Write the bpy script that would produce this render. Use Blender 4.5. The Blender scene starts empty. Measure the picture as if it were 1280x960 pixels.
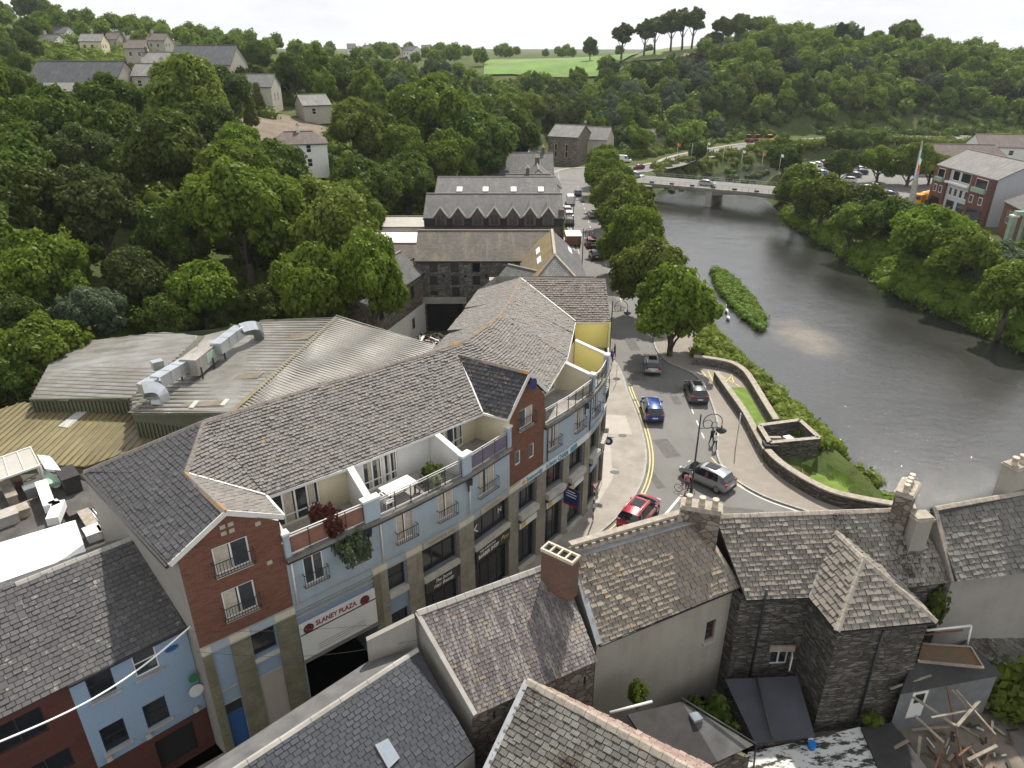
EXPOSURE = 0.18; CLOUD = 1.0; SUN = 5.0; HAZE = .00010
import bpy, bmesh, math, random
import numpy as np
from mathutils import Vector, Matrix
random.seed(7)
R = math.radians
scene = bpy.context.scene
COL = scene.collection
HC = 32.0; FPX = 887.0; PIT = R(25.3); CP, SP = math.cos(PIT), math.sin(PIT)
# --- surveying helpers: sight lines of the photograph give true map positions at known heights
def ray(px, py):
    v = (480-py)/FPX
    return Vector(((px-640)/FPX, CP+v*SP, -SP+v*CP))
def P(px, py, z=0.0):
    d = ray(px, py); t = (z-HC)/d.z
    return Vector((d.x*t, d.y*t, z))
def PY(px, py, Y):
    d = ray(px, py); t = Y/d.y
    return Vector((d.x*t, Y, HC+d.z*t))
def onwall(px, py, A, B):
    d = ray(px, py); A = Vector(A[:2]); B = Vector(B[:2]); w = B-A
    # t*d = A + s*w
    den = d.x*w.y-d.y*w.x
    t = (A.x*w.y-A.y*w.x)/den
    q = Vector((d.x*t, d.y*t))
    return (q-A).dot(w)/w.length, HC+d.z*t
def proj(p):
    d = p[1]*CP-(p[2]-HC)*SP; w = p[1]*SP+(p[2]-HC)*CP
    if d < 1: return (-9999, -9999, d)
    return (640+FPX*p[0]/d, 480-FPX*w/d, d)
def lerp(a, b, t): return a+(b-a)*t

# ---------------------------------------------------------------- materials
MATS = {}
def rgb(c):
    if len(c) == 3: return (c[0], c[1], c[2], 1)
    return c
class NT:
    def __init__(s, name):
        m = bpy.data.materials.new(name); m.use_nodes = True
        s.m = m; s.t = m.node_tree; s.n = s.t.nodes; s.l = s.t.links
        s.b = s.n['Principled BSDF']; MATS[name] = m
    def node(s, typ, **kw):
        n = s.n.new(typ)
        for k, v in kw.items():
            if k.startswith('i_'):
                n.inputs[k[2:].replace('_', ' ')].default_value = v
            else: setattr(n, k, v)
        return n
    def link(s, a, b): s.l.new(a, b)
    def noise(s, scale, detail=4, rough=.6, vec=None, out='Fac'):
        n = s.node('ShaderNodeTexNoise'); n.inputs['Scale'].default_value = scale
        n.inputs['Detail'].default_value = detail; n.inputs['Roughness'].default_value = rough
        if vec is not None: s.link(vec, n.inputs['Vector'])
        return n.outputs[out]
    def coord(s, kind='Object'):
        return s.node('ShaderNodeTexCoord').outputs[kind]
    def mapping(s, vec, scale=(1, 1, 1), rot=(0, 0, 0)):
        n = s.node('ShaderNodeMapping'); s.link(vec, n.inputs['Vector'])
        n.inputs['Scale'].default_value = scale; n.inputs['Rotation'].default_value = rot
        return n.outputs[0]
    def ramp(s, fac, stops):
        n = s.node('ShaderNodeValToRGB'); s.link(fac, n.inputs[0])
        e = n.color_ramp.elements
        while len(e) < len(stops): e.new(.5)
        for i, (p, c) in enumerate(stops):
            e[i].position = p; e[i].color = rgb(c) if not isinstance(c, (int, float)) else (c, c, c, 1)
        return n.outputs[0]
    def mix(s, fac, a, b, mode='MIX'):
        n = s.node('ShaderNodeMix', data_type='RGBA', blend_type=mode)
        for sock, v in ((n.inputs[0], fac), (n.inputs[6], a), (n.inputs[7], b)):
            if hasattr(v, 'links'): s.link(v, sock)
            elif isinstance(v, (int, float)): sock.default_value = v
            else: sock.default_value = rgb(v)
        return n.outputs[2]
    def math(s, op, a, b=0.0):
        n = s.node('ShaderNodeMath', operation=op)
        for sock, v in ((n.inputs[0], a), (n.inputs[1], b)):
            if hasattr(v, 'links'): s.link(v, sock)
            else: sock.default_value = v
        return n.outputs[0]
    def bump(s, h, strength=.4, dist=.05, norm=None):
        n = s.node('ShaderNodeBump'); s.link(h, n.inputs['Height'])
        n.inputs['Strength'].default_value = strength; n.inputs['Distance'].default_value = dist
        if norm is not None: s.link(norm, n.inputs['Normal'])
        s.link(n.outputs[0], s.b.inputs['Normal']); return n.outputs[0]
    def attr(s, name, out='Fac'):
        return s.node('ShaderNodeAttribute', attribute_name=name).outputs[out]
    def col(s, c):
        if hasattr(c, 'links'): s.link(c, s.b.inputs['Base Color'])
        else: s.b.inputs['Base Color'].default_value = rgb(c)
    def set(s, **kw):
        for k, v in kw.items():
            s.b.inputs[k.replace('_', ' ')].default_value = v
        return s

def plain(name, c, rough=.6, var=.15, scale=3., metal=0., spec=.4, bump=0.):
    k = NT(name); co = k.coord()
    n = k.noise(scale, 5, .65, co)
    f = k.ramp(n, [(.3, 0.), (.7, 1.)])
    k.col(k.mix(f, tuple(x*(1-var) for x in c), tuple(min(1, x*(1+var)) for x in c)))
    k.set(Roughness=rough, Metallic=metal); k.b.inputs['Specular IOR Level'].default_value = spec
    if bump: k.bump(k.noise(scale*6, 4, .6, co), bump, .03)
    return k.m
def weathered(name, c, dirt=(.1, .09, .07), amount=.5, rough=.85, streak=True, scale=.6, bump=.3):
    """painted or rendered wall: large stains, run-down streaks, fine grain"""
    k = NT(name); uv = k.coord('UV')
    n1 = k.noise(scale, 6, .65, uv)
    n2 = k.noise(1., 5, .6, k.mapping(uv, (2.2, .22, 1))) if streak else k.noise(3, 4, .6, uv)
    f = k.math('MULTIPLY', k.ramp(n1, [(.35, 0.), (.75, 1.)]), k.ramp(n2, [(.35, .15), (.75, 1.)]))
    f = k.math('MULTIPLY', f, amount)
    base = k.mix(k.noise(9, 4, .6, uv), tuple(x*.86 for x in c), tuple(min(1, x*1.1) for x in c))
    k.col(k.mix(f, base, dirt)); k.set(Roughness=rough)
    k.b.inputs['Specular IOR Level'].default_value = .25
    k.bump(k.noise(25, 4, .6, uv), bump, .02)
    return k.m
def slate(name, c1, c2, lichen=0., lcol=(.42, .22, .03), moss=0., streak=0., scol=(.3, .28, .26), rough=.7):
    k = NT(name); uv = k.coord('UV'); r = k.attr('rnd')
    base = k.ramp(r, [(0., tuple(x*.85 for x in c1)), (.25, tuple(x*1.06 for x in c1)), (.8, tuple(x*.96 for x in c2)), (1., tuple(x*1.12 for x in c2))])
    base = k.mix(k.math('MULTIPLY', k.ramp(k.noise(.5, 5, .6, uv), [(.38, 0.), (.66, 1.)]), .7), base, tuple((a+b)*.34 for a, b in zip(c1, c2)))
    base = k.mix(k.math('MULTIPLY', k.noise(14, 5, .7, uv), .45), base, tuple((a+b)*.66 for a, b in zip(c1, c2)))
    if streak:
        s_ = k.ramp(k.noise(1., 6, .7, k.mapping(uv, (3.5, .45, 1))), [(.48, 0.), (.60, streak)])
        base = k.mix(s_, base, scol)
    if lichen:
        m_ = k.math('MULTIPLY', k.ramp(k.noise(2.6, 5, .75, uv), [(.60-.07*lichen, 0.), (.70-.07*lichen, 1.)]), k.ramp(r, [(.45, 0.), (.6, .9)]))
        base = k.mix(m_, base, lcol)
        base = k.mix(k.ramp(k.noise(7, 3, .7, uv), [(.66, 0.), (.72, .7)]), base, (.42, .41, .34))
    if moss:
        m_ = k.ramp(k.math('ADD', k.noise(7.5, 6, .8, uv), k.math('MULTIPLY', k.noise(.5, 3, .6, uv), .8)), [(1.05-.10*moss, 0.), (1.12-.10*moss, .9)])
        base = k.mix(m_, base, (.035, .022, .012))
    k.col(base); k.set(Roughness=rough); k.b.inputs['Specular IOR Level'].default_value = .35
    k.bump(k.noise(30, 4, .6, uv), .25, .02)
    return k.m
def bricks(name, c1, c2, mortar, bw=.225, bh=.075, msize=.008, rough=.9, dist=0., bump=.5, offs=.5, stain=(.08, .07, .05), sa=.35):
    k = NT(name); uv = k.coord('UV')
    v = uv
    if dist:
        n = k.node('ShaderNodeTexNoise'); n.inputs['Scale'].default_value = 1.8; k.link(uv, n.inputs['Vector'])
        ad = k.node('ShaderNodeVectorMath', operation='SCALE'); k.link(n.outputs['Color'], ad.inputs[0]); ad.inputs['Scale'].default_value = dist
        a2 = k.node('ShaderNodeVectorMath', operation='ADD'); k.link(uv, a2.inputs[0]); k.link(ad.outputs[0], a2.inputs[1]); v = a2.outputs[0]
    b = k.node('ShaderNodeTexBrick'); k.link(v, b.inputs['Vector'])
    b.inputs['Color1'].default_value = rgb(c1); b.inputs['Color2'].default_value = rgb(c2); b.inputs['Mortar'].default_value = rgb(mortar)
    b.inputs['Scale'].default_value = 1; b.inputs['Brick Width'].default_value = bw; b.inputs['Row Height'].default_value = bh
    b.inputs['Mortar Size'].default_value = msize; b.inputs['Mortar Smooth'].default_value = .3; b.offset = offs
    c = k.mix(k.math('MULTIPLY', k.ramp(k.noise(.8, 6, .7, uv), [(.4, 0.), (.7, 1.)]), sa), b.outputs['Color'], stain)
    c = k.mix(k.math('MULTIPLY', k.noise(5, 4, .7, uv), .4), c, tuple(x*.75 for x in c1))
    k.col(c); k.set(Roughness=rough); k.b.inputs['Specular IOR Level'].default_value = .2
    h = k.math('SUBTRACT', k.math('MULTIPLY', k.noise(18, 4, .6, uv), .5), b.outputs['Fac'])
    k.bump(h, bump, .02)
    return k.m
def rubble(name, c1, c2, c3, sx=1.6, sy=4.5, bump=.5):
    """random coursed stone: stretched voronoi cells with dark joints"""
    k = NT(name); uv = k.coord('UV')
    n = k.node('ShaderNodeTexNoise'); n.inputs['Scale'].default_value = 2.; k.link(uv, n.inputs['Vector'])
    sc = k.node('ShaderNodeVectorMath', operation='SCALE'); k.link(n.outputs['Color'], sc.inputs[0]); sc.inputs['Scale'].default_value = .12
    ad = k.node('ShaderNodeVectorMath', operation='ADD'); k.link(uv, ad.inputs[0]); k.link(sc.outputs[0], ad.inputs[1])
    mp = k.mapping(ad.outputs[0], (sx, sy, 1))
    v = k.node('ShaderNodeTexVoronoi'); k.link(mp, v.inputs['Vector']); v.inputs['Scale'].default_value = 1
    e = k.node('ShaderNodeTexVoronoi', feature='DISTANCE_TO_EDGE'); k.link(mp, e.inputs['Vector']); e.inputs['Scale'].default_value = 1
    sp = k.node('ShaderNodeSeparateColor'); k.link(v.outputs['Color'], sp.inputs[0])
    c = k.ramp(sp.outputs[0], [(0., c1), (.5, c2), (1., c3)])
    j = k.ramp(e.outputs['Distance'], [(.01, 0.), (.10, 1.)])
    c = k.mix(j, tuple(x*.6 for x in c1), c)
    c = k.mix(k.math('MULTIPLY', k.ramp(k.noise(.7, 5, .7, uv), [(.4, 0.), (.7, 1.)]), .4), c, tuple(x*.5 for x in c2))
    k.col(c); k.set(Roughness=.92); k.b.inputs['Specular IOR Level'].default_value = .2
    k.bump(k.math('ADD', j, k.math('MULTIPLY', k.noise(14, 4, .7, uv), .7)), bump, .05)
    return k.m
def glass(name, c=(.02, .024, .028), rough=.06, spec=.8, var=1.):
    k = NT(name); oi = k.node('ShaderNodeObjectInfo')
    cc = k.mix(oi.outputs['Random'], c, tuple(x*(1+1.6*var) for x in c))
    k.col(k.mix(k.ramp(k.noise(1.7, 3, .6, k.coord('UV')), [(.45, 0.), (.6, .6)]), cc, tuple(x*2.2 for x in c)))
    k.set(Roughness=rough); k.b.inputs['Specular IOR Level'].default_value = spec
    return k.m

# ---------------------------------------------------------------- mesh builder
class MB:
    def __init__(s): s.v = []; s.f = []; s.m = []; s.mats = []; s.r = []; s.sm = []
    def mi(s, mat):
        mat = MATS[mat] if isinstance(mat, str) else mat
        if mat not in s.mats: s.mats.append(mat)
        return s.mats.index(mat)
    def f_(s, idx, mat, rnd=0., sm=False):
        s.f.append(idx); s.m.append(s.mi(mat)); s.r.append(rnd); s.sm.append(sm)
    def face(s, pts, mat, rnd=0., sm=False):
        i = len(s.v); s.v += [tuple(p) for p in pts]; s.f_(list(range(i, i+len(pts))), mat, rnd, sm)
    def hexa(s, b, t, mat, top=None, rnd=0.):
        """b, t: matching bottom and top loops"""
        n = len(b); i = len(s.v); s.v += [tuple(p) for p in b]+[tuple(p) for p in t]
        s.f_([i+k for k in range(n)][::-1], mat, rnd); s.f_([i+n+k for k in range(n)], top or mat, rnd)
        for k in range(n):
            q = (k+1) % n; s.f_([i+k, i+q, i+n+q, i+n+k], mat, rnd)
    def prism(s, pts, z0, z1, mat, top=None):
        a = sum(pts[k][0]*pts[(k+1) % len(pts)][1]-pts[(k+1) % len(pts)][0]*pts[k][1] for k in range(len(pts)))
        if a < 0: pts = pts[::-1]
        s.hexa([(p[0], p[1], z0) for p in pts], [(p[0], p[1], z1) for p in pts], mat, top)
    def slab(s, pts, th, mat, top=None):
        """thin plate hanging below a 3d polygon"""
        pts = [Vector(p) for p in pts]
        n = norm_of(pts)
        if n.z < 0: pts = pts[::-1]; n = -n
        s.hexa([p-n*th for p in pts], pts, mat, top)
    def box(s, c, sz, mat, rz=0., ax=None, rnd=0.):
        c = Vector(c); hx, hy, hz = sz[0]/2, sz[1]/2, sz[2]/2
        if ax is None:
            ca, sa = math.cos(rz), math.sin(rz); X = Vector((ca, sa, 0)); Y = Vector((-sa, ca, 0)); Z = Vector((0, 0, 1))
        else: X, Y, Z = ax
        b = [c+X*x*hx+Y*y*hy-Z*hz for x, y in ((-1, -1), (1, -1), (1, 1), (-1, 1))]
        t = [p+Z*2*hz for p in b]; s.hexa(b, t, mat, rnd=rnd)
    def bar(s, p0, p1, w, h, mat, up=(0, 0, 1)):
        p0 = Vector(p0); p1 = Vector(p1); d = p1-p0; L = d.length
        if L < 1e-5: return
        X = d/L; up = Vector(up)
        if abs(X.dot(up)) > .99: up = Vector((0, 1, 0))
        Y = up.cross(X).normalized(); Z = X.cross(Y)
        s.box((p0+p1)/2, (L, w, h), mat, ax=(X, Y, Z))
    def tube(s, pts, rad, mat, n=8, cap=True, sm=True):
        pts = [Vector(p) for p in pts]
        if isinstance(rad, (int, float)): rad = [rad]*len(pts)
        base = len(s.v); prev = None
        for i, p in enumerate(pts):
            d = (pts[min(i+1, len(pts)-1)]-pts[max(i-1, 0)]).normalized()
            if prev is None:
                a = Vector((0, 0, 1)) if abs(d.z) < .9 else Vector((1, 0, 0)); prev = d.cross(a).normalized()
            u = (prev-d*prev.dot(d)).normalized(); w = d.cross(u); prev = u
            for k in range(n):
                a = 2*math.pi*k/n; s.v.append(tuple(p+(u*math.cos(a)+w*math.sin(a))*rad[i]))
        for i in range(len(pts)-1):
            for k in range(n):
                q = (k+1) % n; a = base+i*n
                s.f_([a+k, a+q, a+n+q, a+n+k], mat, 0, sm)
        if cap:
            s.f_([base+k for k in range(n)][::-1], mat); s.f_([base+(len(pts)-1)*n+k for k in range(n)], mat)
    def build(s, name, parent=None, loc=None, smooth=False):
        me = bpy.data.meshes.new(name)
        off = Vector((0, 0, 0))
        if parent is not None:
            r = parent
            while r.parent: r = r.parent
            off = r.location.copy()
        elif loc is not None: off = Vector(loc)
        V = np.array(s.v, dtype=np.float64).reshape(-1, 3)
        me.from_pydata((V-np.array(off)).tolist(), [], s.f)
        for m in s.mats: me.materials.append(m)
        me.polygons.foreach_set('material_index', s.m)
        me.polygons.foreach_set('use_smooth', [True]*len(s.f) if smooth else s.sm)
        nl = len(me.loops); npoly = len(me.polygons)
        if nl:
            # uv in metres: u horizontal along the face, v up the face
            nrm = np.empty(npoly*3); me.polygons.foreach_get('normal', nrm); nrm = nrm.reshape(-1, 3)
            lt = np.empty(npoly, int); me.polygons.foreach_get('loop_total', lt)
            lv = np.empty(nl, int); me.loops.foreach_get('vertex_index', lv)
            N = np.repeat(nrm, lt, axis=0)
            U = np.stack([-N[:, 1], N[:, 0], np.zeros(nl)], 1); L = np.linalg.norm(U, axis=1)
            flat = L < .02
            U[flat] = (1, 0, 0); L[flat] = 1; U /= L[:, None]
            W = np.cross(N, U); W[flat] = (0, 1, 0)
            pv = V[lv]
            uv = np.stack([(pv*U).sum(1), (pv*W).sum(1)], 1)
            ul = me.uv_layers.new(name='UVMap'); ul.data.foreach_set('uv', uv.ravel())
            at = me.attributes.new('rnd', 'FLOAT', 'FACE'); at.data.foreach_set('value', s.r)
        me.update()
        o = bpy.data.objects.new(name, me); COL.objects.link(o)
        if parent is not None: o.parent = parent
        else: o.location = off
        return o
def build_split(m, name, parent=None, gap=.12):
    """one mesh object per separate piece"""
    n = len(m.f); par = list(range(len(m.v)))
    def fd(a):
        while par[a] != a: par[a] = par[par[a]]; a = par[a]
        return a
    for f in m.f:
        for k in f[1:]: par[fd(k)] = fd(f[0])
    comp = {}
    for i, f in enumerate(m.f): comp.setdefault(fd(f[0]), []).append(i)
    cs = list(comp.values()); V = np.array(m.v); bb = [(V[[k for i in c for k in m.f[i]]].min(0)-gap/2, V[[k for i in c for k in m.f[i]]].max(0)+gap/2) for c in cs]; g = list(range(len(cs)))
    def gd(a):
        while g[a] != a: a = g[a]
        return a
    for i in range(len(cs)):
        for j in range(i):
            if (bb[i][0] <= bb[j][1]).all() and (bb[j][0] <= bb[i][1]).all(): g[gd(i)] = gd(j)
    out = {}
    for i, c in enumerate(cs): out.setdefault(gd(i), []).extend(c)
    res = []
    for fs in out.values():
        q = MB(); mp = {}
        for i in sorted(fs):
            idx = []
            for k in m.f[i]:
                if k not in mp: mp[k] = len(q.v); q.v.append(m.v[k])
                idx.append(mp[k])
            q.f_(idx, m.mats[m.m[i]], m.r[i], m.sm[i])
        res.append(q.build(name, parent))
    return res
def norm_of(pts):
    n = Vector((0, 0, 0))
    for i in range(len(pts)):
        a, b = Vector(pts[i]), Vector(pts[(i+1) % len(pts)])
        n += Vector(((a.y-b.y)*(a.z+b.z), (a.z-b.z)*(a.x+b.x), (a.x-b.x)*(a.y+b.y)))
    return n.normalized()
def tag(o, label=None, cat=None, group=None, kind=None):
    if label: o['label'] = label
    if cat: o['category'] = cat
    if group: o['group'] = group
    if kind: o['kind'] = kind
    return o
def thing(name, label, cat, loc=(0, 0, 0), group=None):
    o = bpy.data.objects.new(name, None); COL.objects.link(o); o.location = loc; o.empty_display_size = .3
    return tag(o, label, cat, group)
def dup(root, loc=None, rz=None, scale=None, label=None, group=None):
    r = root.copy(); COL.objects.link(r)
    if loc is not None: r.location = loc
    if rz is not None: r.rotation_euler = (0, 0, rz)
    if scale is not None: r.scale = scale if hasattr(scale, '__len__') else (scale,)*3
    if label: r['label'] = label
    if group: r['group'] = group
    for ch in KIDS.get(root.name, []):
        c = ch.copy(); COL.objects.link(c); c.parent = r
        for g in KIDS.get(ch.name, []):
            d = g.copy(); COL.objects.link(d); d.parent = c
    return r
KIDS = {}
def index_kids():
    KIDS.clear()
    for o in list(bpy.data.objects):
        if o.parent: KIDS.setdefault(o.parent.name, []).append(o)

# ---------------------------------------------------------------- building helpers
def wall(m, A, B, z0, z1, mat, holes=(), depth=.12, rmat=None):
    """vertical wall from A to B (outside is to the right of A->B) with real openings and reveals"""
    A = Vector((A[0], A[1], 0)); B = Vector((B[0], B[1], 0)); L = (B-A).length; d = (B-A)/L
    n = Vector((d.y, -d.x, 0)); pt = lambda s_, z, k=0.: A+d*s_+Vector((0, 0, z))-n*k
    xs = sorted({0, L}|{min(max(h[0], 0), L) for h in holes}|{min(max(h[1], 0), L) for h in holes})
    zs = sorted({z0, z1}|{min(max(h[2], z0), z1) for h in holes}|{min(max(h[3], z0), z1) for h in holes})
    for i in range(len(xs)-1):
        for j in range(len(zs)-1):
            cx, cz = (xs[i]+xs[i+1])/2, (zs[j]+zs[j+1])/2
            if any(h[0] < cx < h[1] and h[2] < cz < h[3] for h in holes): continue
            m.face([pt(xs[i], zs[j]), pt(xs[i+1], zs[j]), pt(xs[i+1], zs[j+1]), pt(xs[i], zs[j+1])], mat)
    rm = rmat or mat
    for a, b, c, e in holes:
        m.face([pt(a, c), pt(a, c, depth), pt(a, e, depth), pt(a, e)], rm)
        m.face([pt(b, c, depth), pt(b, c), pt(b, e), pt(b, e, depth)], rm)
        m.face([pt(a, c), pt(b, c), pt(b, c, depth), pt(a, c, depth)], rm)
        m.face([pt(a, e, depth), pt(b, e, depth), pt(b, e), pt(a, e)], rm)
    return pt
def window(root, A, B, s0, s1, z0, z1, fm='white_frame', gm='glass', depth=.12, cols=2, rows=1, fw=.06, sill=None, name='window', bars=None, curtain=None):
    """frame part with its pane as sub-part, set in the wall A->B"""
    A = Vector((A[0], A[1], 0)); B = Vector((B[0], B[1], 0)); d = (B-A).normalized(); n = Vector((d.y, -d.x, 0)); Z = Vector((0, 0, 1))
    pt = lambda s_, z, k: A+d*s_+Z*z-n*k
    m = MB(); kk = depth-.04
    ax = (d, -n, Z)
    def bx(a, b, c, e, k0, k1): m.box(pt((a+b)/2, (c+e)/2, (k0+k1)/2), (b-a, abs(k1-k0), e-c), fm, ax=ax)
    bx(s0, s0+fw, z0, z1, kk-.03, kk+.03); bx(s1-fw, s1, z0, z1, kk-.03, kk+.03)
    bx(s0+fw, s1-fw, z0, z0+fw, kk-.03, kk+.03); bx(s0+fw, s1-fw, z1-fw, z1, kk-.03, kk+.03)
    for i in range(1, cols):
        x = lerp(s0, s1, i/cols); bx(x-fw*.5, x+fw*.5, z0+fw, z1-fw, kk-.025, kk+.025)
    rr = rows if hasattr(rows, '__len__') else [i/rows for i in range(1, rows)]
    for q in rr:
        zz = lerp(z0, z1, q); bx(s0+fw, s1-fw, zz-fw*.4, zz+fw*.4, kk-.02, kk+.02)
    w = m.build(name, root)
    g = MB(); g.face([pt(s0, z0, depth-.03), pt(s1, z0, depth-.03), pt(s1, z1, depth-.03), pt(s0, z1, depth-.03)], gm)
    g.build('pane', w)
    if curtain:
        c = MB()
        for a, b in curtain:
            x0, x1 = lerp(s0+fw, s1-fw, a), lerp(s0+fw, s1-fw, b)
            c.face([pt(x0, z0+fw, depth-.032), pt(x1, z0+fw, depth-.032), pt(x1, z1-fw, depth-.032), pt(x0, z1-fw, depth-.032)], 'curtain')
        c.build('curtain', w)
    if sill:
        sm_ = MB(); sm_.box(pt((s0+s1)/2, z0-.06, -.04), (s1-s0+.24, .2, .1), sill, ax=ax); sm_.build('sill', w)
    return w
def balconette(root, A, B, s0, s1, z0, h=.9, out=.22, mat='iron'):
    A = Vector((A[0], A[1], 0)); B = Vector((B[0], B[1], 0)); d = (B-A).normalized(); n = Vector((d.y, -d.x, 0)); Z = Vector((0, 0, 1))
    pt = lambda s_, z, k: A+d*s_+Z*z+n*k
    m = MB()
    for z in (z0, z0+h):
        m.bar(pt(s0, z, out), pt(s1, z, out), .03, .03, mat); m.bar(pt(s0, z, 0), pt(s0, z, out), .03, .03, mat); m.bar(pt(s1, z, 0), pt(s1, z, out), .03, .03, mat)
    k = max(2, int((s1-s0)/.13))
    for i in range(k+1):
        x = lerp(s0, s1, i/k); m.bar(pt(x, z0, out), pt(x, z0+h, out), .022, .022, mat)
    return m.build('balconette', root)
def clip(sub, poly):
    out = sub
    for i in range(len(poly)):
        a, b = poly[i], poly[(i+1) % len(poly)]
        ex, ey = b[0]-a[0], b[1]-a[1]; inp = out; out = []
        if not inp: return []
        for j in range(len(inp)):
            p, q = inp[j], inp[(j+1) % len(inp)]
            dp = ex*(p[1]-a[1])-ey*(p[0]-a[0]); dq = ex*(q[1]-a[1])-ey*(q[0]-a[0])
            if dp >= 0: out.append(p)
            if (dp >= 0) != (dq >= 0):
                t = dp/(dp-dq); out.append((p[0]+(q[0]-p[0])*t, p[1]+(q[1]-p[1])*t))
    return out
def slates(m, poly, mat, w=.3, h=.25, lift=.035, jit=.012, miss=0., seed=1, under='roof_felt', th=.14, eave_under=None, turn=0.):
    """courses of individual slates laid over a flat 3d polygon (convex), on a roof slab"""
    rnd = random.Random(seed); poly = [Vector(p) for p in poly]; n = norm_of(poly)
    if n.z < 0: poly = poly[::-1]; n = -n
    u = Vector((-n.y, n.x, 0))
    if u.length < .02: u = Vector((1, 0, 0))
    u.normalize()
    cen = sum(poly, Vector())/len(poly); poly = [p-n*(p-cen).dot(n) for p in poly]
    if turn: u = Matrix.Rotation(turn, 3, n) @ u
    v = n.cross(u); o = poly[0]
    q = [((p-o).dot(u), (p-o).dot(v)) for p in poly]
    mn = (min(a for a, b in q), min(b for a, b in q)); mx = (max(a for a, b in q), max(b for a, b in q))
    m.slab(poly, th, under)
    j = 0; y = mn[1]-.02
    while y < mx[1]:
        x = mn[0]-w*(rnd.random()*.1+(.5 if j % 2 else 0))-w
        while x < mx[0]:
            ww = w*(1+rnd.uniform(-.06, .06)); g = w*.045
            if rnd.random() >= miss:
                dy = rnd.uniform(-jit, jit); r_ = rnd.random(); li = lift*(.55+1.1*rnd.random()**1.5)
                if rnd.random() < .012: dy -= h*.35
                sq = [(x+g, y+dy), (x+ww-g, y+dy+rnd.uniform(-jit, jit)*.4), (x+ww-g, y+h), (x+g, y+h)]
                inside = all(mn[0] <= a <= mx[0] for a, b in sq)
                c = clip(sq, q)
                if len(c) > 2:
                    lf = lambda b: .012+li*max(0, 1-(b-y)/h)
                    top = [o+u*a+v*b+n*lf(b) for a, b in c]
                    m.face(top, mat, r_)
                    for k in range(len(c)):
                        a_, b_ = c[k], c[(k+1) % len(c)]
                        if abs(a_[1]-b_[1]) < .5*abs(a_[0]-b_[0]) and a_[1] < y+h*.5:
                            m.face([o+u*a_[0]+v*a_[1]+n*.002, o+u*b_[0]+v*b_[1]+n*.002, top[(k+1) % len(c)], top[k]], mat, r_*.6)
                        elif a_[1] < y+h*.9 or b_[1] < y+h*.9:
                            m.face([o+u*a_[0]+v*a_[1]+n*.002, o+u*b_[0]+v*b_[1]+n*.002, top[(k+1) % len(c)], top[k]], mat, r_*.6)
            x += ww
        y += h; j += 1
def ridge(m, pts, mat, w=.3, h=.09, seg=.45, seed=3):
    """angular ridge tiles end to end"""
    rnd = random.Random(seed); pts = [Vector(p) for p in pts]
    for a, b in zip(pts, pts[1:]):
        L = (b-a).length; k = max(1, int(L/seg)); d = (b-a)/L
        s_ = Vector((d.y, -d.x, 0))
        if s_.length < .01: continue
        s_.normalize(); up = s_.cross(d)
        if up.z < 0: up = -up
        for i in range(k):
            p, q = a+d*(L*i/k+.008), a+d*(L*(i+1)/k-.008); j = rnd.uniform(-.006, .01)
            pr = [(-w/2, -.07), (-w/2, -.03), (-.03, h), (.03, h), (w/2, -.03), (w/2, -.07)]
            m.hexa([p+s_*x+up*(y+j) for x, y in pr], [q+s_*x+up*(y+j) for x, y in pr], mat, rnd=rnd.random())
FONT = {}
def lettering(root, text, A, B, s_mid, z_mid, size, out, mat, name='lettering', width=None, shear=0., extr=.01, bold=0.):
    cu = bpy.data.curves.new(name, 'FONT'); cu.body = text; cu.size = size; cu.align_x = 'CENTER'; cu.align_y = 'CENTER'; cu.extrude = extr; cu.shear = shear; cu.offset = bold
    cu.resolution_u = 2
    o = bpy.data.objects.new(name+'_tmp', cu); COL.objects.link(o)
    dg = bpy.context.evaluated_depsgraph_get(); me = bpy.data.meshes.new_from_object(o.evaluated_get(dg)); me.name = name
    COL.objects.unlink(o); bpy.data.objects.remove(o)
    A = Vector((A[0], A[1], 0)); B = Vector((B[0], B[1], 0)); d = (B-A).normalized(); n = Vector((d.y, -d.x, 0))
    xs = [v.co.x for v in me.vertices]; sx = 1.
    if width and xs: sx = width/max(1e-3, max(xs)-min(xs))
    r = root
    while r.parent: r = r.parent
    c = A+d*s_mid+Vector((0, 0, z_mid))+n*out-r.location
    for v in me.vertices: x, y, z = v.co; v.co = c+d*x*sx+Vector((0, 0, y))+n*z
    me.materials.clear(); me.materials.append(MATS[mat])
    ob = bpy.data.objects.new(name, me); COL.objects.link(ob); ob.parent = root
    return ob
# ================================================================ render, camera, light
scene.render.engine = 'CYCLES'
scene.cycles.max_bounces = 5; scene.cycles.diffuse_bounces = 2; scene.cycles.glossy_bounces = 2; scene.cycles.transmission_bounces = 2; scene.cycles.volume_bounces = 0
scene.cycles.transparent_max_bounces = 4; scene.cycles.use_denoising = True; scene.cycles.caustics_reflective = False; scene.cycles.caustics_refractive = False
scene.cycles.volume_step_rate = 5; scene.cycles.volume_max_steps = 32
scene.view_settings.view_transform = 'Standard'; scene.view_settings.look = 'None'; scene.view_settings.gamma = 1; scene.view_settings.exposure = EXPOSURE
cam = bpy.data.cameras.new('camera'); co_ = bpy.data.objects.new('camera', cam); COL.objects.link(co_)
cam.sensor_width = 36; cam.lens = 36*FPX/1280; cam.clip_start = .5; cam.clip_end = 9000
co_.location = (0, 0, HC); co_.rotation_euler = (math.pi/2-PIT, 0, 0); scene.camera = co_
SUN_EL, SUN_AZ = R(55), R(18)      # azimuth measured from +Y (north of the map) towards +X
w = bpy.data.worlds.new('World'); scene.world = w; w.use_nodes = True
nt = w.node_tree; nt.nodes.clear()
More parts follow.
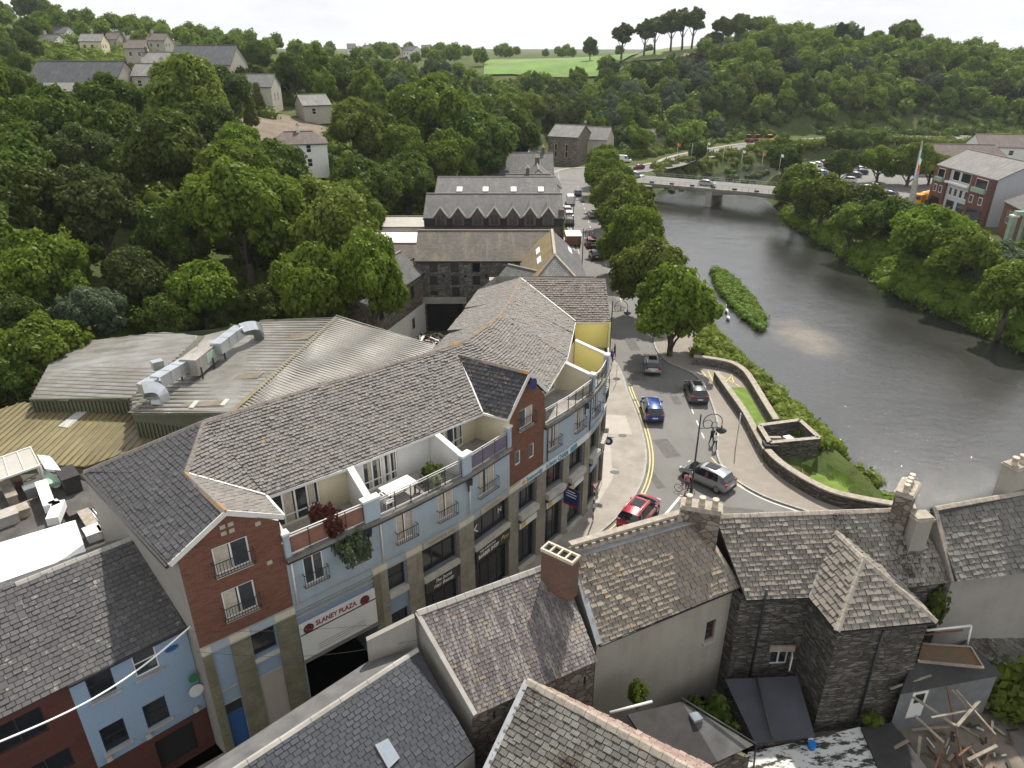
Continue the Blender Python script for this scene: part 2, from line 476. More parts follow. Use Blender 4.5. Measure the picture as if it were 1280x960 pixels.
out = nt.nodes.new('ShaderNodeOutputWorld'); sky = nt.nodes.new('ShaderNodeTexSky'); sky.sky_type = 'NISHITA'; sky.sun_disc = False
sky.sun_elevation = SUN_EL; sky.sun_rotation = SUN_AZ; sky.air_density = 1.; sky.dust_density = 2.
bg = nt.nodes.new('ShaderNodeBackground'); bg.inputs[1].default_value = .1; nt.links.new(sky.outputs[0], bg.inputs[0])
tc = nt.nodes.new('ShaderNodeTexCoord'); mp = nt.nodes.new('ShaderNodeMapping'); mp.inputs['Scale'].default_value = (1, 1, 3.4)
nt.links.new(tc.outputs['Generated'], mp.inputs[0])
def wn(scale, d=6, r=.6):
    n = nt.nodes.new('ShaderNodeTexNoise'); n.inputs['Scale'].default_value = scale; n.inputs['Detail'].default_value = d; n.inputs['Roughness'].default_value = r
    nt.links.new(mp.outputs[0], n.inputs[0]); return n.outputs[0]
def wr(f, st):
    n = nt.nodes.new('ShaderNodeValToRGB'); nt.links.new(f, n.inputs[0]); e = n.color_ramp.elements
    while len(e) < len(st): e.new(.5)
    for i, (p, c) in enumerate(st): e[i].position = p; e[i].color = (*c, 1)
    return n.outputs[0]
cl = wr(wn(3.2, 7, .58), [(.34, (.97, .98, 1.)), (.50, (.92, .935, .955)), (.62, (.83, .845, .87)), (.76, (.68, .71, .75))])
cover = wr(wn(1.6, 5), [(.30, (.25,)*3), (.42, (1,)*3)])
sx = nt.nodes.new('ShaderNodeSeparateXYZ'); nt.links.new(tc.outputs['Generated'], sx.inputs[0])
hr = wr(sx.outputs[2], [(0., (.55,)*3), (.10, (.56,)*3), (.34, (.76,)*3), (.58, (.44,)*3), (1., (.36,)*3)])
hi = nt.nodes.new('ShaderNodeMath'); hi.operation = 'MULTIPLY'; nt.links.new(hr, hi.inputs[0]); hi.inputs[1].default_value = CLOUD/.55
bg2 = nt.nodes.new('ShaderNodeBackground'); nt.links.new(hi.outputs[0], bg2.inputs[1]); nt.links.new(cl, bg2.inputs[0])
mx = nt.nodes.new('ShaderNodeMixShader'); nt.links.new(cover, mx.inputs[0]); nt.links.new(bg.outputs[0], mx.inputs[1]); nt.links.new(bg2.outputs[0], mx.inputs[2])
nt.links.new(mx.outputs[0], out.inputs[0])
sl = bpy.data.lights.new('sun', 'SUN'); sl.energy = SUN; sl.angle = R(1.2); sl.color = (1., .94, .84)
so = bpy.data.objects.new('sun', sl); COL.objects.link(so)
sd = Vector((math.sin(SUN_AZ)*math.cos(SUN_EL), math.cos(SUN_AZ)*math.cos(SUN_EL), math.sin(SUN_EL)))
so.rotation_euler = (-sd).to_track_quat('-Z', 'Y').to_euler(); so.location = (0, 0, 200)

# ================================================================ terrain
CTRL = [(-60,0,4),(-60,30,6),(-45,50,4),(-38,64,3),(-55,75,8),(-80,60,12),(-110,40,14),(-30,80,4),(-50,100,11),(-80,100,15),(-22,100,3),(-22,130,5),(-34,118,6),(-45,132,10),(-58,150,13),
 (-95,120,18),(-85,165,20),(-60,170,17),(-120,165,20),(-160,140,22),(-40,160,11),(-18,160,5),(-16,200,5),(-45,195,15),(-75,195,17.5),(-110,210,22),(-170,220,27),(-230,200,30),
 (-40,230,17),(0,250,8),(-15,240,8),(30,268,4),(-60,260,19),(-100,280,24),(-150,290,30),(-220,300,37),(-300,300,42),(-130,350,31),(-190,380,39),(-260,400,46),(-330,380,48),(-420,500,52),
 (-80,340,17),(-20,310,7),(20,310,5),(0,345,9),(40,345,10),(-40,345,11),(0,372,19),(40,372,19),(-40,375,18),(10,385,21.5),(40,385,21.5),(10,450,26),(50,450,26.3),(-40,450,24),(0,520,25),(60,520,26),(-80,520,25),(-160,520,27),(30,650,26),(-200,750,28),(200,700,24),(0,900,26),(0,1400,26),(-600,900,32),(-900,1400,32),(500,1400,23),(1200,1400,20),(1400,800,25),(900,600,22),
 (60,300,4),(60,340,12),(70,380,24),(100,300,3),(100,330,12),(100,360,22),(100,400,31),(90,440,32),(130,400,33),(130,350,19),(130,440,33),(160,315,4),(170,350,16),(180,400,28),(180,440,31),(230,320,3),(240,360,16),(250,410,22),(250,460,22),
 (320,320,2),(330,370,14),(340,420,17),(400,330,1),(430,400,16),(500,480,15),(150,520,29),(260,560,22),(400,600,19),(600,400,16),(700,300,8)]
_c = np.array(CTRL, float); _n = len(_c)
_D = np.hypot(_c[:, None, 0]-_c[None, :, 0], _c[:, None, 1]-_c[None, :, 1])
_K = np.block([[-_D, np.ones((_n, 1))], [np.ones((1, _n)), np.zeros((1, 1))]])
_W = np.linalg.solve(_K+np.eye(_n+1)*0., np.append(_c[:, 2], 0))
FLAT = np.array([(-60,-60),(-62,20),(-36,40),(-33,56),(-20,68),(-17,100),(-14,150),(-6,195),(0,225),(28,245),(50,262),(80,288),(110,302),(150,305),(250,305),(420,312),(700,250),(700,-60)], float)
RIVER = np.array([(38,-60),(36,20),(33.2,53.5),(31.8,62),(29.8,75),(28.4,88),(28.4,100),(29.8,123),(32.5,160),(35,182),(40,200),(52,222),(78,246),(108,266),(170,283),(300,288),(300,276),(170,270),(114,252),(86,232),(70,208),(65,174),(63,134),(62,109),(67,86),(76,50),(86,0),(92,-60)], float)
LOWL = np.array([tuple(P(x, y, 0).xy) for x, y in ((1003,574),(1022,567),(1075,600),(1125,640),(1070,637),(1035,623),(1004,603))])
def sdist(X, Y, poly):
    """signed distance, negative inside"""
    d = np.full(X.shape, 1e9); ins = np.zeros(X.shape, bool); n = len(poly)
    for i in range(n):
        ax, ay = poly[i]; bx, by = poly[(i+1) % n]; ex, ey = bx-ax, by-ay
        t = np.clip(((X-ax)*ex+(Y-ay)*ey)/(ex*ex+ey*ey), 0, 1)
        d = np.minimum(d, np.hypot(X-ax-t*ex, Y-ay-t*ey))
        c = ((ay > Y) != (by > Y)) & (X < ex*(Y-ay)/(ey if abs(ey) > 1e-9 else 1e-9)+ax); ins ^= c
    return np.where(ins, -d, d)
def sm01(t): t = np.clip(t, 0, 1); return t*t*(3-2*t)
def terrain(X, Y):
    X = np.asarray(X, float); Y = np.asarray(Y, float); sh = X.shape; x = X.ravel(); y = Y.ravel()
    z = np.zeros(len(x))
    for i in range(0, len(x), 20000):
        d = np.hypot(x[i:i+20000, None]-_c[None, :, 0], y[i:i+20000, None]-_c[None, :, 1]); z[i:i+20000] = -d@_W[:-1]+_W[-1]
    z = z.reshape(sh); z = np.maximum(z, 0.)
    z = z*sm01(sdist(X, Y, FLAT)/16.)
    z += np.where(z > 1, 1, 0)*(np.sin(X*.11)*np.cos(Y*.09)*.4)
    r = sdist(X, Y, RIVER)
    b = np.interp(r, [-4, 0, 4.5], [-5.6, -4.05, 0]); z = np.where(r < 4.5, np.where(z < .5, b, z+b), z)
    lw = sdist(X, Y, LOWL); z = z-1.35*sm01((0.6-lw)/1.2)*(r > 3)
    return z
def gz(x, y): return float(terrain(np.array([x]), np.array([y]))[0])
def PG(px, py, off=0.):
    """where the sight line meets the ground raised by off"""
    d = ray(px, py); t = np.linspace(20, 1500, 3000); X = d.x*t; Y = d.y*t; Z = HC+d.z*t
    g = terrain(X, Y)+off; k = np.where(Z < g)[0]
    i = k[0] if len(k) else len(t)-1
    return Vector((X[i], Y[i], g[i]-off))
def axis(segs):
    a = []
    for lo, hi, st in segs: a += list(np.arange(lo, hi, st))
    return np.array(a+[segs[-1][1]])
gx = axis([(-2500,-700,150),(-700,-250,20),(-250,-70,6),(-70,110,1.5),(110,260,5),(260,700,20),(700,3000,150)])
gy = axis([(-60,20,5),(20,280,1.5),(280,480,5),(480,1000,20),(1000,5000,200)])
GX, GY = np.meshgrid(gx, gy); GZ = terrain(GX, GY)
nx, ny = len(gx), len(gy)
me = bpy.data.meshes.new('ground')
idx = np.arange(nx*ny).reshape(ny, nx)
q = np.stack([idx[:-1, :-1], idx[:-1, 1:], idx[1:, 1:], idx[1:, :-1]], -1).reshape(-1, 4)
me.vertices.add(nx*ny); me.vertices.foreach_set('co', np.stack([GX, GY, GZ], -1).ravel())
me.loops.add(q.size); me.loops.foreach_set('vertex_index', q.ravel())
me.polygons.add(len(q)); me.polygons.foreach_set('loop_start', np.arange(len(q))*4); me.polygons.foreach_set('loop_total', np.full(len(q), 4))
me.polygons.foreach_set('use_smooth', np.ones(len(q), bool)); me.update(calc_edges=True); me.validate()
k = NT('ground_mat'); oc = k.coord('Object')
g1 = k.mix(k.ramp(k.noise(.08, 6, .65, oc), [(.35, 0.), (.65, 1.)]), (.055, .085, .022), (.10, .115, .04))
g1 = k.mix(k.ramp(k.noise(.5, 6, .7, oc), [(.5, 0.), (.75, .8)]), g1, (.045, .035, .022))
k.col(g1); k.set(Roughness=.95); k.b.inputs['Specular IOR Level'].default_value = .1; k.bump(k.noise(1.5, 6, .7, oc), .8, .3)
me.materials.append(k.m)
ground = tag(bpy.data.objects.new('ground', me), kind='structure'); COL.objects.link(ground)

# ---------------------------------------------------------------- water
k = NT('water_mat'); oc = k.coord('Object')
c = k.mix(k.ramp(k.noise(.06, 5, .6, oc), [(.4, 0.), (.6, 1.)]), (.022, .022, .021), (.036, .035, .033))
# gravel shoal just under the surface, downstream of the islet
sh_ = k.node('ShaderNodeVectorMath', operation='DISTANCE'); k.link(k.mapping(oc, (1.25, .75, 0)), sh_.inputs[0]); sh_.inputs[1].default_value = (40.5*1.25, 91*.75, 0)
ds = k.math('ADD', sh_.outputs['Value'], k.math('MULTIPLY', k.noise(.25, 5, .6, oc), 9.))
c = k.mix(k.ramp(k.math('DIVIDE', ds, 16.), [(.36, .6), (.68, 0.)]), c, (.24, .19, .13))
k.col(c); k.b.inputs['Specular IOR Level'].default_value = 1.; k.b.inputs['IOR'].default_value = 1.55
rp = k.ramp(k.noise(.035, 4, .6, k.mapping(oc, (1, .5, 1))), [(.38, .05), (.62, .16)]); k.link(rp, k.b.inputs['Roughness'])
n1 = k.noise(1.7, 8, .72, k.mapping(oc, (1.3, .8, 1))); n2 = k.noise(.25, 4, .6, oc)
k.bump(k.math('ADD', n1, k.math('MULTIPLY', n2, 1.5)), .7, .085)
m = MB(); m.face([(x, y, -4.0) for x, y in ((20,-60),(110,-60),(90,90),(80,200),(120,245),(300,270),(300,292),(100,270),(60,240),(25,190),(25,60))], 'water_mat')
tag(m.build('river'), kind='structure')
# islet of reeds
ISLE = [P(x, y, -3.9) for x, y in ((888,337),(903,340),(925,356),(940,377),(955,398),(952,413),(940,407),(925,392),(905,371),(893,352))]
plain('mud', (.10, .085, .05), .9, .3, 1.5)
m = MB(); cc = sum(ISLE, Vector())/len(ISLE)
m.hexa([tuple(p)[:2]+(-4.6,) for p in [cc+(p-cc)*1.1 for p in ISLE]], [tuple(cc+(p-cc)*.93)[:2]+(-3.75,) for p in ISLE], 'mud')
tag(m.build('river_islet'), kind='structure')
# ---------------------------------------------------------------- roads and pavements
k = NT('asphalt'); oc = k.coord('Object')
c = k.mix(k.ramp(k.noise(.22, 6, .65, oc), [(.3, 0.), (.7, 1.)]), (.135, .13, .122), (.185, .178, .168))
c = k.mix(k.ramp(k.noise(.9, 5, .7, k.mapping(oc, (1, .18, 1))), [(.5, 0.), (.72, .5)]), c, (.10, .095, .09))
c = k.mix(k.math('MULTIPLY', k.noise(28, 3, .6, oc), .35), c, (.21, .205, .2))
k.col(c); k.set(Roughness=.88); k.bump(k.noise(40, 3, .6, oc), .25, .02)
bricks('paving', (.31, .275, .24), (.27, .24, .21), (.22, .2, .18), .6, .4, .008, .85, bump=.2, stain=(.2, .18, .15), sa=.5)
plain('concrete_paving', (.31, .285, .25), .85, .22, .5); plain('pale_paving', (.42, .385, .34), .85, .1, 1.)
plain('kerb_stone', (.34, .33, .31), .8, .2, 2.); plain('paint_white', (.62, .61, .57), .7, .15, 3.); plain('paint_yellow', (.60, .50, .20), .7, .15, 3.)
plain('grass_lawn', (.13, .20, .03), .9, .35, 1.2, bump=.6)
def flat(name, pts, z, mat, kind='structure'):
    m = MB(); m.face([(p[0], p[1], z) for p in pts], mat)
    if norm_of(m.v).z < 0: m.f[0] = m.f[0][::-1]
    o = m.build(name); tag(o, kind=kind); return o
def ribbon(m, pts, w, z, mat, dash=None):
    pts = [Vector((p[0], p[1], 0)) for p in pts]
    segs = []
    for a, b in zip(pts, pts[1:]):
        if dash:
            L = (b-a).length; t = 0
            while t < L: segs.append((a+(b-a)*(t/L), a+(b-a)*(min(L, t+dash[0])/L))); t += dash[0]+dash[1]
    if dash:
        for a, b in segs:
            d = (b-a).normalized(); n = Vector((-d.y, d.x, 0))*w/2; m.face([v+Vector((0, 0, z)) for v in (a-n, b-n, b+n, a+n)], mat)
        return
    L_, R_ = offset(pts, w/2)
    for i in range(len(pts)-1): m.face([(v.x, v.y, z) for v in (R_[i], R_[i+1], L_[i+1], L_[i])], mat)
def offset(pts, w):
    L_, R_ = [], []
    for i, p in enumerate(pts):
        d = (pts[min(i+1, len(pts)-1)]-pts[max(i-1, 0)]).normalized(); n = Vector((-d.y, d.x, 0))*w
        L_.append(p+n); R_.append(p-n)
    return L_, R_
def smooth(pts, k=4):
    """Catmull-Rom"""
    P_ = [Vector(p) for p in pts]; o = []
    for i in range(len(P_)-1):
        a, b, c, d = P_[max(i-1, 0)], P_[i], P_[i+1], P_[min(i+2, len(P_)-1)]
        for j in range(k):
            t = j/k; o.append(.5*((2*b)+(c-a)*t+(2*a-5*b+4*c-d)*t*t+(3*b-a-3*c+d)*t**3))
    return o+[P_[-1]]
KL = smooth([P(x, y) for x, y in ((640,742),(700,697),(742,672),(778,640),(799,610),(807,580),(805,552),(796,520),(784,490),(776,465))]+[Vector((11.2, 78, 0)), Vector((11, 100, 0)), Vector((11, 140, 0)), Vector((12, 180, 0)), Vector((13.5, 215, 0))])
KR = smooth([P(x, y) for x, y in ((1150,680),(1080,662),(1003,638),(957,622),(924,604),(908,590),(899,577),(896,560),(897,530),(886,495),(872,472),(850,460),(832,451),(818,430))]+[Vector((19.3, 88, 0)), Vector((19.8, 100, 0)), Vector((20.5, 140, 0)), Vector((22, 180, 0)), Vector((24, 196, 0))])
road = [(p.x, p.y) for p in KL]+[(p.x, p.y) for p in KR[::-1]]
flat('road', [(p.x-.1, p.y) for p in KL]+[(p.x+.1, p.y) for p in KR[::-1]]+[(30, 38), (20, 30), (4, 30)], .02, 'asphalt')
m = MB()
FAC = [Vector(p) for p in ((-16.5, 22.2, 0), (-14.3, 24, 0), (-10.7, 27, 0), (-7.2, 29.9, 0), (-5.2, 31.7, 0), (-2.8, 34, 0), (-.2, 37, 0), (1.9, 40.2, 0), (3.4, 41.6, 0), (5., 43.7, 0), (6.3, 46.2, 0), (7.1, 49, 0), (7.5, 52, 0), (7.7, 55, 0))]
m.face([(p.x, p.y, .125) for p in KL if p.y < 140]+[(6.0, 138, .125), (6.5, 100, .125), (7.2, 60, .125)]+[(p.x-.3, p.y+.1, .125) for p in FAC[::-1]]+[(-9, 18, .125), (3, 30, .125)], 'concrete_paving')
tag(m.build('pavement'), kind='structure')
m = MB()
m.face([(p.x, p.y, .125) for p in KR]+[(25, 196, .125), (26, 150, .125), (25.5, 110, .125), (24.5, 84, .125)]+[(P(x, y).x, P(x, y).y, .125) for x, y in ((900,456),(935,470),(968,535),(965,590),(1010,612),(1060,636),(1140,650),(1180,664))], 'paving')
tag(m.build('pavement'), kind='structure')
m = MB()
for K in (KL, KR):
    Lk, Rk = offset(K, .09)
    for i in range(len(K)-1):
        m.hexa([(p.x, p.y, 0) for p in (Rk[i], Rk[i+1], Lk[i+1], Lk[i])], [(p.x, p.y, .14) for p in (Rk[i], Rk[i+1], Lk[i+1], Lk[i])], 'kerb_stone')
tag(m.build('kerb'), kind='structure')
m = MB()
dl = [p for p in KL if p.y < 68]
for o_ in (.35, .62): ribbon(m, offset(dl, -o_)[0], .11, .027, 'paint_yellow')
dr = [p for p in KR if p.y < 52]
for o_ in (.35,): ribbon(m, offset(dr, o_)[0], .12, .027, 'paint_white')
ribbon(m, [P(889,572), P(903,588), P(930,611)], .12, .028, 'paint_yellow')
ribbon(m, [P(852,619), P(827,649)], .2, .027, 'paint_white')
ribbon(m, [P(880,548), P(866,515), P(858,490)], .12, .027, 'paint_white', (1., 1.4))
ribbon(m, [P(833,440), Vector((15.3, 90, 0)), Vector((15.5, 140, 0)), Vector((17, 190, 0))], .12, .027, 'paint_white', (1.5, 3.))
for a, b in (((885,465),(893,482)), ((913,468),(918,482)), ((898,487),(916,470)), ((903,472),(925,485)), ((875,462),(883,473))): ribbon(m, [P(*a), P(*b)], .12, .145, 'paint_yellow')
for y0 in (120, 136, 152): ribbon(m, [Vector((11.6, y0, 0)), Vector((11.6, y0+11, 0))], .1, .027, 'paint_white')
tag(m.build('road_marking'), kind='structure')
m = MB()   # lighter crossing slabs let into the left pavement
for pts in (((740,582),(772,588),(755,612),(728,607)), ((758,520),(782,521),(790,545),(760,543)), ((748,553),(762,546),(766,600),(742,640))):
    m.face([(*P(x, y).xy, .131+len(m.f)*.003) for x, y in pts[:4]], 'pale_paving' if len(m.f) < 2 else 'pale_paving')
tag(m.build('paving_slabs'), kind='structure')
plain('manhole_iron', (.12, .11, .10), .7, .2, 5.)
m = MB()
for x, y in ((778,546),(768,592),(1,1)):
    if x > 9: c = P(x, y); m.prism([(c.x+.4*math.cos(a), c.y+.3*math.sin(a)) for a in [i*math.pi/6 for i in range(12)]], .12, .14, 'manhole_iron')
tag(m.build('manhole_cover'), kind='structure')
plain('asphalt_patch', (.12, .115, .108), .9, .2, 2.)
m = MB(); rs = random.Random(6)
for i, (x, y, a, b) in enumerate(((833,560,1.4,3.2),(812,590,.7,5.),(845,500,.8,2.),(798,470,1.6,2.4),(930,640,3.,1.),(862,640,1.,2.6),(790,430,1.2,4.),(770,380,1.4,6.))):
    c = P(x, y, .024+i*.0004); t = rs.uniform(-.15, .3); X = Vector((math.cos(t), math.sin(t), 0))*a/2; Y = Vector((-math.sin(t), math.cos(t), 0))*b/2; m.face([c-X-Y, c+X-Y, c+X+Y, c-X+Y], 'asphalt_patch')
for x, y in ((801,600),(793,500),(905,596),(884,500)):
    c = P(x, y, .028); m.box(c, (.5, .35, .02), 'manhole_iron', .3)
tag(m.build('road_patch'), kind='structure')
# far bank road running round to the bridge and along the hill foot
rd = smooth([Vector(v) for v in ((14,196,0),(20,212,0),(34,212,0),(48,224,0),(60,243,0),(90,273,0),(120,288,0),(160,296,0),(300,300,0))])
m = MB(); ribbon(m, rd, 8.5, .09, 'asphalt'); tag(m.build('road'), kind='structure')
m = MB()
L_, R_ = offset(rd, 5.4); ribbon(m, [p for p in L_], 1.6, .16, 'concrete_paving'); ribbon(m, [p for p in R_[16:]], 1.4, .17, 'concrete_paving')
tag(m.build('pavement'), kind='structure')
m = MB(); m.face([(x, y, .05) for x, y in ((8,190),(36,186),(36,214),(10,220))], 'asphalt'); tag(m.build('road'), kind='structure')
CP_ = [(70,158),(80,150),(100,150),(118,165),(135,200),(125,232),(100,236),(88,222),(80,200),(72,180)]
flat('car_park', [(p[0], p[1]) for p in CP_], .06, 'asphalt')
flat('road', [(72,110),(84,112),(92,140),(104,165),(98,170),(84,160),(66,172),(66,160),(74,150)], .03, 'asphalt')
# riverside lawn and low grass by the steps
flat('lawn', [P(x, y) for x, y in ((911,486),(932,486),(963,541),(943,543))], .15, 'grass_lawn')
# field on the far hill, dirt yard
def drape(name, pts, mat, off=.25, n=14, grid=True):
    """sheet following the ground"""
    P2 = np.array([(p[0], p[1]) for p in pts]); x0, y0 = P2.min(0); x1, y1 = P2.max(0); m = MB()
    xs = np.linspace(x0, x1, n+1); ys = np.linspace(y0, y1, n+1); X, Y = np.meshgrid(xs, ys); Z = terrain(X, Y)+off
    for i in range(n):
        for j in range(n):
            cell = [(xs[i], ys[j]), (xs[i+1], ys[j]), (xs[i+1], ys[j+1]), (xs[i], ys[j+1])]
            c = clip(cell, [tuple(p) for p in P2])
            if len(c) > 2:
                def zz(p):
                    u = (p[0]-xs[i])/(xs[i+1]-xs[i]); v = (p[1]-ys[j])/(ys[j+1]-ys[j])
                    return lerp(lerp(Z[j, i], Z[j, i+1], u), lerp(Z[j+1, i], Z[j+1, i+1], u), v)
                m.face([(p[0], p[1], zz(p)) for p in c], mat, sm=True)
    o = m.build(name); tag(o, kind='structure'); return o
plain('field_grass', (.11, .20, .03), .9, .25, .06); plain('pale_grass', (.14, .17, .05), .9, .3, .08); plain('dirt', (.17, .135, .10), .9, .3, .3)
drape('field', [(-14, 380), (42, 372), (78, 445), (70, 470), (-16, 470)], 'field_grass', .8, 12)
drape('meadow', [(78, 440), (60, 398), (78, 392), (112, 388), (120, 440), (110, 470)], 'pale_grass', .8, 10)
drape('lawn', [tuple(q) for q in LOWL[::-1]], 'grass_lawn', .3, 30)
drape('yard', [(-62, 160), (-46, 158), (-44, 185), (-60, 192)], 'dirt', .35, 10)
# ================================================================ materials for buildings
slate('slate_plaza', (.15, .141, .132), (.205, .192, .178), lichen=.15, rough=.75)
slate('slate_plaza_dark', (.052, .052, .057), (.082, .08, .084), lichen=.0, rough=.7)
slate('slate_gable_dark', (.035, .036, .042), (.058, .058, .064), lichen=.3, lcol=(.45, .21, .02), rough=.65)
slate('slate_mossy_orange', (.13, .115, .10), (.21, .19, .17), lichen=.6, lcol=(.12, .055, .02), rough=.8)
plain('roof_felt', (.05, .048, .046), .9, .2, 3.)
plain('ridge_tile', (.20, .175, .155), .85, .25, 2.5); k = NT('ridge_orange'); k.col(k.mix(k.ramp(k.noise(.9, 5, .75, k.coord()), [(.50, 0.), (.60, 1.)]), (.20, .175, .155), (.34, .19, .06))); k.set(Roughness=.9)
plain('lead', (.30, .31, .33), .6, .2, 2.); plain('fascia_white', (.62, .61, .58), .6, .1, 2.)
plain('white_frame', (.72, .72, .70), .45, .05, 2.); plain('dark_frame', (.028, .028, .03), .45, .2, 2.); plain('iron', (.05, .055, .06), .5, .2, 4., metal=.4)
plain('steel_rail', (.55, .55, .54), .35, .1, 3., metal=.6); plain('curtain', (.42, .38, .31), .9, .2, 5.)
plain('red_frame', (.16, .05, .035), .6, .2, 2.)
glass('glass'); glass('glass_dark', (.010, .012, .014), .08, .6); glass('glass_sky', (.10, .12, .14), .05, .9)
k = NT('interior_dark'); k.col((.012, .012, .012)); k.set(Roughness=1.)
bricks('brick_red', (.20, .085, .052), (.12, .050, .036), (.16, .11, .085), .30, .10, .012, sa=.25, stain=(.07, .035, .03))
bricks('brick_brown', (.13, .055, .04), (.10, .045, .035), (.16, .13, .11), .24, .078, .009)
weathered('render_blue', (.325, .395, .455), (.24, .26, .25), .9, .8); weathered('render_blue_grey', (.22, .30, .40), (.22, .23, .22), .8, .8)
weathered('render_cream', (.62, .55, .38), (.4, .36, .26), .5); weathered('render_yellow', (.88, .76, .26), (.7, .6, .25), .5, .75, scale=.9)
weathered('render_white', (.66, .65, .62), (.35, .33, .29), .4); weathered('render_grey', (.30, .285, .255), (.14, .13, .11), .6)
weathered('render_tan', (.36, .335, .285), (.17, .155, .125), .7, .88, True, .5)
weathered('band_stone', (.56, .53, .44), (.33, .31, .24), .45)
bricks('pier_stone', (.31, .285, .235), (.26, .245, .205), (.17, .155, .12), .62, .3, .008, .9, bump=.25, stain=(.10, .09, .05), sa=.65)
bricks('pier_stone_mossy', (.215, .20, .15), (.18, .165, .115), (.1, .1, .07), .62, .3, .008, .9, bump=.25, stain=(.08, .085, .035), sa=.9)
plain('ledge_stone', (.44, .42, .37), .85, .2, 1.5); plain('sign_black', (.012, .011, .012), .35, .2, 2.); plain('sign_white', (.62, .63, .62), .5, .06, 1.)
plain('panel_grey', (.16, .165, .17), .6, .15, 2.); plain('panel_brown', (.20, .10, .07), .7, .25, 1.5); plain('panel_purple', (.13, .11, .16), .7, .2, 1.5)
plain('sign_cream', (.36, .34, .28), .6, .15, 2.); plain('letter_red', (.25, .02, .03), .5, .1, 2.); plain('letter_white', (.7, .7, .66), .5, .05, 2.); plain('letter_teal', (.03, .22, .33), .5, .1, 2.)
plain('letter_gold', (.50, .34, .08), .4, .2, 3.); plain('letter_grey', (.17, .15, .13), .6, .2, 3.); plain('letter_navy', (.02, .035, .13), .5, .2, 3.)
plain('awning_red', (.25, .02, .04), .5, .2, 2.); plain('flag_green', (.02, .16, .05), .7, .1, 2.); plain('flag_orange', (.7, .14, .02), .7, .1, 2.); plain('terrace_deck', (.34, .32, .29), .9, .3, 1.2)
plain('door_blue', (.02, .09, .24), .5, .15, 2.); plain('wicker', (.06, .055, .05), .8, .2, 6.); plain('plastic_white', (.72, .72, .70), .5, .05, 2.)
plain('coping', (.17, .165, .15), .9, .35, 1.5); plain('gutter', (.035, .035, .038), .5, .2, 3.)

# ================================================================ the long apartment and shop building
FP = [P(x, y, 7.2) for x, y in ((250,812),(367,758),(473,707),(518,684),(581,649),(637,610),(679,581),(708,562),(734,541),(749,522),(757,504))]+[Vector((7.55, 52, 7.2)), Vector((7.85, 55.3, 7.2)), Vector((7.9, 60., 7.2))]
plaza = thing('apartment_block', 'long curved blue, brick and stone apartment block with shops below and a grey slate roof', 'building', (FP[3].x-4, FP[3].y+3, 0))
sub = lambda n: MB()
NS = len(FP)-1
W = MB()
def seg(i): return FP[i], FP[i+1]
def L_(i): return (FP[i+1]-FP[i]).xy.length
def px2s(i, px, z=6.0):
    """distance along wall i at which it shows at column px"""
    lo, hi = -2., L_(i)+2
    for _ in range(30):
        md = (lo+hi)/2; d = (FP[i+1]-FP[i]).xy.normalized(); q = FP[i].xy+d*md
        if proj((q.x, q.y, z))[0] < px: lo = md
        else: hi = md
    return (lo+hi)/2
def panel(i, s0, s1, z0, z1, out, th, mat, name, parent=None, m=None):
    A, B = seg(i); d = (B-A).xy.normalized(); d = Vector((d.x, d.y, 0)); n = Vector((d.y, -d.x, 0)); own = m is None
    m = m or MB(); c = Vector((A.x, A.y, 0))+d*((s0+s1)/2)+Vector((0, 0, (z0+z1)/2))+n*(out-th/2)
    m.box(c, (s1-s0, th, z1-z0), mat, ax=(d, -n, Vector((0, 0, 1))))
    if own: return m.build(name, parent or plaza)
ZB, ZT = 6.85, 7.25          # string band
HOL = {i: [] for i in range(NS)}
GB = []                       # glazing to set after the walls
def glaze(i, s0, s1, z0, z1, **kw): HOL[i].append((s0, s1, z0, z1)); GB.append((i, s0, s1, z0, z1, kw))
piers = []                    # (wall, s0, s1, mossy)
# gable one
piers += [(0, 0, .42, 1), (0, 1.28, 2.2, 1), (0, 3.45, L_(0)+.05, 1)]
glaze(0, 2.24, 3.4, 5.2, 6.8, fm='dark_frame', gm='glass_dark', cols=1, fw=.07, depth=.3)
glaze(0, 1.38, 2.95, 10.72, 12.2, gm='glass', cols=2, fw=.07, curtain=((0., .44),)); glaze(0, 1.38, 2.85, 8.15, 9.75, gm='glass', cols=2, fw=.07, curtain=((0, .42),))
HOL[0].append((.45, 1.25, .2, 3.3))
# arcade entrance
piers += [(1, L_(1)-.42, L_(1), 0), (2, 0, .45, 0), (2, L_(2)-.62, L_(2), 0), (3, 0, .42, 0), (3, L_(3)-.55, L_(3), 0), (4, 0, .66, 0), (4, L_(4)-.2, L_(4), 0), (5, 0, .78, 0), (5, L_(5)-.8, L_(5), 0), (6, 0, .22, 0), (6, L_(6)-.42, L_(6), 0), (7, 0, .3, 0), (7, L_(7)-.4, L_(7), 0), (8, 0, .5, 0), (8, L_(8)-.2, L_(8), 0), (9, .0, .4, 0), (9, L_(9)-.3, L_(9), 0), (10, 0, .3, 0), (10, L_(10)-.3, L_(10), 0), (11, 0, .3, 0)]
HOL[1].append((.12, L_(1)-.45, .15, 3.35))
glaze(1, .78, 1.82, 8.05, 9.7, cols=2); glaze(1, 3.05, 4.1, 8.05, 9.7, cols=2)
glaze(2, .5, 1.62, 5.05, 6.75, fm='dark_frame', gm='glass_dark', cols=1, rows=2, fw=.06, depth=.25); glaze(2, .5, 1.62, .5, 3.5, fm='dark_frame', gm='glass_dark', cols=2, rows=[.25], fw=.06, depth=.25)
glaze(2, 1.28, 2.38, 8.0, 9.72, cols=2, curtain=((0, .4), (.55, 1.)))
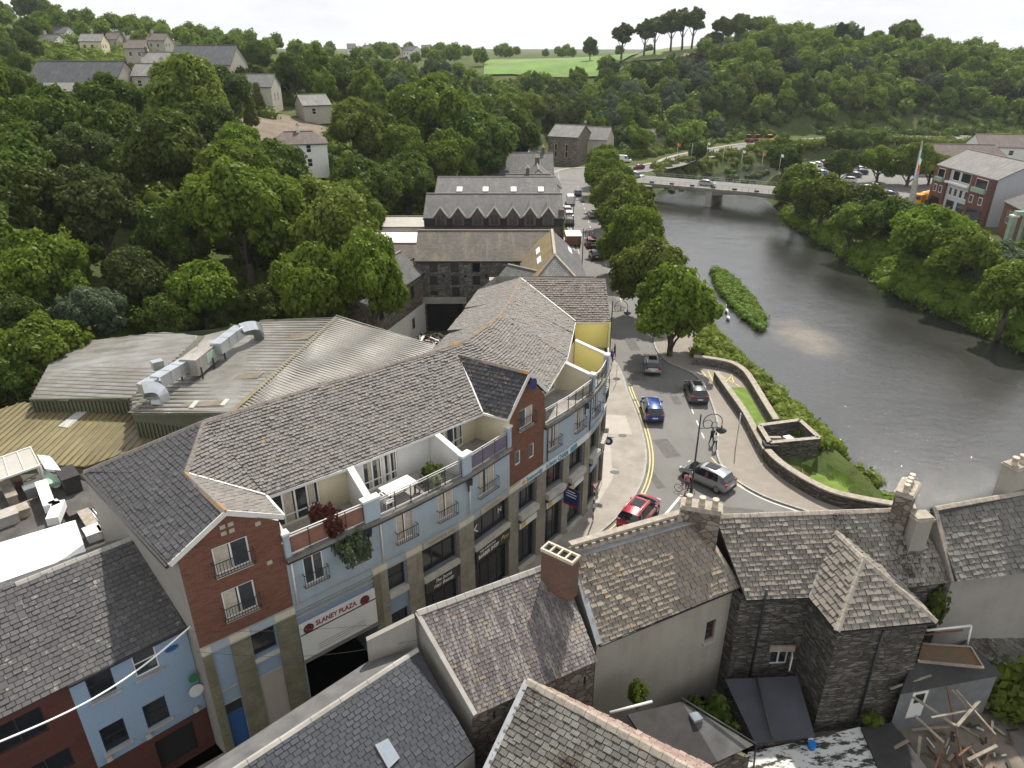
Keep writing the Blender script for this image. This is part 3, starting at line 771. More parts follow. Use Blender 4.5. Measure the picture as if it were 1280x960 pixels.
glaze(3, .46, 2.98, 4.9, 6.8, fm='dark_frame', gm='glass_dark', cols=3, rows=[.72], fw=.07, depth=.3); glaze(3, .46, 2.98, .3, 3.65, fm='dark_frame', gm='glass_dark', cols=3, rows=[.8], fw=.08, depth=.3)
glaze(3, 1.78, 2.9, 8.0, 9.75, cols=2, curtain=((0, .4), (.55, 1.)))
glaze(4, .72, 3.95, 4.9, 6.8, fm='dark_frame', gm='glass_dark', cols=3, rows=[.75], fw=.07, depth=.3); glaze(4, .72, 3.95, .3, 3.55, fm='dark_frame', gm='glass_dark', cols=4, rows=[.8], fw=.08, depth=.3)
glaze(4, 1.3, 2.75, 8.0, 9.75, cols=2, curtain=((.05, .3), (.6, 1.)))
glaze(5, .84, 2.64, 4.8, 6.4, fm='dark_frame', gm='glass_dark', cols=3, fw=.06, depth=.28); glaze(5, .84, 2.64, .4, 3.55, fm='dark_frame', gm='glass_dark', cols=2, rows=[.8], fw=.08, depth=.28)
glaze(5, .95, 2.3, 10.9, 12.2, cols=2, curtain=((.5, 1.),)); glaze(5, .55, 1.1, 8.5, 9.5, cols=1, fw=.07); glaze(5, 1.95, 2.5, 8.35, 9.4, cols=1, fw=.07)
glaze(6, .28, 2.14, 5.0, 6.7, fm='dark_frame', gm='glass_dark', cols=3, fw=.06, depth=.28); glaze(6, .28, 2.14, .4, 3.6, fm='dark_frame', gm='glass_dark', cols=3, rows=[.8], fw=.08, depth=.28)
glaze(6, .55, 1.65, 8.0, 9.8, cols=2, curtain=((0, .3), (.7, 1.)))
glaze(7, .36, 2.3, 5.0, 6.7, fm='dark_frame', gm='glass_dark', cols=2, fw=.06, depth=.28); glaze(7, .36, 2.3, .4, 3.6, fm='dark_frame', gm='glass_dark', cols=2, rows=[.8], fw=.08, depth=.28)
glaze(7, 1.1, 2.2, 8.0, 9.8, cols=2, curtain=((0, .3), (.7, 1.)))
glaze(8, .6, 2.2, 5.0, 6.7, fm='dark_frame', gm='glass_dark', cols=2, fw=.06, depth=.25); glaze(8, .6, 2.2, .4, 3.6, fm='dark_frame', gm='glass_dark', cols=2, fw=.08, depth=.25)
glaze(9, .5, 2.1, 5.0, 6.7, fm='dark_frame', gm='glass_dark', cols=2, fw=.06, depth=.25); glaze(9, .5, 2.1, .4, 3.6, fm='dark_frame', gm='glass_dark', cols=2, fw=.08, depth=.25)
glaze(8, .9, 1.9, 8.0, 9.8, cols=2); glaze(9, 1., 2., 8.0, 9.8, cols=2)
glaze(10, .5, 2.5, 5.0, 6.7, fm='dark_frame', gm='glass_dark', cols=2, fw=.06, depth=.25); glaze(10, .5, 2.5, .4, 3.6, fm='dark_frame', gm='glass_dark', cols=2, fw=.08, depth=.25); glaze(10, 1., 2., 8.0, 9.8, cols=2)
glaze(11, .6, 2.6, .4, 6.6, fm='dark_frame', gm='glass_dark', cols=2, rows=3, fw=.08, depth=.25)
BRICK = (0, 5)
for i in range(NS):
    A, B = seg(i); low = 'render_blue_grey' if i < 2 else ('render_blue_grey' if i == 2 else 'panel_grey')
    wall(W, A, B, 0, ZB, low, [h for h in HOL[i] if h[3] < ZB+.01], .3)
    up = 'brick_red' if i in BRICK else 'render_blue'
    wall(W, A, B, ZT, 12.32 if i in BRICK or i > 10 else 10.0, up, [h for h in HOL[i] if h[3] > ZT], .14)
# gable triangles
def gable(i, za, mat, z0=12.32):
    A, B = seg(i); mid = (A+B)/2; W.face([(A.x, A.y, z0), (B.x, B.y, z0), (mid.x, mid.y, za)], mat)
gable(0, 13.8, 'brick_red'); gable(5, 14.4, 'brick_red')
E12 = 12.3
GA1 = (FP[0]+FP[1])/2; GA2 = (FP[5]+FP[6])/2
BL = P(105, 590, E12)
W.face([(FP[0].x, FP[0].y, 0), (BL.x, BL.y, 0), (BL.x, BL.y, E12), (FP[0].x, FP[0].y, E12)], 'render_grey')
BK = [BL, Vector((-13.5, 36.9, E12)), Vector((-7.3, 41.3, E12)), P(560, 415, E12), P(581, 385, E12), P(598, 362, E12), Vector((-1.5, 66, E12)), Vector((7.9, 66, E12))]
for a, b in zip(BK, BK[1:]): W.face([(a.x, a.y, 0), (b.x, b.y, 0), (b.x, b.y, E12-.05), (a.x, a.y, E12-.05)], 'render_grey')
W.build('wall', plaza)
# bands, ledges, piers
m = MB()
for i, a, b, mo in piers: panel(i, a, min(b, L_(i)), .12, ZB, .10, .16, 'pier_stone_mossy' if mo or i == 1 else 'pier_stone', '', m=m)
build_split(m, 'pier', plaza)
m = MB()
for i in range(NS):
    if i in (0,): 
        for a, b, c in ((0, .42, 'band_stone'), (.42, 1.28, 'render_blue'), (1.28, 2.2, 'band_stone'), (2.2, 3.45, 'render_blue'), (3.45, L_(0), 'band_stone')): panel(i, a, b, ZB+.001, ZT, .12, .2, c, '', m=m)
    elif i == 1:
        panel(i, 0, L_(1)-.42, ZB, ZT, .06, .12, 'render_blue', '', m=m); panel(i, L_(1)-.42, L_(1), ZB, ZT, .12, .2, 'band_stone', '', m=m)
    else:
        last = 0
        for (j, a, b, mo) in [q for q in piers if q[0] == i]:
            if a > last+.01: panel(i, last, a, ZB, ZT, .11, .2, 'sign_white' if i in (5, 6, 7) else 'render_blue', '', m=m)
            panel(i, a, min(b, L_(i)), ZB, ZT, .122, .2, 'band_stone', '', m=m); last = b
        if last < L_(i)-.01: panel(i, last, L_(i), ZB, ZT, .11, .2, 'render_blue', '', m=m)
    for z in (ZB-.03, ZT+.02): panel(i, 0, L_(i), z-.02, z+.02, .145, .04, 'sign_cream', '', m=m)
panel(1, 0, L_(1)-.3, 6.42, 6.5, .08, .1, 'sign_cream', '', m=m)
m.build('string_band', plaza)
m = MB()
for i, a, b in ((3, .42, 3.05), (4, .68, 4.0), (2, .45, 1.68)):
    z = 4.62 if i > 2 else 4.9; panel(i, a, b, z-.16, z+.16, .22, .5, 'ledge_stone', '', m=m)
for i, a, b in ((5, .8, 2.68), (6, .24, 2.2), (7, .32, 2.35), (8, .55, 2.25), (9, .45, 2.1), (10, .4, 2.5)):
    panel(i, a, b, 4.36, 4.78, .4, .6, 'ledge_stone', '', m=m); panel(i, a, b, 4.14, 4.36, .28, .5, 'letter_navy', '', m=m)
for i, a, b in ((2, .45, 1.68), (3, .42, 3.05), (4, .68, 4.0), (5, .8, 2.68), (6, .24, 2.2), (7, .32, 2.35), (8, .55, 2.25), (9, .45, 2.1)): panel(i, a, b, .12, .38, .2, .3, 'ledge_stone', '', m=m)
panel(0, 2.2, 3.43, 4.9, 5.12, .1, .25, 'ledge_stone', '', m=m); panel(0, .42, 1.28, 4.2, 4.26, .04, .1, 'sign_cream', '', m=m); panel(0, .42, 1.28, 3.32, 3.38, .04, .1, 'sign_cream', '', m=m); panel(0, 2.2, 3.43, 3.9, 3.96, .05, .1, 'sign_cream', '', m=m)
panel(0, 2.2, 3.43, .15, 3.88, .02, .05, 'render_tan', '', m=m)
build_split(m, 'ledge', plaza)
for n_, (i, s0, s1, z0, z1, kw) in enumerate(GB):
    A, B = seg(i); w_ = window(plaza, A, B, s0, s1, z0, z1, **kw, name='shop_window' if kw.get('fm') == 'dark_frame' else 'window')
    if kw.get('fm') != 'dark_frame' and s1-s0 > .8:
        if n_ != -1: balconette(plaza, A, B, s0-.12, s1+.12, z0+.05, .75, .25)
        panel(i, s0-.05, s1+.05, z0-.14, z0-.02, .1, .2, 'ledge_stone', 'sill', w_)
# arcade mouth
A, B = seg(1); d = (B-A).xy.normalized(); d = Vector((d.x, d.y, 0)); n = Vector((d.y, -d.x, 0))
m = MB(); a0 = Vector((A.x, A.y, 0))+d*.12; a1 = Vector((A.x, A.y, 0))+d*(L_(1)-.45)
for p, q_ in ((a0, a0-n*6), (a0-n*6, a1-n*6), (a1-n*6, a1)): m.face([p+Vector((0, 0, .1)), q_+Vector((0, 0, .1)), q_+Vector((0, 0, 3.4)), p+Vector((0, 0, 3.4))], 'panel_grey')
m.face([a0+Vector((0, 0, 3.38)), a1+Vector((0, 0, 3.38)), a1-n*6+Vector((0, 0, 3.38)), a0-n*6+Vector((0, 0, 3.38))], 'panel_grey')
m.build('arcade_passage', plaza)
sg = panel(1, .04, L_(1)-.44, 3.7, 6.02, .16, .08, 'sign_white', 'arcade_sign')
panel(1, .04, L_(1)-.44, 5.30, 5.36, .18, .02, 'sign_black', 'strip', sg); panel(1, 0.02, L_(1)-.44, 3.40, 3.68, .12, .1, 'panel_grey', 'lintel', sg)
for zz in (4.25, 4.1, 3.95): panel(1, .9, 3.6, zz, zz+.02, .168, .01, 'letter_grey', 'rule', sg)
lettering(sg, 'SLANEY PLAZA', A, B, 2.05, 5.66, .42, .17, 'letter_red', width=2.3, bold=.006)
for s_ in (.5, 3.68):
    m = MB(); c = Vector((A.x, A.y, 0))+d*s_+Vector((0, 0, 5.6))+n*.17; Z = Vector((0, 0, 1))
    for r_, o_, mt in ((.27, 0, 'sign_black'), (.21, .02, 'letter_red')):
        ring = [c+d*r_*math.cos(t)+Z*r_*math.sin(t) for t in [k_*math.pi/8 for k_ in range(16)]]
        m.hexa([p+n*o_ for p in ring], [p+n*(o_+.03) for p in ring], mt)
    for a_ in range(5):
        t = a_*2*math.pi/5+.3; m.box(c+n*.06+d*.1*math.cos(t)+Z*.1*math.sin(t), (.07, .02, .07), 'sign_black', ax=(d, -n, Z))
    m.build('emblem', sg)
# shop signs
def sign(i, s0, s1, z0, z1, mat, name='shop_sign', out=.2): return panel(i, s0, s1, z0, z1, out, .1, mat, name)
A, B = seg(3); sg = sign(3, .46, 2.98, 3.62, 4.44, 'sign_black'); lettering(sg, 'The Secret', A, B, 1.75, 4.2, .34, .205, 'letter_white', shear=.3, width=1.2); lettering(sg, 'Hair Beauty', A, B, 1.75, 3.86, .34, .205, 'letter_white', shear=.3, width=1.5)
sg = sign(3, .5, 2.95, 6.88, 7.24, 'sign_cream', out=.17)
def marks(i, s0, s1, z, h, n_, par, out, mat='letter_grey'):
    """lettering too worn to read"""
    rr = random.Random(i*7+n_); m = MB(); A, B = seg(i); d = (B-A).xy.normalized(); d = Vector((d.x, d.y, 0)); nn = Vector((d.y, -d.x, 0))
    for q in range(n_):
        s_ = lerp(s0, s1, (q+.5)/n_); c = Vector((A.x, A.y, 0))+d*s_+nn*out; w_ = (s1-s0)/n_
        m.box(c+Vector((0, 0, z)), (w_*.16, .01, h), mat, ax=(d, -nn, Vector((0, 0, 1))))
        if rr.random() < .7: m.box(c+d*w_*.25+Vector((0, 0, z+rr.choice((-.4, 0, .4))*h)), (w_*.4, .01, h*.16), mat, ax=(d, -nn, Vector((0, 0, 1))))
        if rr.random() < .6: m.box(c+d*w_*.5+Vector((0, 0, z)), (w_*.14, .01, h), mat, ax=(d, -nn, Vector((0, 0, 1))))
    m.build('lettering', par)
marks(3, .8, 2.7, 7.06, .17, 12, sg, .175)
A, B = seg(4); sg = sign(4, .72, 3.95, 3.56, 4.44, 'sign_black'); lettering(sg, 'THE AMERICAN', A, B, 1.75, 4.22, .22, .205, 'letter_white', width=1.5); lettering(sg, 'BARBER SHOP', A, B, 1.85, 3.88, .36, .205, 'letter_white', width=1.9, bold=.006); lettering(sg, 'Pos', A, B, 3.4, 4.0, .5, .205, 'letter_gold', width=.8, shear=.3)
sg = sign(4, 1.25, 3.6, 6.88, 7.24, 'sign_cream', out=.17); marks(4, 1.7, 3.2, 7.06, .15, 9, sg, .175)
A, B = seg(4)
lettering(sg, 'K', A, B, 1.1, 5.7, .8, -.2, 'letter_white', name='window_lettering'); lettering(sg, 'N', A, B, 3.4, 5.9, .5, -.2, 'letter_white', name='window_lettering')
# chamber sign along the band
A, B = seg(5); sg = sign(5, .9, L_(5), 6.87, 7.3, 'sign_white', 'fascia_sign', .18); lettering(sg, 'Enniscorthy', A, B, 2.35, 7.08, .44, .185, 'letter_teal', width=1.7, bold=.012)
m = MB(); d = (B-A).xy.normalized(); d = Vector((d.x, d.y, 0)); nn = Vector((d.y, -d.x, 0)); c = Vector((A.x, A.y, 0))+d*1.2+Vector((0, 0, 7.08))+nn*.185
ring = [c+d*.19*math.cos(t)+Vector((0, 0, 1))*.19*math.sin(t) for t in [k_*math.pi/6 for k_ in range(12)]]; m.hexa(ring, [p+nn*.02 for p in ring], 'letter_gold'); m.build('emblem', sg)
A, B = seg(6); sg = sign(6, 0, L_(6), 6.87, 7.3, 'sign_white', 'fascia_sign', .18); lettering(sg, '& District', A, B, .65, 7.08, .44, .185, 'letter_teal', width=1.15, bold=.012); lettering(sg, 'CHAM', A, B, 1.95, 7.08, .5, .185, 'letter_teal', width=1.15, bold=.02)
A, B = seg(7); sg = sign(7, 0, L_(7), 6.87, 7.3, 'sign_white', 'fascia_sign', .18); lettering(sg, 'BER', A, B, .7, 7.08, .5, .185, 'letter_teal', width=1., bold=.02)
for i, a, b in ((5, .84, 2.64), (6, .28, 2.14), (7, .36, 2.3)):
    sg = sign(i, a, b, 3.6, 4.12, 'sign_white'); panel(i, a+.1, a+.6, 3.66, 4.06, .21, .01, 'letter_gold', 'emblem', sg)
    A, B = seg(i); marks(i, a+.7, b-.1, 4.25, .12, 12, sg, .29, 'letter_white')
sg = sign(8, .6, 2.2, 3.55, 4.1, 'render_blue'); sg = sign(9, .5, 2.1, 3.3, 4.2, 'letter_navy'); marks(9, .7, 1.9, 3.8, .3, 6, sg, .205, 'letter_white')
# projecting estate board, round hanging sign
def projecting(i, s, z0, z1, w_, name, mats, rnd_=False):
    A, B = seg(i); d = (B-A).xy.normalized(); d = Vector((d.x, d.y, 0)); nn = Vector((d.y, -d.x, 0)); b = Vector((A.x, A.y, 0))+d*s; Z = Vector((0, 0, 1)); m = MB()
    m.bar(b+Z*z1, b+nn*(w_+.2)+Z*z1, .05, .05, 'iron')
    if rnd_:
        c = b+nn*(w_/2+.15)+Z*(z0+z1)/2; r_ = (z1-z0)/2
        ring = [c-d*.04+nn*r_*math.cos(t)+Z*r_*math.sin(t) for t in [k_*math.pi/10 for k_ in range(20)]]; m.hexa(ring, [p+d*.08 for p in ring], mats[0])
        ring = [c-d*.045+(nn*math.cos(t)+Z*math.sin(t))*r_*.45 for t in [k_*math.pi/6 for k_ in range(12)]]; m.hexa(ring, [p+d*.09 for p in ring], mats[1])
    else:
        m.box(b+nn*(w_/2+.15)+Z*(z0+z1)/2, (w_, .06, z1-z0), mats[0], ax=(nn, d, Z)); m.box(b+nn*(w_/2+.15)+Z*(z0-.1), (w_, .06, .2), mats[1], ax=(nn, d, Z))
        for q, f in ((.32, .5), (.16, .7), (-.02, .6)): m.box(b+nn*(w_/2+.15)+Z*((z0+z1)/2+q*(z1-z0)), (w_*f, .08, .07), 'letter_white', ax=(nn, d, Z))
    m.build(name, plaza)
projecting(6, 2.25, 3.3, 4.5, 1.3, 'projecting_sign', ('letter_navy', 'letter_red'))
projecting(9, 1.9, 3.9, 4.6, .7, 'projecting_sign', ('letter_navy', 'letter_white'), True)
# cornice and gutter under the terraces
m = MB()
for i in [1, 2, 3, 4, 6, 7, 8, 9, 10]:
    e0 = -.06 if i in (2, 3, 4, 7, 8, 9, 10) else 0
    panel(i, e0, L_(i), 9.86, 10.02, .20, .35, 'gutter', '', m=m); panel(i, e0, L_(i), 10.02, 10.22, .26, .42, 'coping', '', m=m)
build_split(m, 'cornice', plaza)
dr = MB()
for i, s_ in ((1, 4.3), (4, .3), (7, 2.2)):
    A, B = seg(i); d = (B-A).xy.normalized(); n = Vector((d.y, -d.x, 0)); b = Vector((A.x+d.x*s_, A.y+d.y*s_, 0)); dr.box(b+n*.22+Vector((0, 0, 9.7)), (.3, .3, .3), 'gutter'); dr.tube([b+n*.12+Vector((0, 0, 9.6)), b+n*.12+Vector((0, 0, 9.0))], .05, 'gutter')
build_split(dr, 'floodlight', plaza)
dp = MB()
for i, s_ in ((1, .2), (2, .3), (4, .4), (6, .3), (8, .2)):
    A, B = seg(i); d = (B-A).xy.normalized(); b = Vector((A.x+d.x*s_+d.y*.1, A.y+d.y*s_-d.x*.1, 0)); dp.tube([b+Vector((0, 0, 9.8)), b+Vector((0, 0, 7.35))], .045, 'render_white' if i < 6 else 'gutter', 6)
build_split(dp, 'downpipe', plaza)
# setback storey: terrace floor, rear wall with french windows
SB = 2.45
def inset(pts, dist):
    o = []
    for i, p in enumerate(pts):
        a = pts[max(i-1, 0)]; b = pts[min(i+1, len(pts)-1)]; d = (b-a).xy.normalized(); o.append(Vector((p.x-d.y*dist, p.y+d.x*dist, 0)))
    return o
t1 = FP[1:6]; i1 = inset(t1, SB); t2 = FP[6:11]+[Vector((7.5, 53.4, 0))]; i2 = inset(t2, SB+.1)
m = MB()
for o_, n_ in ((t1, i1), (t2, i2)):
    for j in range(len(o_)-1): m.face([(o_[j].x, o_[j].y, 10.06), (o_[j+1].x, o_[j+1].y, 10.06), (n_[j+1].x, n_[j+1].y, 10.06), (n_[j].x, n_[j].y, 10.06)], 'terrace_deck')
m.build('terrace_floor', plaza)
m = MB(); FW = []
cols = ['render_cream', 'render_white', 'render_white', 'render_cream']
for j in range(4):
    a, b = i1[j], i1[j+1]; L = (b-a).length
    h = {0: (.35, L-.5), 1: (.4, L-.1), 2: (.1, .9), 3: (.35, L-.75)}[j]
    h = {0: (.5, 3.1), 1: (.9, L-.05), 2: (.0, .95), 3: (.2, 2.6)}[j]
    h = (max(.06, h[0]), min(L-.06, h[1]), 10.1, 12.05)
    wall(m, a, b, 10.06, 12.3, cols[j], [h], .12); FW.append((a, b, h))
for j in range(len(i2)-1):
    a, b = i2[j], i2[j+1]; L = (b-a).length
    h = [(.1, L-.2, 10.1, 12.0)] if j in (0, 1) else []
    wall(m, a, b, 10.06, 12.3, 'render_cream', h, .12)
    if h: FW.append((a, b, h[0]))
# side cheeks of the brick gables and cross walls between terraces
def cross(a, b, mat, z1=11.9, z2=12.3, th=.25):
    a = Vector((a.x, a.y, 0)); b = Vector((b.x, b.y, 0)); d = (b-a).normalized(); n = Vector((d.y, -d.x, 0))*th/2
    m.hexa([a-n+Vector((0, 0, 10.06)), a+n+Vector((0, 0, 10.06)), b+n+Vector((0, 0, 10.06)), b-n+Vector((0, 0, 10.06))], [a-n+Vector((0, 0, z1)), a+n+Vector((0, 0, z1)), b+n+Vector((0, 0, z2)), b-n+Vector((0, 0, z2))], mat)
    c = MB
    m.hexa([a-n*1.5+Vector((0, 0, z1)), a+n*1.5+Vector((0, 0, z1)), b+n*1.5+Vector((0, 0, z2)), b-n*1.5+Vector((0, 0, z2))], [a-n*1.5+Vector((0, 0, z1+.1)), a+n*1.5+Vector((0, 0, z1+.1)), b+n*1.5+Vector((0, 0, z2+.1)), b-n*1.5+Vector((0, 0, z2+.1))], 'render_white')
def at(i, s_, out=0.):
    A, B = seg(i); d = (B-A).xy.normalized(); return Vector((A.x+d.x*s_+d.y*out, A.y+d.y*s_-d.x*out, 0))
cross(at(1, .12), at(1, .12, -SB), 'render_cream', 11.0, 12.3); cross(at(1, L_(1)-.1), at(1, L_(1)+.05, -SB), 'render_white', 11.3, 12.3); cross(at(4, .1), at(4, .0, -SB), 'render_white', 11.3, 12.3)
cross(at(4, L_(4)-.1), at(4, L_(4)-.15, -SB), 'render_cream', 12.2, 12.3)
cross(at(8, .6), at(8, .3, -SB-.1), 'render_cream', 11.4, 12.3); cross(at(9, 1.8), at(9, 1.9, -SB), 'render_yellow', 11.5, 12.3)
YW = P(718, 402, E12)
m.face([(4.95, 53.6, 10.06), (7.9, 53.25, 10.06), (7.9, 53.25, 12.3), (4.95, 53.6, 12.3)], 'render_yellow')
build_split(m, 'setback_wall', plaza)
for a, b, h in FW: window(plaza, a, b, h[0], h[1], h[2], h[3], cols=max(2, int((h[1]-h[0])/.62)), rows=[.28], fw=.09, name='french_window', gm='glass', curtain=((.25, .45), (.8, .95)))
# pillars and railings
m = MB()
for i, s0, s1, z1 in ((1, 0., .28, 11.5), (1, L_(1)-.55, L_(1)+.35, 11.45), (4, -.15, .55, 11.45), (4, L_(4)-.3, L_(4)-.0, 11.6), (8, .45, .8, 11.5), (9, 1.6, 2.0, 11.5)):
    panel(i, s0, s1, 10.24, z1, .16, .34, 'render_blue', '', m=m); panel(i, s0-.05, s1+.05, z1, z1+.12, .21, .44, 'render_white', '', m=m)
build_split(m, 'parapet_pillar', plaza)
def railing(i, s0, s1, z0, z1, fill):
    A, B = seg(i); m = MB(); d = (B-A).xy.normalized(); d = Vector((d.x, d.y, 0)); n = Vector((d.y, -d.x, 0)); pt = lambda s_, z: Vector((A.x, A.y, z))+d*s_+n*.02
    for z in (z1, z1-.14, z0+.08): m.bar(pt(s0, z), pt(s1, z), .05, .045, 'steel_rail' if fill != 'panel_brown' else 'fascia_white')
    k = max(1, round((s1-s0)/1.1))
    for q in range(k+1): x = lerp(s0, s1, q/k); m.bar(pt(x, z0), pt(x, z1), .05, .05, 'iron')
    if fill: m.box((pt(s0, (z0+z1)/2)+pt(s1, (z0+z1)/2))/2+Vector((0, 0, -.05)), (s1-s0-.05, .02, z1-z0-.3), fill, ax=(d, -n, Vector((0, 0, 1))))
    else:
        for q in range(1, 7): z = lerp(z0+.08, z1-.14, q/7); m.bar(pt(s0, z), pt(s1, z), .012, .012, 'iron')
    m.build('railing', plaza)
railing(1, .3, L_(1)-.55, 10.24, 11.4, 'panel_brown'); railing(2, .35, L_(2), 10.24, 11.3, None); railing(3, 0, L_(3)-.15, 10.24, 11.3, None); railing(4, .55, L_(4)-.32, 10.24, 11.35, 'panel_purple')
railing(6, .05, L_(6), 10.24, 11.3, None); railing(7, 0, L_(7), 10.24, 11.3, None); railing(8, 0, .45, 10.24, 11.3, None); railing(8, .8, L_(8), 10.24, 11.3, None); railing(9, 0, 1.6, 10.24, 11.3, None); railing(9, 2., L_(9), 10.24, 11.3, None); railing(10, 0, 1.3, 10.24, 11.3, None)
# ---------------------------------------------------------------- roof
ZR = 15.0
RD = [P(255, 527, ZR), P(400, 482, ZR), P(544, 439, ZR), P(581, 426, ZR), P(608, 407, ZR), P(625, 394, 14.9), P(637, 376, 14.7), P(650, 347.5, 14.5)]
G1R = P(232, 592, 13.85); G1A = Vector((GA1.x+.12, GA1.y-.15, 13.92))
EV = [P(333, 620, E12), P(437, 583, E12), P(537, 543, E12), P(603, 516, E12)]
EV2 = [P(684, 488, E12), P(709, 447, E12), P(716, 417, E12), P(719, 402, E12)]
FL = P(212, 705, E12); FR = P(355, 645, E12)
G2R = P(573, 444, 14.55); G2A = Vector((GA2.x+.12, GA2.y-.12, 14.5)); G2L = P(635, 524, 12.2)
RR = P(757, 350, 14.4); RE = [P(719, 402, E12), P(763, 402, E12)]
RF = MB()
slates(RF, [BL, FL, G1A, G1R], 'slate_plaza_dark', .3, .26, seed=2); slates(RF, [BL, G1R, RD[0]], 'slate_plaza_dark', .3, .26, seed=3)
slates(RF, [G1R, G1A, FR, EV[0]], 'slate_plaza', .3, .26, seed=4)
S_ = dict(w=.24, h=.20, lift=.06, jit=.015)
slates(RF, [RD[0], G1R, EV[0]], 'slate_plaza', seed=5, **S_)
def at_(p, q, t): return p+(q-p)*t
slates(RF, [RD[0], EV[0], EV[1], RD[1]], 'slate_plaza', seed=6, **S_); slates(RF, [RD[1], EV[1], EV[2], RD[2]], 'slate_plaza', seed=7, **S_)
slates(RF, [RD[2], EV[2], EV[3], G2R], 'slate_plaza', seed=8, **S_)
slates(RF, [RD[2], G2R, RD[3]], 'slate_plaza', seed=81, **S_)
slates(RF, [G2R, EV[3], G2L, G2A], 'slate_gable_dark', .3, .26, seed=9)
slates(RF, [G2R, G2A, EV2[0]], 'slate_plaza', .3, .26, seed=10)
slates(RF, [RD[3], G2R, EV2[0]], 'slate_plaza', seed=11, **S_); slates(RF, [RD[3], EV2[0], RD[4]], 'slate_plaza', seed=12, **S_); slates(RF, [RD[4], EV2[0], EV2[1], RD[5]], 'slate_plaza', seed=13, **S_)
slates(RF, [RD[5], EV2[1], EV2[2], RD[6]], 'slate_plaza', seed=14, **S_); slates(RF, [RD[6], EV2[2], EV2[3], RD[7]], 'slate_plaza', seed=15, **S_)
slates(RF, [RD[7], RE[0], RE[1], RR], 'slate_mossy_orange', .3, .26, lift=.05, seed=16)
# rear slopes
bk = [BK[0], BK[1], BK[2], BK[3], BK[4], BK[5]]
slates(RF, [RD[0], RD[1], bk[1], bk[0]], 'slate_plaza_dark', seed=20); slates(RF, [RD[1], RD[2], bk[2], bk[1]], 'slate_plaza_dark', seed=21)
slates(RF, [RD[2], RD[3], bk[2]], 'slate_plaza', seed=22); slates(RF, [RD[3], RD[4], bk[3], bk[2]], 'slate_plaza', seed=23); slates(RF, [RD[4], RD[5], RD[6], bk[4], bk[3]], 'slate_plaza', seed=24); slates(RF, [RD[6], RD[7], bk[5], bk[4]], 'slate_plaza', seed=25)
slates(RF, [RD[7], RR, Vector((7.9, 62, E12)), bk[5]], 'slate_plaza', seed=26)
roof_ = RF.build('roof', plaza)
m = MB()
ridge(m, [BL, RD[0], RD[1], RD[2]], 'ridge_tile'); ridge(m, RD[2:], 'ridge_orange', seed=8); ridge(m, [RD[0], G1R], 'ridge_tile'); ridge(m, [G1R, G1A], 'ridge_orange'); ridge(m, [G2R, G2A], 'ridge_orange', .26); ridge(m, [RD[7], RR], 'ridge_tile')
build_split(m, 'ridge_tiles', roof_, .5)
m = MB()   # white bargeboards, eaves fascia and valley leads
def barge(a, b, w_=.06, h=.24): m.bar(Vector(a)+Vector((0, 0, -.06)), Vector(b)+Vector((0, 0, -.06)), w_, h, 'fascia_white')
barge(FL, G1A); barge(G1A, FR); barge(G2L, G2A); barge(G2A, EV2[0])
for q in (EV, EV2):
    for a, b in zip(q, q[1:]): m.bar(a+Vector((0, 0, -.1)), b+Vector((0, 0, -.1)), .12, .14, 'fascia_white')
barge(EV[3], G2L, .1, .14); m.bar(RE[0]+Vector((0, 0, -.08)), RE[1]+Vector((0, 0, -.08)), .1, .1, 'fascia_white')
for a, b in ((G1R, EV[0]), (G2R, EV[3]), (RD[7], RE[0])): m.bar(a+Vector((0, 0, .07)), b+Vector((0, 0, .07)), .1, .05, 'fascia_white')
m.bar(EV[0]+Vector((0, 0, .02)), FR+Vector((0, 0, .02)), .12, .1, 'fascia_white'); m.bar(BL+Vector((-.08, -.08, -.1)), FL+Vector((-.08, -.08, -.1)), .14, .14, 'gutter')
m.build('fascia', roof_)
m = MB(); q = P(220, 551, 13.9)+Vector((0, 0, .1)); m.box(q+Vector((0, 0, .12)), (.35, .3, .28), 'lead', .7); m.build('roof_vent', roof_)
m = MB(); c = onwall(660, 478, FP[5], FP[6]); A, B = seg(5); d = (B-A).xy.normalized(); d = Vector((d.x, d.y, 0)); n = Vector((d.y, -d.x, 0)); c = Vector((A.x, A.y, c[1]))+d*c[0]+n*.35
ring = [c+d*.38*math.cos(t)+Vector((0, 0, 1))*.38*math.sin(t)+n*.12*math.cos(t*2)*0 for t in [k_*math.pi/8 for k_ in range(16)]]
m.hexa([p+n*.05 for p in ring], [c+(p-c)*.25-n*.06 for p in ring], 'letter_navy'); m.bar(c, c-n*.36, .04, .04, 'iron'); m.bar(c+Vector((0, 0, -.3)), c+n*.4, .02, .02, 'iron'); m.build('satellite_dish', plaza)
m = MB()
for s_, z in ((1.9, 13.0), (2.25, 13.0), (1.9, 12.66), (2.25, 12.66), (3.4, 12.5), (3.6, 10.2)): panel(0, s_, s_+.24, z, z+.2, .03, .04, 'sign_cream', '', m=m)
build_split(m, 'brick_vent', plaza)
# the blue door beneath the first gable
panel(0, .47, 1.23, .15, 2.5, -.15, .06, 'door_blue', 'door'); panel(0, .47, 1.23, 2.5, 3.28, -.16, .04, 'glass_dark', 'fanlight')

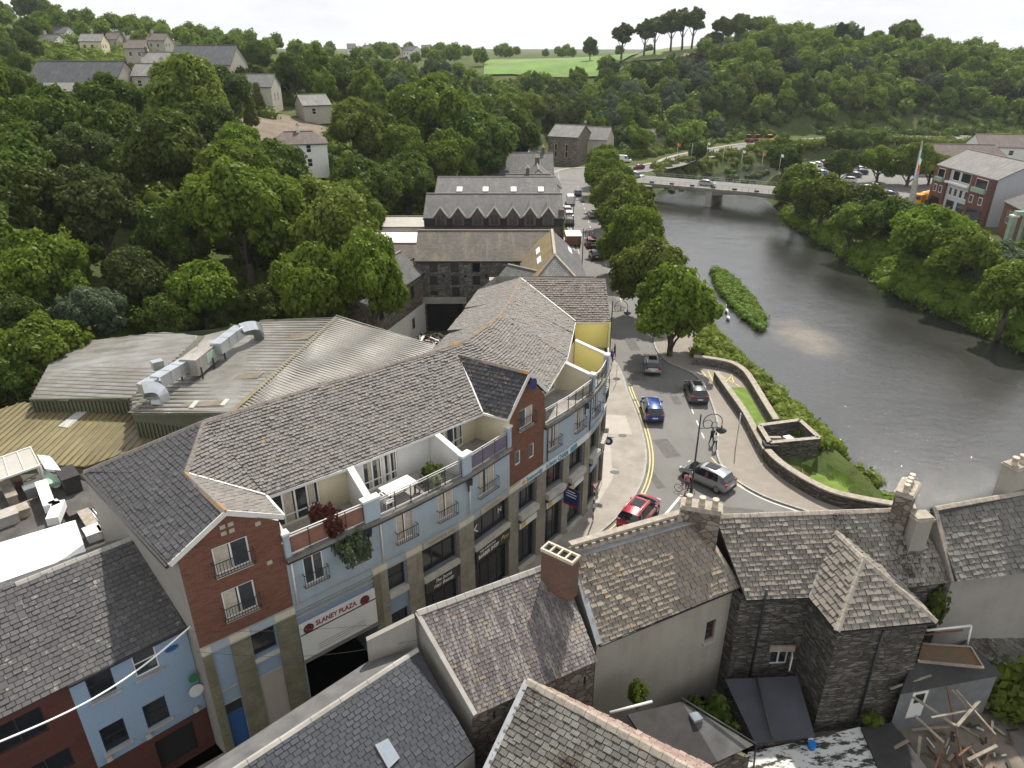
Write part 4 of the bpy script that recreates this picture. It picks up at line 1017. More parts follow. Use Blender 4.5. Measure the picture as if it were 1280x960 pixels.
# ---------------------------------------------------------------- things on the terraces
def local(i, s_, out, z=10.07):
    p = at(i, s_, out); p.z = z; return p
t = thing('patio_table', 'white topped dark wicker dining table on the roof terrace above the hair salon', 'table', local(2, L_(2)-.1, -1.0))
m = MB(); c = t.location; a = math.atan2((FP[4]-FP[3]).y, (FP[4]-FP[3]).x); X = Vector((math.cos(a), math.sin(a), 0)); Y = Vector((-X.y, X.x, 0))
m.box(c+Vector((0, 0, .72)), (1.9, 1.0, .05), 'plastic_white', a); m.build('tabletop', t)
for sx in (-1, 1):
    for sy in (-1, 1): m = MB(); m.box(c+X*sx*.8+Y*sy*.38+Vector((0, 0, .35)), (.08, .08, .7), 'wicker', a); m.build('leg', t)
def patio_chair(pos, rz, label, mat='wicker'):
    t = thing('patio_chair', label, 'chair', pos, 'patio chairs on the roof terrace'); X = Vector((math.cos(rz), math.sin(rz), 0)); Y = Vector((-X.y, X.x, 0)); c = t.location
    m = MB(); m.box(c+Vector((0, 0, .42)), (.5, .5, .06), mat, rz); m.build('seat', t)
    m = MB(); m.box(c-X*.24+Vector((0, 0, .7)), (.05, .5, .5), mat, rz); m.build('backrest', t)
    m = MB(); [m.box(c+Y*s*.25+Vector((0, 0, .6)), (.45, .05, .04), mat, rz) for s in (-1, 1)]; m.build('armrest', t)
    for sx in (-1, 1):
        for sy in (-1, 1): m = MB(); m.box(c+X*sx*.21+Y*sy*.21+Vector((0, 0, .2)), (.04, .04, .4), mat, rz); m.build('leg', t)
patio_chair(local(2, 1.2, -.55), a, 'white plastic patio chair just left of the white topped terrace table', 'plastic_white')
patio_chair(local(2, .75, -.9), a+2., 'white plastic patio chair farthest from the white topped table on the terrace', 'plastic_white')
patio_chair(local(3, 1.0, -.5), a+3.14, 'dark wicker patio chair just right of the white topped terrace table')
# ================================================================ vegetation
def leafmat(name, c1, c2, hue=.5, var=.45, trans=.42):
    k = NT(name); r = k.attr('rnd'); oi = k.node('ShaderNodeObjectInfo')
    c = k.mix(r, c1, c2)
    hs = k.node('ShaderNodeHueSaturation'); k.link(c, hs.inputs['Color'])
    k.link(k.math('ADD', k.math('MULTIPLY', oi.outputs['Random'], .016), .492), hs.inputs['Hue'])
    k.link(k.math('ADD', k.math('MULTIPLY', oi.outputs['Random'], var), 1-var/2), hs.inputs['Value'])
    d = k.node('ShaderNodeBsdfDiffuse'); t = k.node('ShaderNodeBsdfTranslucent'); g = k.node('ShaderNodeBsdfGlossy'); g.inputs['Roughness'].default_value = .45
    k.link(hs.outputs[0], d.inputs[0]); k.link(hs.outputs[0], t.inputs[0])
    m1 = k.node('ShaderNodeMixShader'); m1.inputs[0].default_value = trans; k.link(d.outputs[0], m1.inputs[1]); k.link(t.outputs[0], m1.inputs[2])
    m2 = k.node('ShaderNodeMixShader'); m2.inputs[0].default_value = .012; k.link(m1.outputs[0], m2.inputs[1]); k.link(g.outputs[0], m2.inputs[2])
    k.n.remove(k.b); k.link(m2.outputs[0], k.n['Material Output'].inputs[0]); return k.m
leafmat('leaf_green', (.085, .135, .012), (.175, .24, .026)); leafmat('leaf_dark', (.056, .095, .013), (.118, .17, .024))
leafmat('leaf_light', (.10, .145, .018), (.20, .24, .038)); leafmat('leaf_olive', (.062, .095, .022), (.105, .145, .035)); leafmat('leaf_grey', (.07, .10, .05), (.12, .155, .085))
leafmat('leaf_conifer', (.018, .038, .016), (.035, .062, .022), var=.2); leafmat('leaf_gold', (.10, .12, .02), (.16, .17, .035)); leafmat('leaf_red', (.055, .018, .015), (.10, .03, .022)); leafmat('leaf_pale', (.16, .20, .10), (.42, .44, .30))
leafmat('reed_green', (.09, .15, .02), (.15, .21, .035)); leafmat('leaf_purple', (.035, .018, .022), (.06, .028, .03))
leafmat('leaf_scrub', (.055, .062, .030), (.10, .095, .05)); plain('bark', (.09, .075, .055), .95, .3, 3., bump=.5)
def _ico():
    bm = bmesh.new(); bmesh.ops.create_icosphere(bm, subdivisions=2, radius=1.); v = np.array([p.co[:] for p in bm.verts]); f = [[q.index for q in p.verts] for p in bm.faces]; bm.free(); return v, np.array(f)
ICO_V, ICO_F = _ico()
def leafcloud(name, lobes, nper, size, mat, seed=0, up=.35, core=.74, flat=.9, elong=1.35, drop=.72):
    """crown mesh: leaf-spray quads over overlapping lobes, around leafy cores"""
    rs = np.random.RandomState(seed); lob = np.array(lobes, float); C = lob[:, :3]; Rr = lob[:, 3]
    A = Rr**2; cnt = np.maximum(8, (nper*A).astype(int)); V = []; F = []; RN = []; base = 0
    li = np.repeat(np.arange(len(lob)), cnt); n = len(li)
    d = rs.normal(size=(n, 3)); d /= np.linalg.norm(d, axis=1)[:, None]
    rad = Rr[li]*(1.02+.13*rs.normal(size=n)-.22*rs.rand(n)**2); p = C[li]+d*rad[:, None]*np.array([1, 1, flat])
    keep = np.ones(n, bool)
    for i in range(len(lob) if drop else 0):
        q = np.linalg.norm((p-C[i])/np.array([1, 1, flat]), axis=1); keep &= ~((q < Rr[i]*drop) & (li != i))
    li = li[keep]; p = p[keep]; d = d[keep]; n = len(p)
    nr = d+rs.normal(size=(n, 3))*.55+np.array([0, 0, up]); nr /= np.linalg.norm(nr, axis=1)[:, None]
    a = np.cross(nr, rs.normal(size=(n, 3))); a /= np.linalg.norm(a, axis=1)[:, None]; b = np.cross(nr, a)
    s = size*(.6+.8*rs.rand(n))[:, None]; a *= s*elong*.5; b *= s*.5
    q = np.stack([p-a, p+b*.9+a*.1, p+a, p-b*.9+a*.1], 1).reshape(-1, 3)
    lr = rs.rand(len(lob)); rn = np.clip(.45*lr[li]+.55*rs.rand(n), 0, 1)
    verts = [q]; nq = n; cv = []; cf = []; cr = []
    if core:
        off = n*4
        for i in range(len(lob)):
            jit = 1+.18*(rs.rand(len(ICO_V))-.5); cv.append(C[i]+ICO_V*(Rr[i]*core*jit)[:, None]*np.array([1, 1, flat])); cf.append(ICO_F+off+i*len(ICO_V)); cr += [lr[i]*.5+.2]*len(ICO_F)
        verts += cv
    VV = np.concatenate(verts); me = bpy.data.meshes.new(name); me.vertices.add(len(VV)); me.vertices.foreach_set('co', VV.ravel())
    ql = np.arange(n*4); tl = np.concatenate(cf).ravel() if cf else np.array([], int); nt_ = len(tl)//3
    me.loops.add(len(ql)+len(tl)); me.loops.foreach_set('vertex_index', np.concatenate([ql, tl]).astype(np.int32))
    me.polygons.add(n+nt_); me.polygons.foreach_set('loop_start', np.concatenate([np.arange(n)*4, n*4+np.arange(nt_)*3]).astype(np.int32)); me.polygons.foreach_set('loop_total', np.concatenate([np.full(n, 4), np.full(nt_, 3)]).astype(np.int32))
    me.update(calc_edges=True); at = me.attributes.new('rnd', 'FLOAT', 'FACE'); at.data.foreach_set('value', np.concatenate([rn, np.array(cr)]).astype(np.float32) if cr else rn.astype(np.float32))
    me.materials.append(MATS[mat] if isinstance(mat, str) else mat); return me
def crown_lobes(seed, rx=5., rz=4.2, cz=7., n=46, lr=(1.15, 1.9), shape='round'):
    rs = np.random.RandomState(seed); out = []
    if shape == 'cone':
        for i in range(n):
            t = (i+.5)/n; z = 1-1.75*t; a = i*2.399963+rs.rand()*.5; w = 1-(z+1)/2*.85; k = .70+.22*rs.rand()
            out.append((rx*k*w*math.cos(a), rx*k*w*math.sin(a), cz+rz*k*z, rs.uniform(*lr)*(.55+.6*w)))
        for i in range(8): out.append((rs.uniform(-.4, .4)*rx*.5, rs.uniform(-.4, .4)*rx*.5, cz+rs.uniform(-.6, .45)*rz, rx*.2))
        return out
    # a few unequal boughs, each a mass of its own carrying smaller leafy lobes
    nb = rs.randint(6, 9); el = rs.uniform(.82, 1.18); masses = [(0, 0, cz+rz*.25, rx*.55)]
    for b in range(nb):
        a = b*2*math.pi/nb+rs.uniform(-.35, .35); e = rs.uniform(-.55, .55); r = rx*rs.uniform(.42, .66)
        masses.append((r*math.cos(a)*el, r*math.sin(a)/el, cz+rz*e*.75, rx*rs.uniform(.28, .44)))
    masses.append((rs.uniform(-.2, .2)*rx, rs.uniform(-.2, .2)*rx, cz+rz*.62, rx*rs.uniform(.26, .36)))
    for mx_, my_, mz_, mr in masses:
        out.append((mx_, my_, mz_, mr*.9)); k = max(5, int(n*(mr/rx)**1.5*.62))
        for i in range(k):
            z = 1-1.7*(i+.5)/k; a = i*2.399963+rs.rand(); r = math.sqrt(max(0, 1-z*z)); d = mr*rs.uniform(.72, 1.08)
            out.append((mx_+d*r*math.cos(a), my_+d*r*math.sin(a), mz_+d*z*.9, mr*rs.uniform(.24, .46)))
    return out
def trunk_mesh(name, seed, h=6., r=.38, spread=3.):
    rs = random.Random(seed); m = MB(); pts = [Vector((0, 0, -.8))]
    for i in range(1, 6): pts.append(Vector((rs.uniform(-.12, .12)*i*.5, rs.uniform(-.12, .12)*i*.5, h*i/5)))
    m.tube(pts, [r*1.35, r, r*.88, r*.75, r*.6, r*.35], 'bark', 8)
    for k in range(6):
        s = pts[2+k % 3]; a = k*1.05+rs.random(); e = s+Vector((math.cos(a)*spread, math.sin(a)*spread, h*.35+rs.random()))
        m.tube([s, s.lerp(e, .5)+Vector((0, 0, .3)), e], [r*.42, r*.3, r*.1], 'bark', 6)
    o = m.build(name); me = o.data; bpy.data.objects.remove(o); return me
TREE = {}
def kind(key, crown, trunk): TREE[key] = (crown, trunk)
NEAR = {}
for j in range(4):
    lo = crown_lobes(10+j, 5., 4.2, 6.6, 62)
    tr = trunk_mesh('trunk', j)
    for mt in ('leaf_green', 'leaf_dark', 'leaf_light', 'leaf_olive', 'leaf_grey'):
        if (mt in ('leaf_light', 'leaf_olive', 'leaf_grey') and j > 1): continue
        base = NEAR.get(j)
        if base is None: NEAR[j] = base = leafcloud('crown', lo, 330, .34, mt, j, core=.62)
        c = base.copy(); c.materials.clear(); c.materials.append(MATS[mt]); kind(('near', mt, j), c, tr)
for j in range(3):
    lo = crown_lobes(30+j, 5., 4.4, 6.2, 40); c0 = leafcloud('tree', lo, 110, .52, 'leaf_green', 40+j, core=.66)
    for mt in ('leaf_green', 'leaf_dark', 'leaf_light', 'leaf_olive', 'leaf_grey', 'leaf_purple', 'leaf_gold'):
        c = c0.copy(); c.materials.clear(); c.materials.append(MATS[mt]); kind(('far', mt, j), c, None)
for j in range(2):
    lo = crown_lobes(50+j, 2.6, 6.5, 7., 60, (.7, 1.2), 'cone'); kind(('cone', 'leaf_conifer', j), leafcloud('conifer', lo, 110, .5, 'leaf_conifer', 50+j), None)
    c = TREE[('cone', 'leaf_conifer', j)][0].copy(); c.materials.clear(); c.materials.append(MATS['leaf_gold']); kind(('cone', 'leaf_gold', j), c, None)
# tall bare-stemmed pine with a high crown
lo = crown_lobes(77, 4.4, 5.6, 10.8, 50); kind(('pine', 'leaf_dark', 0), leafcloud('crown', lo, 150, .5, 'leaf_dark', 77), trunk_mesh('trunk', 9, 12.5, .36, 2.2))
# low bushes
for j in range(3):
    rs = random.Random(j); lo = [(rs.uniform(-1, 1), rs.uniform(-1, 1), .5+rs.uniform(-.2, .5), rs.uniform(.45, .8)) for _ in range(14)]
    c0 = leafcloud('bush', lo, 260, .22, 'leaf_green', 60+j)
    for mt in ('leaf_green', 'leaf_light', 'leaf_dark', 'leaf_red', 'leaf_pale', 'reed_green', 'leaf_grey', 'leaf_gold'):
        c = c0.copy(); c.materials.clear(); c.materials.append(MATS[mt]); kind(('bush', mt, j), c, None)
_r = random.Random(5)
def plant(key, x, y, z, s, label, cat='tree', group=None, name=None, sz=None, parts=True):
    cr, tr = TREE[key]; sz = sz or s; rz = _r.uniform(0, 6.28)
    if tr is not None and parts:
        t = thing(name or 'broadleaf_tree', label, cat, (x, y, z), group); t.scale = (s, s, sz); t.rotation_euler = (0, 0, rz)
        for nm, me_ in (('crown', cr), ('trunk', tr)):
            o = bpy.data.objects.new(nm, me_); COL.objects.link(o); o.parent = t
        return t
    o = bpy.data.objects.new(name or 'broadleaf_tree', cr); COL.objects.link(o); o.location = (x, y, z); o.scale = (s, s, sz); o.rotation_euler = (0, 0, rz)
    return tag(o, label, cat, group)
PLACED = []
def tree_px(px, py, rpx, mt, label, group=None, near=True, name=None, sq=1., jj=None, key=None):
    """a tree whose crown centre shows at (px, py) with radius rpx, rooted in the ground there"""
    off = 7.
    for _ in range(3):
        g = PG(px, py, off); dep = g.y*CP-(g.z+off-HC)*SP; rm = rpx*dep/FPX; off = rm*1.32*sq
    s = rm/6.2; j = jj if jj is not None else _r.randrange(4 if near and mt in ('leaf_green', 'leaf_dark') else 2)
    if key is None: key = ('near', mt, j) if near else ('far', mt, j)
    PLACED.append((g.x, g.y, rm)); return plant(key, g.x, g.y, g.z, s, label, group=group, name=name, sz=s*1.15*sq)
# --- river-side street trees, nearest first
row = [((843,388),54,'leaf_green'), ((812,345),43,'leaf_light'), ((789,302),41,'leaf_green'), ((782,275),37,'leaf_green'), ((771,250),34,'leaf_light'), ((765,232),30,'leaf_green'), ((757,216),26,'leaf_green'), ((751,205),22,'leaf_light')]
names = ['nearest and largest of the round street trees between the road and the river', 'second round street tree from the near end of the riverside row', 'third street tree from the near end of the riverside row', 'street tree in the middle of the riverside row, fourth from the near end', 'fifth street tree from the near end of the riverside row', 'sixth street tree from the near end, abreast of the bridge parapet', 'street tree next to last at the far end of the riverside row', 'last street tree of the riverside row, beside the junction']
for n_, ((x, y), r, mt) in enumerate(row):
    off = 5.6; g = P(x, y, off); dep = g.y*CP-(off-HC)*SP; rm = r*dep/FPX; s = rm/4.65; sz_ = min(s*1.2, 1.27)
    plant(('near', mt if mt != 'leaf_light' else 'leaf_light', n_ % 2 if mt == 'leaf_light' else n_ % 4), g.x, g.y, 5.7-6.5*sz_, s, names[n_], group='street trees along the river', sz=sz_, name='street_tree'); PLACED.append((g.x, g.y, rm))
# --- far bank trees by the car park and river
far = [((1000,235),26,'leaf_green'), ((1030,250),27,'leaf_green'), ((1080,262),27,'leaf_dark'), ((1118,280),30,'leaf_dark'), ((1065,280),22,'leaf_green'), ((1160,300),38,'leaf_green'), ((1205,325),36,'leaf_green'), ((1240,335),30,'leaf_grey'), ((1265,365),34,'leaf_green'), ((1145,285),20,'leaf_green'), ((1275,330),24,'leaf_green'),
 ((981,196),22,'leaf_dark'), ((1052,207),20,'leaf_dark'), ((1100,205),22,'leaf_green'), ((1140,205),26,'leaf_green'), ((1165,210),20,'leaf_light'), ((872,190),12,'leaf_dark'), ((1050,177),14,'leaf_dark'), ((1073,178),14,'leaf_dark'), ((1095,172),12,'leaf_green')]
fl = ['leaning over the far end of the bridge', 'second from the bridge on the far river bank', 'behind the third bank tree from the bridge, by the parked cars', 'broad and dark, in the middle of the far river bank', 'small and low between two bigger trees on the far bank', 'broad and bright below the brick apartment block', 'right of the broad bright one below the brick apartments', 'grey green, near the right edge of the far bank', 'lowest at the right edge, overhanging the water', 'half hidden behind the yellow truck', 'at the far right edge under the tall pillar',
 'round and dark, alone beyond the bridge', 'round and dark, left of the car park', 'loose crowned, in the middle of the car park', 'big, just left of the tall spire in the car park', 'yellow green, just right of the tall spire', 'small and dark beside the riverside road', 'leftmost of the three behind the car park', 'middle one of the three behind the car park', 'rightmost of the three behind the car park']
for n_, (((x, y), r, mt), l) in enumerate(zip(far, fl)):
    off = 5.; g = P(x, y, off)
    for _ in range(3): dep = g.y*CP-(off-HC)*SP; rm = r*dep/FPX; off = rm*(.85 if n_ < 11 else 1.05); g = P(x, y, off)
    s = rm/4.5*(1.2 if n_ < 11 else 1.05); zb = off-6.3*s; plant(('near', mt, n_ % 2), g.x, g.y, zb, s, 'riverside tree '+l if n_ < 11 else 'tree '+l, group='trees across the river', sz=s); PLACED.append((g.x, g.y, rm))
# --- the wood on the left
wood = [(48,440,62,'leaf_green'),(5,395,50,'leaf_dark'),(112,392,44,'leaf_grey'),(250,362,52,'leaf_green'),(165,345,50,'leaf_olive'),(55,335,62,'leaf_green'),(400,345,62,'leaf_green'),(440,262,46,'leaf_green'),(300,262,78,'leaf_green'),(395,270,62,'leaf_light'),
 (215,195,68,'leaf_dark'),(120,255,62,'leaf_olive'),(20,250,62,'leaf_dark'),(150,174,52,'leaf_dark'),(60,152,54,'leaf_dark'),(20,180,50,'leaf_dark'),(235,128,60,'leaf_light'),(280,118,42,'leaf_olive'),(300,190,45,'leaf_green'),(100,195,50,'leaf_olive'),
 (447,160,44,'leaf_light'),(535,150,58,'leaf_green'),(600,195,52,'leaf_dark'),(565,205,45,'leaf_green'),(640,180,42,'leaf_dark'),(500,190,42,'leaf_green'),(462,222,26,'leaf_light'),(340,310,40,'leaf_olive'),(205,290,48,'leaf_dark'),(640,145,35,'leaf_green'),(320,72,24,'leaf_dark'),(362,90,28,'leaf_dark'),(428,212,16,'leaf_green'),(210,400,42,'leaf_dark'),(330,385,36,'leaf_dark'),(15,470,45,'leaf_dark'),(125,460,36,'leaf_dark'), (150,215,40,'leaf_dark'),(285,225,26,'leaf_green')]
wl = {'leaf_green': 'mid green', 'leaf_dark': 'dark green', 'leaf_light': 'yellow green', 'leaf_olive': 'olive green', 'leaf_grey': 'silvery grey green'}
where = ['low at the left edge above the olive metal roof', 'at the far left edge beside the wood', 'just above the left end of the metal roof', 'behind the middle of the pale metal roof', 'between the silvery one and the middle of the wood', 'tall, at the left side of the wood', 'directly behind the kinked roof duct', 'behind the white roofed shed', 'tallest, in the centre of the wood', 'in front of the white villa',
 'domed, below the yellow green one near the school', 'left of the domed dark one', 'at the left edge, half way up the slope', 'right of the church roof, in the upper wood', 'in front of the church roof', 'at the left edge below the church', 'broad and feathery in front of the gabled church', 'next to the grey hall with its plain roof', 'left of the white villa', 'in the upper wood at the left',
 'rounded, right of the white villa', 'high behind the rear mill roof', 'right behind the rear mill roof', 'close behind the left end of the mills', 'at the right end of the wood behind the mills', 'between the yellow green one and the mills', 'small, in the garden left of the mills', 'low, in the middle of the wood', 'in a dip in the middle of the wood', 'above the street at the far end of the wood', 'at the top left by the school roofs', 'round, beside the grey hall', 'small, just below the white villa', 'low behind the left end of the pale roof', 'low behind the right end of the duct', 'in the bottom left corner of the wood', 'low beside the olive roof', 'in the shade under the olive green one', 'left below the white villa garden']
for n_, (x, y, r, mt) in enumerate(wood): tree_px(x, y, r*1.12, mt, '%s woodland tree %s' % (wl[mt], where[n_]), group='trees of the wood on the left slope')
for n_, (x, y, Y_, r, hh, mt, lb) in enumerate(((463,345,68.5,3.9,1.0,'leaf_green','tall bright tree standing between the metal roof and the stone courtyard wing'),(392,362,68,4.3,.9,'leaf_green','full crowned bright tree close behind the right end of the pale metal roof'),(425,300,76,4.8,1.,'leaf_light','big yellow green tree rising behind the two at the right end of the metal roof'))):
    g = PY(x, y, Y_); zb = max(0., gz(g.x, g.y)); s = r/4.9; sz = min(1.25, (g.z-zb)/6.8); zb = g.z-6.8*sz; t = plant(('near', mt, n_ % 2), g.x, g.y, zb, s, lb, group='trees of the wood on the left slope', sz=sz); PLACED.append((g.x, g.y, r))
for n_, (x, y, r) in enumerate(((312,136,13),(322,118,13))):
    g = PG(x, y, 5.); dep = g.y*CP-(g.z-HC)*SP; plant(('cone', 'leaf_gold', n_), g.x, g.y, g.z, .62, 'golden cypress %s, beside the grey hall' % ('lower and nearer' if n_ == 0 else 'upper and farther'), group='golden cypresses', name='cypress_tree')
def scatter(poly, n, dmin, seed, fn, avoid=1.):
    rs = random.Random(seed); pl = np.array(poly, float); x0, y0 = pl.min(0); x1, y1 = pl.max(0); pts = []; tries = 0
    while len(pts) < n and tries < n*60:
        tries += 1; x, y = rs.uniform(x0, x1), rs.uniform(y0, y1)
        if sdist(np.array([x]), np.array([y]), pl)[0] > 0: continue
        if any((x-a)**2+(y-b)**2 < dmin*dmin for a, b in pts): continue
        if avoid and any((x-a)**2+(y-b)**2 < (r*avoid*.6+dmin*.4)**2 for a, b, r in PLACED): continue
        if any((x-a)**2+(y-b)**2 < r*r for a, b, r in KEEP): continue
        z = gz(x, y); q = proj((x, y, z+6))
        if q[2] < 5 or not (-60 < q[0] < 1340 and q[1] < 1000): continue
        s5 = 4.5*FPX/q[2]
        if any(q[2] < d_-4 and b0-s5*.8 < q[0] < b2+s5*.8 and b1-s5*.9 < q[1] < b3+s5*.75 for b0, b1, b2, b3, d_ in VIEWS): continue
        pts.append((x, y)); fn(x, y, z, rs)
    return pts
# ground kept free of scattered trees: buildings, clearings
KEEP = [(-58, 150, 13), (-52, 170, 12), (-46, 186, 10), (-80, 165, 20), (-100, 175, 18), (-60, 195, 14), (-42, 140, 9), (-5, 160, 10), (-20, 92, 12), (-32, 60, 9), (-8, 190, 12), (2, 230, 14), (4, 215, 10)]
def mk(far_, pal, lab, grp, smin, smax, nm='broadleaf_tree', hz=1.1):
    def fn(x, y, z, rs):
        mt = rs.choice(pal); s = rs.uniform(smin, smax); j = rs.randrange(2)
        q = proj((x, y, z+6*s)); CAND.append((5.9*s*FPX/q[2], far_, mt, j, x, y, z-.3, s, s*rs.uniform(.9, 1.2)*hz, lab, grp))
    return fn
CAND = []
# buildings and clearings that stay open to view from the drone's side of the valley
VIEWS = [(340,158,414,210,140), (378,122,418,148,188), (292,92,345,134,184), (35,76,178,120,165), (180,62,292,100,185), (55,38,290,60,280), (612,70,742,92,375), (686,160,765,205,222), (648,186,715,222,134), (345,140,420,160,170), (930,172,970,182,270), (780,72,880,76,400)]
FP_ = ['leaf_green', 'leaf_dark', 'leaf_dark', 'leaf_green', 'leaf_olive', 'leaf_light', 'leaf_dark', 'leaf_grey']
scatter([(-34,60),(-22,72),(-19,100),(-17,140),(-30,150),(-60,140),(-75,150),(-140,140),(-140,60),(-70,45)], 20, 10, 1, mk(False, ['leaf_green','leaf_dark','leaf_dark'], 'rounded woodland tree among the others filling the left slope', 'filler trees of the wood on the left slope', .95, 1.3))
scatter([(-17,140),(-12,160),(-12,200),(-4,240),(30,262),(0,300),(-60,300),(-70,200),(-35,200),(-30,150)], 75, 7.5, 2, mk(True, FP_, 'broadleaf tree in the wood behind the mills', 'trees behind the mills', .6, 1.1))
scatter([(-60,205),(-60,330),(-200,420),(-260,330),(-220,180),(-150,150),(-110,150),(-100,195)], 90, 10, 3, mk(True, FP_, 'broadleaf tree among the houses of the upper left hillside', 'trees on the upper left hillside', .45, .8))
scatter([(30,262),(55,276),(85,300),(120,312),(160,318),(330,322),(420,330),(420,420),(300,440),(200,450),(130,420),(110,380),(70,385),(40,370),(-60,370),(-60,300),(0,300)] , 420, 7.5, 4, mk(True, FP_, 'broadleaf tree in the wood covering the far river hillside', 'trees of the far river hillside', .6, 1.1))
scatter([(24,236),(44,238),(60,256),(88,288),(60,296),(30,275),(18,255)], 26, 6, 14, mk(True, FP_, 'broadleaf tree behind the junction, beyond the bridge', 'trees behind the junction', .5, .85))
# hedgerows and skyline trees
scatter([(-160,500),(-20,490),(80,478),(110,520),(60,700),(-300,760),(-420,600)], 60, 16, 5, mk(True, ['leaf_dark','leaf_green','leaf_olive'], 'distant broadleaf tree on the skyline beyond the field', 'skyline trees beyond the field', .5, .85))
scatter([(110,440),(200,455),(300,445),(420,425),(500,520),(300,620),(130,560)], 45, 14, 6, mk(True, ['leaf_dark','leaf_green','leaf_olive'], 'broadleaf tree on the crest of the far hill', 'trees on the crest of the far hill', .6, 1.0))
scatter([(-70,300),(-14,372),(-16,470),(-160,480),(-230,420)], 35, 14, 7, mk(True, FP_, 'broadleaf tree between the hillside houses and the field', 'trees left of the field', .5, .85))
scatter([(-900,600),(-300,520),(-250,420),(-600,400)], 25, 25, 12, mk(True, ['leaf_dark','leaf_green'], 'distant broadleaf tree on the top left skyline', 'trees on the top left skyline', .9, 1.5))
for n_, (px, h_, w_) in enumerate(((777,14,15),(805,13,14),(818,15,16),(838,19,17),(852,19,18),(864,19,16))):
    g = PY(px, 65, 405+n_*2); plant(('pine', 'leaf_dark', 0), g.x, g.y, gz(g.x, g.y)-.5, w_/16.+.55, '%s tall bare stemmed tree %s on the hilltop' % (('darkest', 'slender', 'leaning', 'tallest', 'twin crowned', 'thin')[n_], ('standing apart at the left', 'second from the left', 'third from the left', 'in the middle of the clump', 'right of the middle one', 'at the right of the clump')[n_]), group='tall hilltop trees', name='hilltop_tree', sz=1.15+.15*(n_ > 2))
for n_, (px, py, r, mt) in enumerate(((892,52,16,'leaf_dark'),(905,35,15,'leaf_dark'),(925,32,18,'leaf_green'),(950,35,18,'leaf_green'),(982,48,16,'leaf_dark'),(1070,52,14,'leaf_dark'),(1095,50,14,'leaf_green'),(1128,44,24,'leaf_green'),(1172,62,14,'leaf_dark'),(738,58,10,'leaf_dark'))):
    g = PY(px, py, 420); z = gz(g.x, g.y); rm = r*400/FPX; plant(('near', mt, n_ % 2), g.x, g.y, min(z, g.z-rm*1.1), rm/5.6, ('dark', 'bushy', 'broad', 'domed', 'small', 'squat', 'loose', 'largest', 'low', 'lone')[n_]+' tree on the crest of the hill at the skyline, number %s from the left' % ('first second third fourth fifth sixth seventh eighth ninth tenth'.split()[n_]), group='crest trees', sz=max(rm/6.2, (g.z-min(z, g.z-rm*1.1))/6.6))
for n_, (px, py, h_) in enumerate(((1046,45,30),(1052,50,24),(574,62,26),(533,60,24),(690,0,0))):
    if h_: g = PY(px, py+12, 400 if px > 900 else 330); plant(('cone', 'leaf_conifer', n_ % 2), g.x, g.y, gz(g.x, g.y), 1.15, 'dark pointed conifer %s' % ('on the right crest, taller', 'on the right crest, shorter', 'nearest the green field', 'left of the one near the green field')[n_], group='conifers', name='conifer')
CAND.sort(key=lambda c: -c[0]); NOBJ = 300-len([o for o in bpy.data.objects if o.name.startswith('broadleaf_tree')])
for c in CAND[:NOBJ]: plant(('far' if c[1] else 'near', c[2], c[3]), c[4], c[5], c[6], c[7], c[9], group=c[10], sz=c[8], parts=not c[1])
rs_ = random.Random(3); lob_ = []
for c in CAND[NOBJ:]:
    for i in range(11):
        a, e = i*2.4, 1-1.7*(i+.5)/11; r_ = math.sqrt(1-e*e)*.55; lob_.append((c[4]+5.9*c[7]*r_*math.cos(a), c[5]+5.9*c[7]*r_*math.sin(a), c[6]+c[8]*(6.2+3.1*e), 2.5*c[7]*rs_.uniform(.75, 1.2)))
if lob_: o = bpy.data.objects.new('distant_woodland', leafcloud('distant_woodland', lob_, 22, .9, 'leaf_green', 5, drop=0)); COL.objects.link(o); tag(o, kind='stuff')
# --- stuff: scrub and ground cover
def scrub(name, poly, n, rr, nper, size, mat, seed, label=None, zoff=0., filt=None):
    rs = random.Random(seed); pl = np.array(poly, float); x0, y0 = pl.min(0); x1, y1 = pl.max(0); X = np.array([rs.uniform(x0, x1) for _ in range(n*4)]); Y = np.array([rs.uniform(y0, y1) for _ in range(n*4)])
    ok = sdist(X, Y, pl) < 0; X, Y = X[ok][:n], Y[ok][:n]; Z = terrain(X, Y)
    if filt: f = np.array([filt(a, b) for a, b in zip(X, Y)], bool); X, Y, Z = X[f], Y[f], Z[f]
    lobes = [(X[i], Y[i], max(Z[i], -3.95)+zoff+r_*.25, r_) for i in range(len(X)) for r_ in [rs.uniform(*rr)]]
    # in blocks to keep the overlap test quick
    me_ = leafcloud(name, lobes, nper, size, mat, seed, core=.8, flat=.8, drop=.0); o = bpy.data.objects.new(name, me_); COL.objects.link(o); tag(o, kind='stuff'); return o
inview = lambda x, y: -80 < proj((x, y, gz(x, y)+2))[0] < 1360
scrub('hillside_scrub', [(24,240),(44,246),(62,272),(90,290),(120,300),(330,306),(420,320),(420,450),(200,470),(130,440),(110,388),(60,350),(-60,350),(-60,300),(0,250)], 2700, (1.6, 3.6), 12, .8, 'leaf_dark', 71, filt=inview)
scrub('gorse_scrub', [(70,330),(120,335),(175,350),(170,420),(110,425),(85,385)], 500, (1.6, 3.), 12, .8, 'leaf_scrub', 72)
scrub('woodland_undergrowth', [(-34,58),(-21,70),(-18,100),(-15,140),(-12,200),(0,240),(-60,300),(-260,330),(-220,180),(-140,140),(-140,60),(-70,45),(-50,48)], 3200, (1.4, 3.4), 12, .6, 'leaf_green', 73, filt=lambda x, y: inview(x, y) and not any((x-a)**2+(y-b)**2 < r*r*.8 for a, b, r in KEEP))
L1 = [P(x, y).xy for x, y in ((868,452),(915,458),(935,468),(953,500),(972,533),(985,538),(1022,562))]
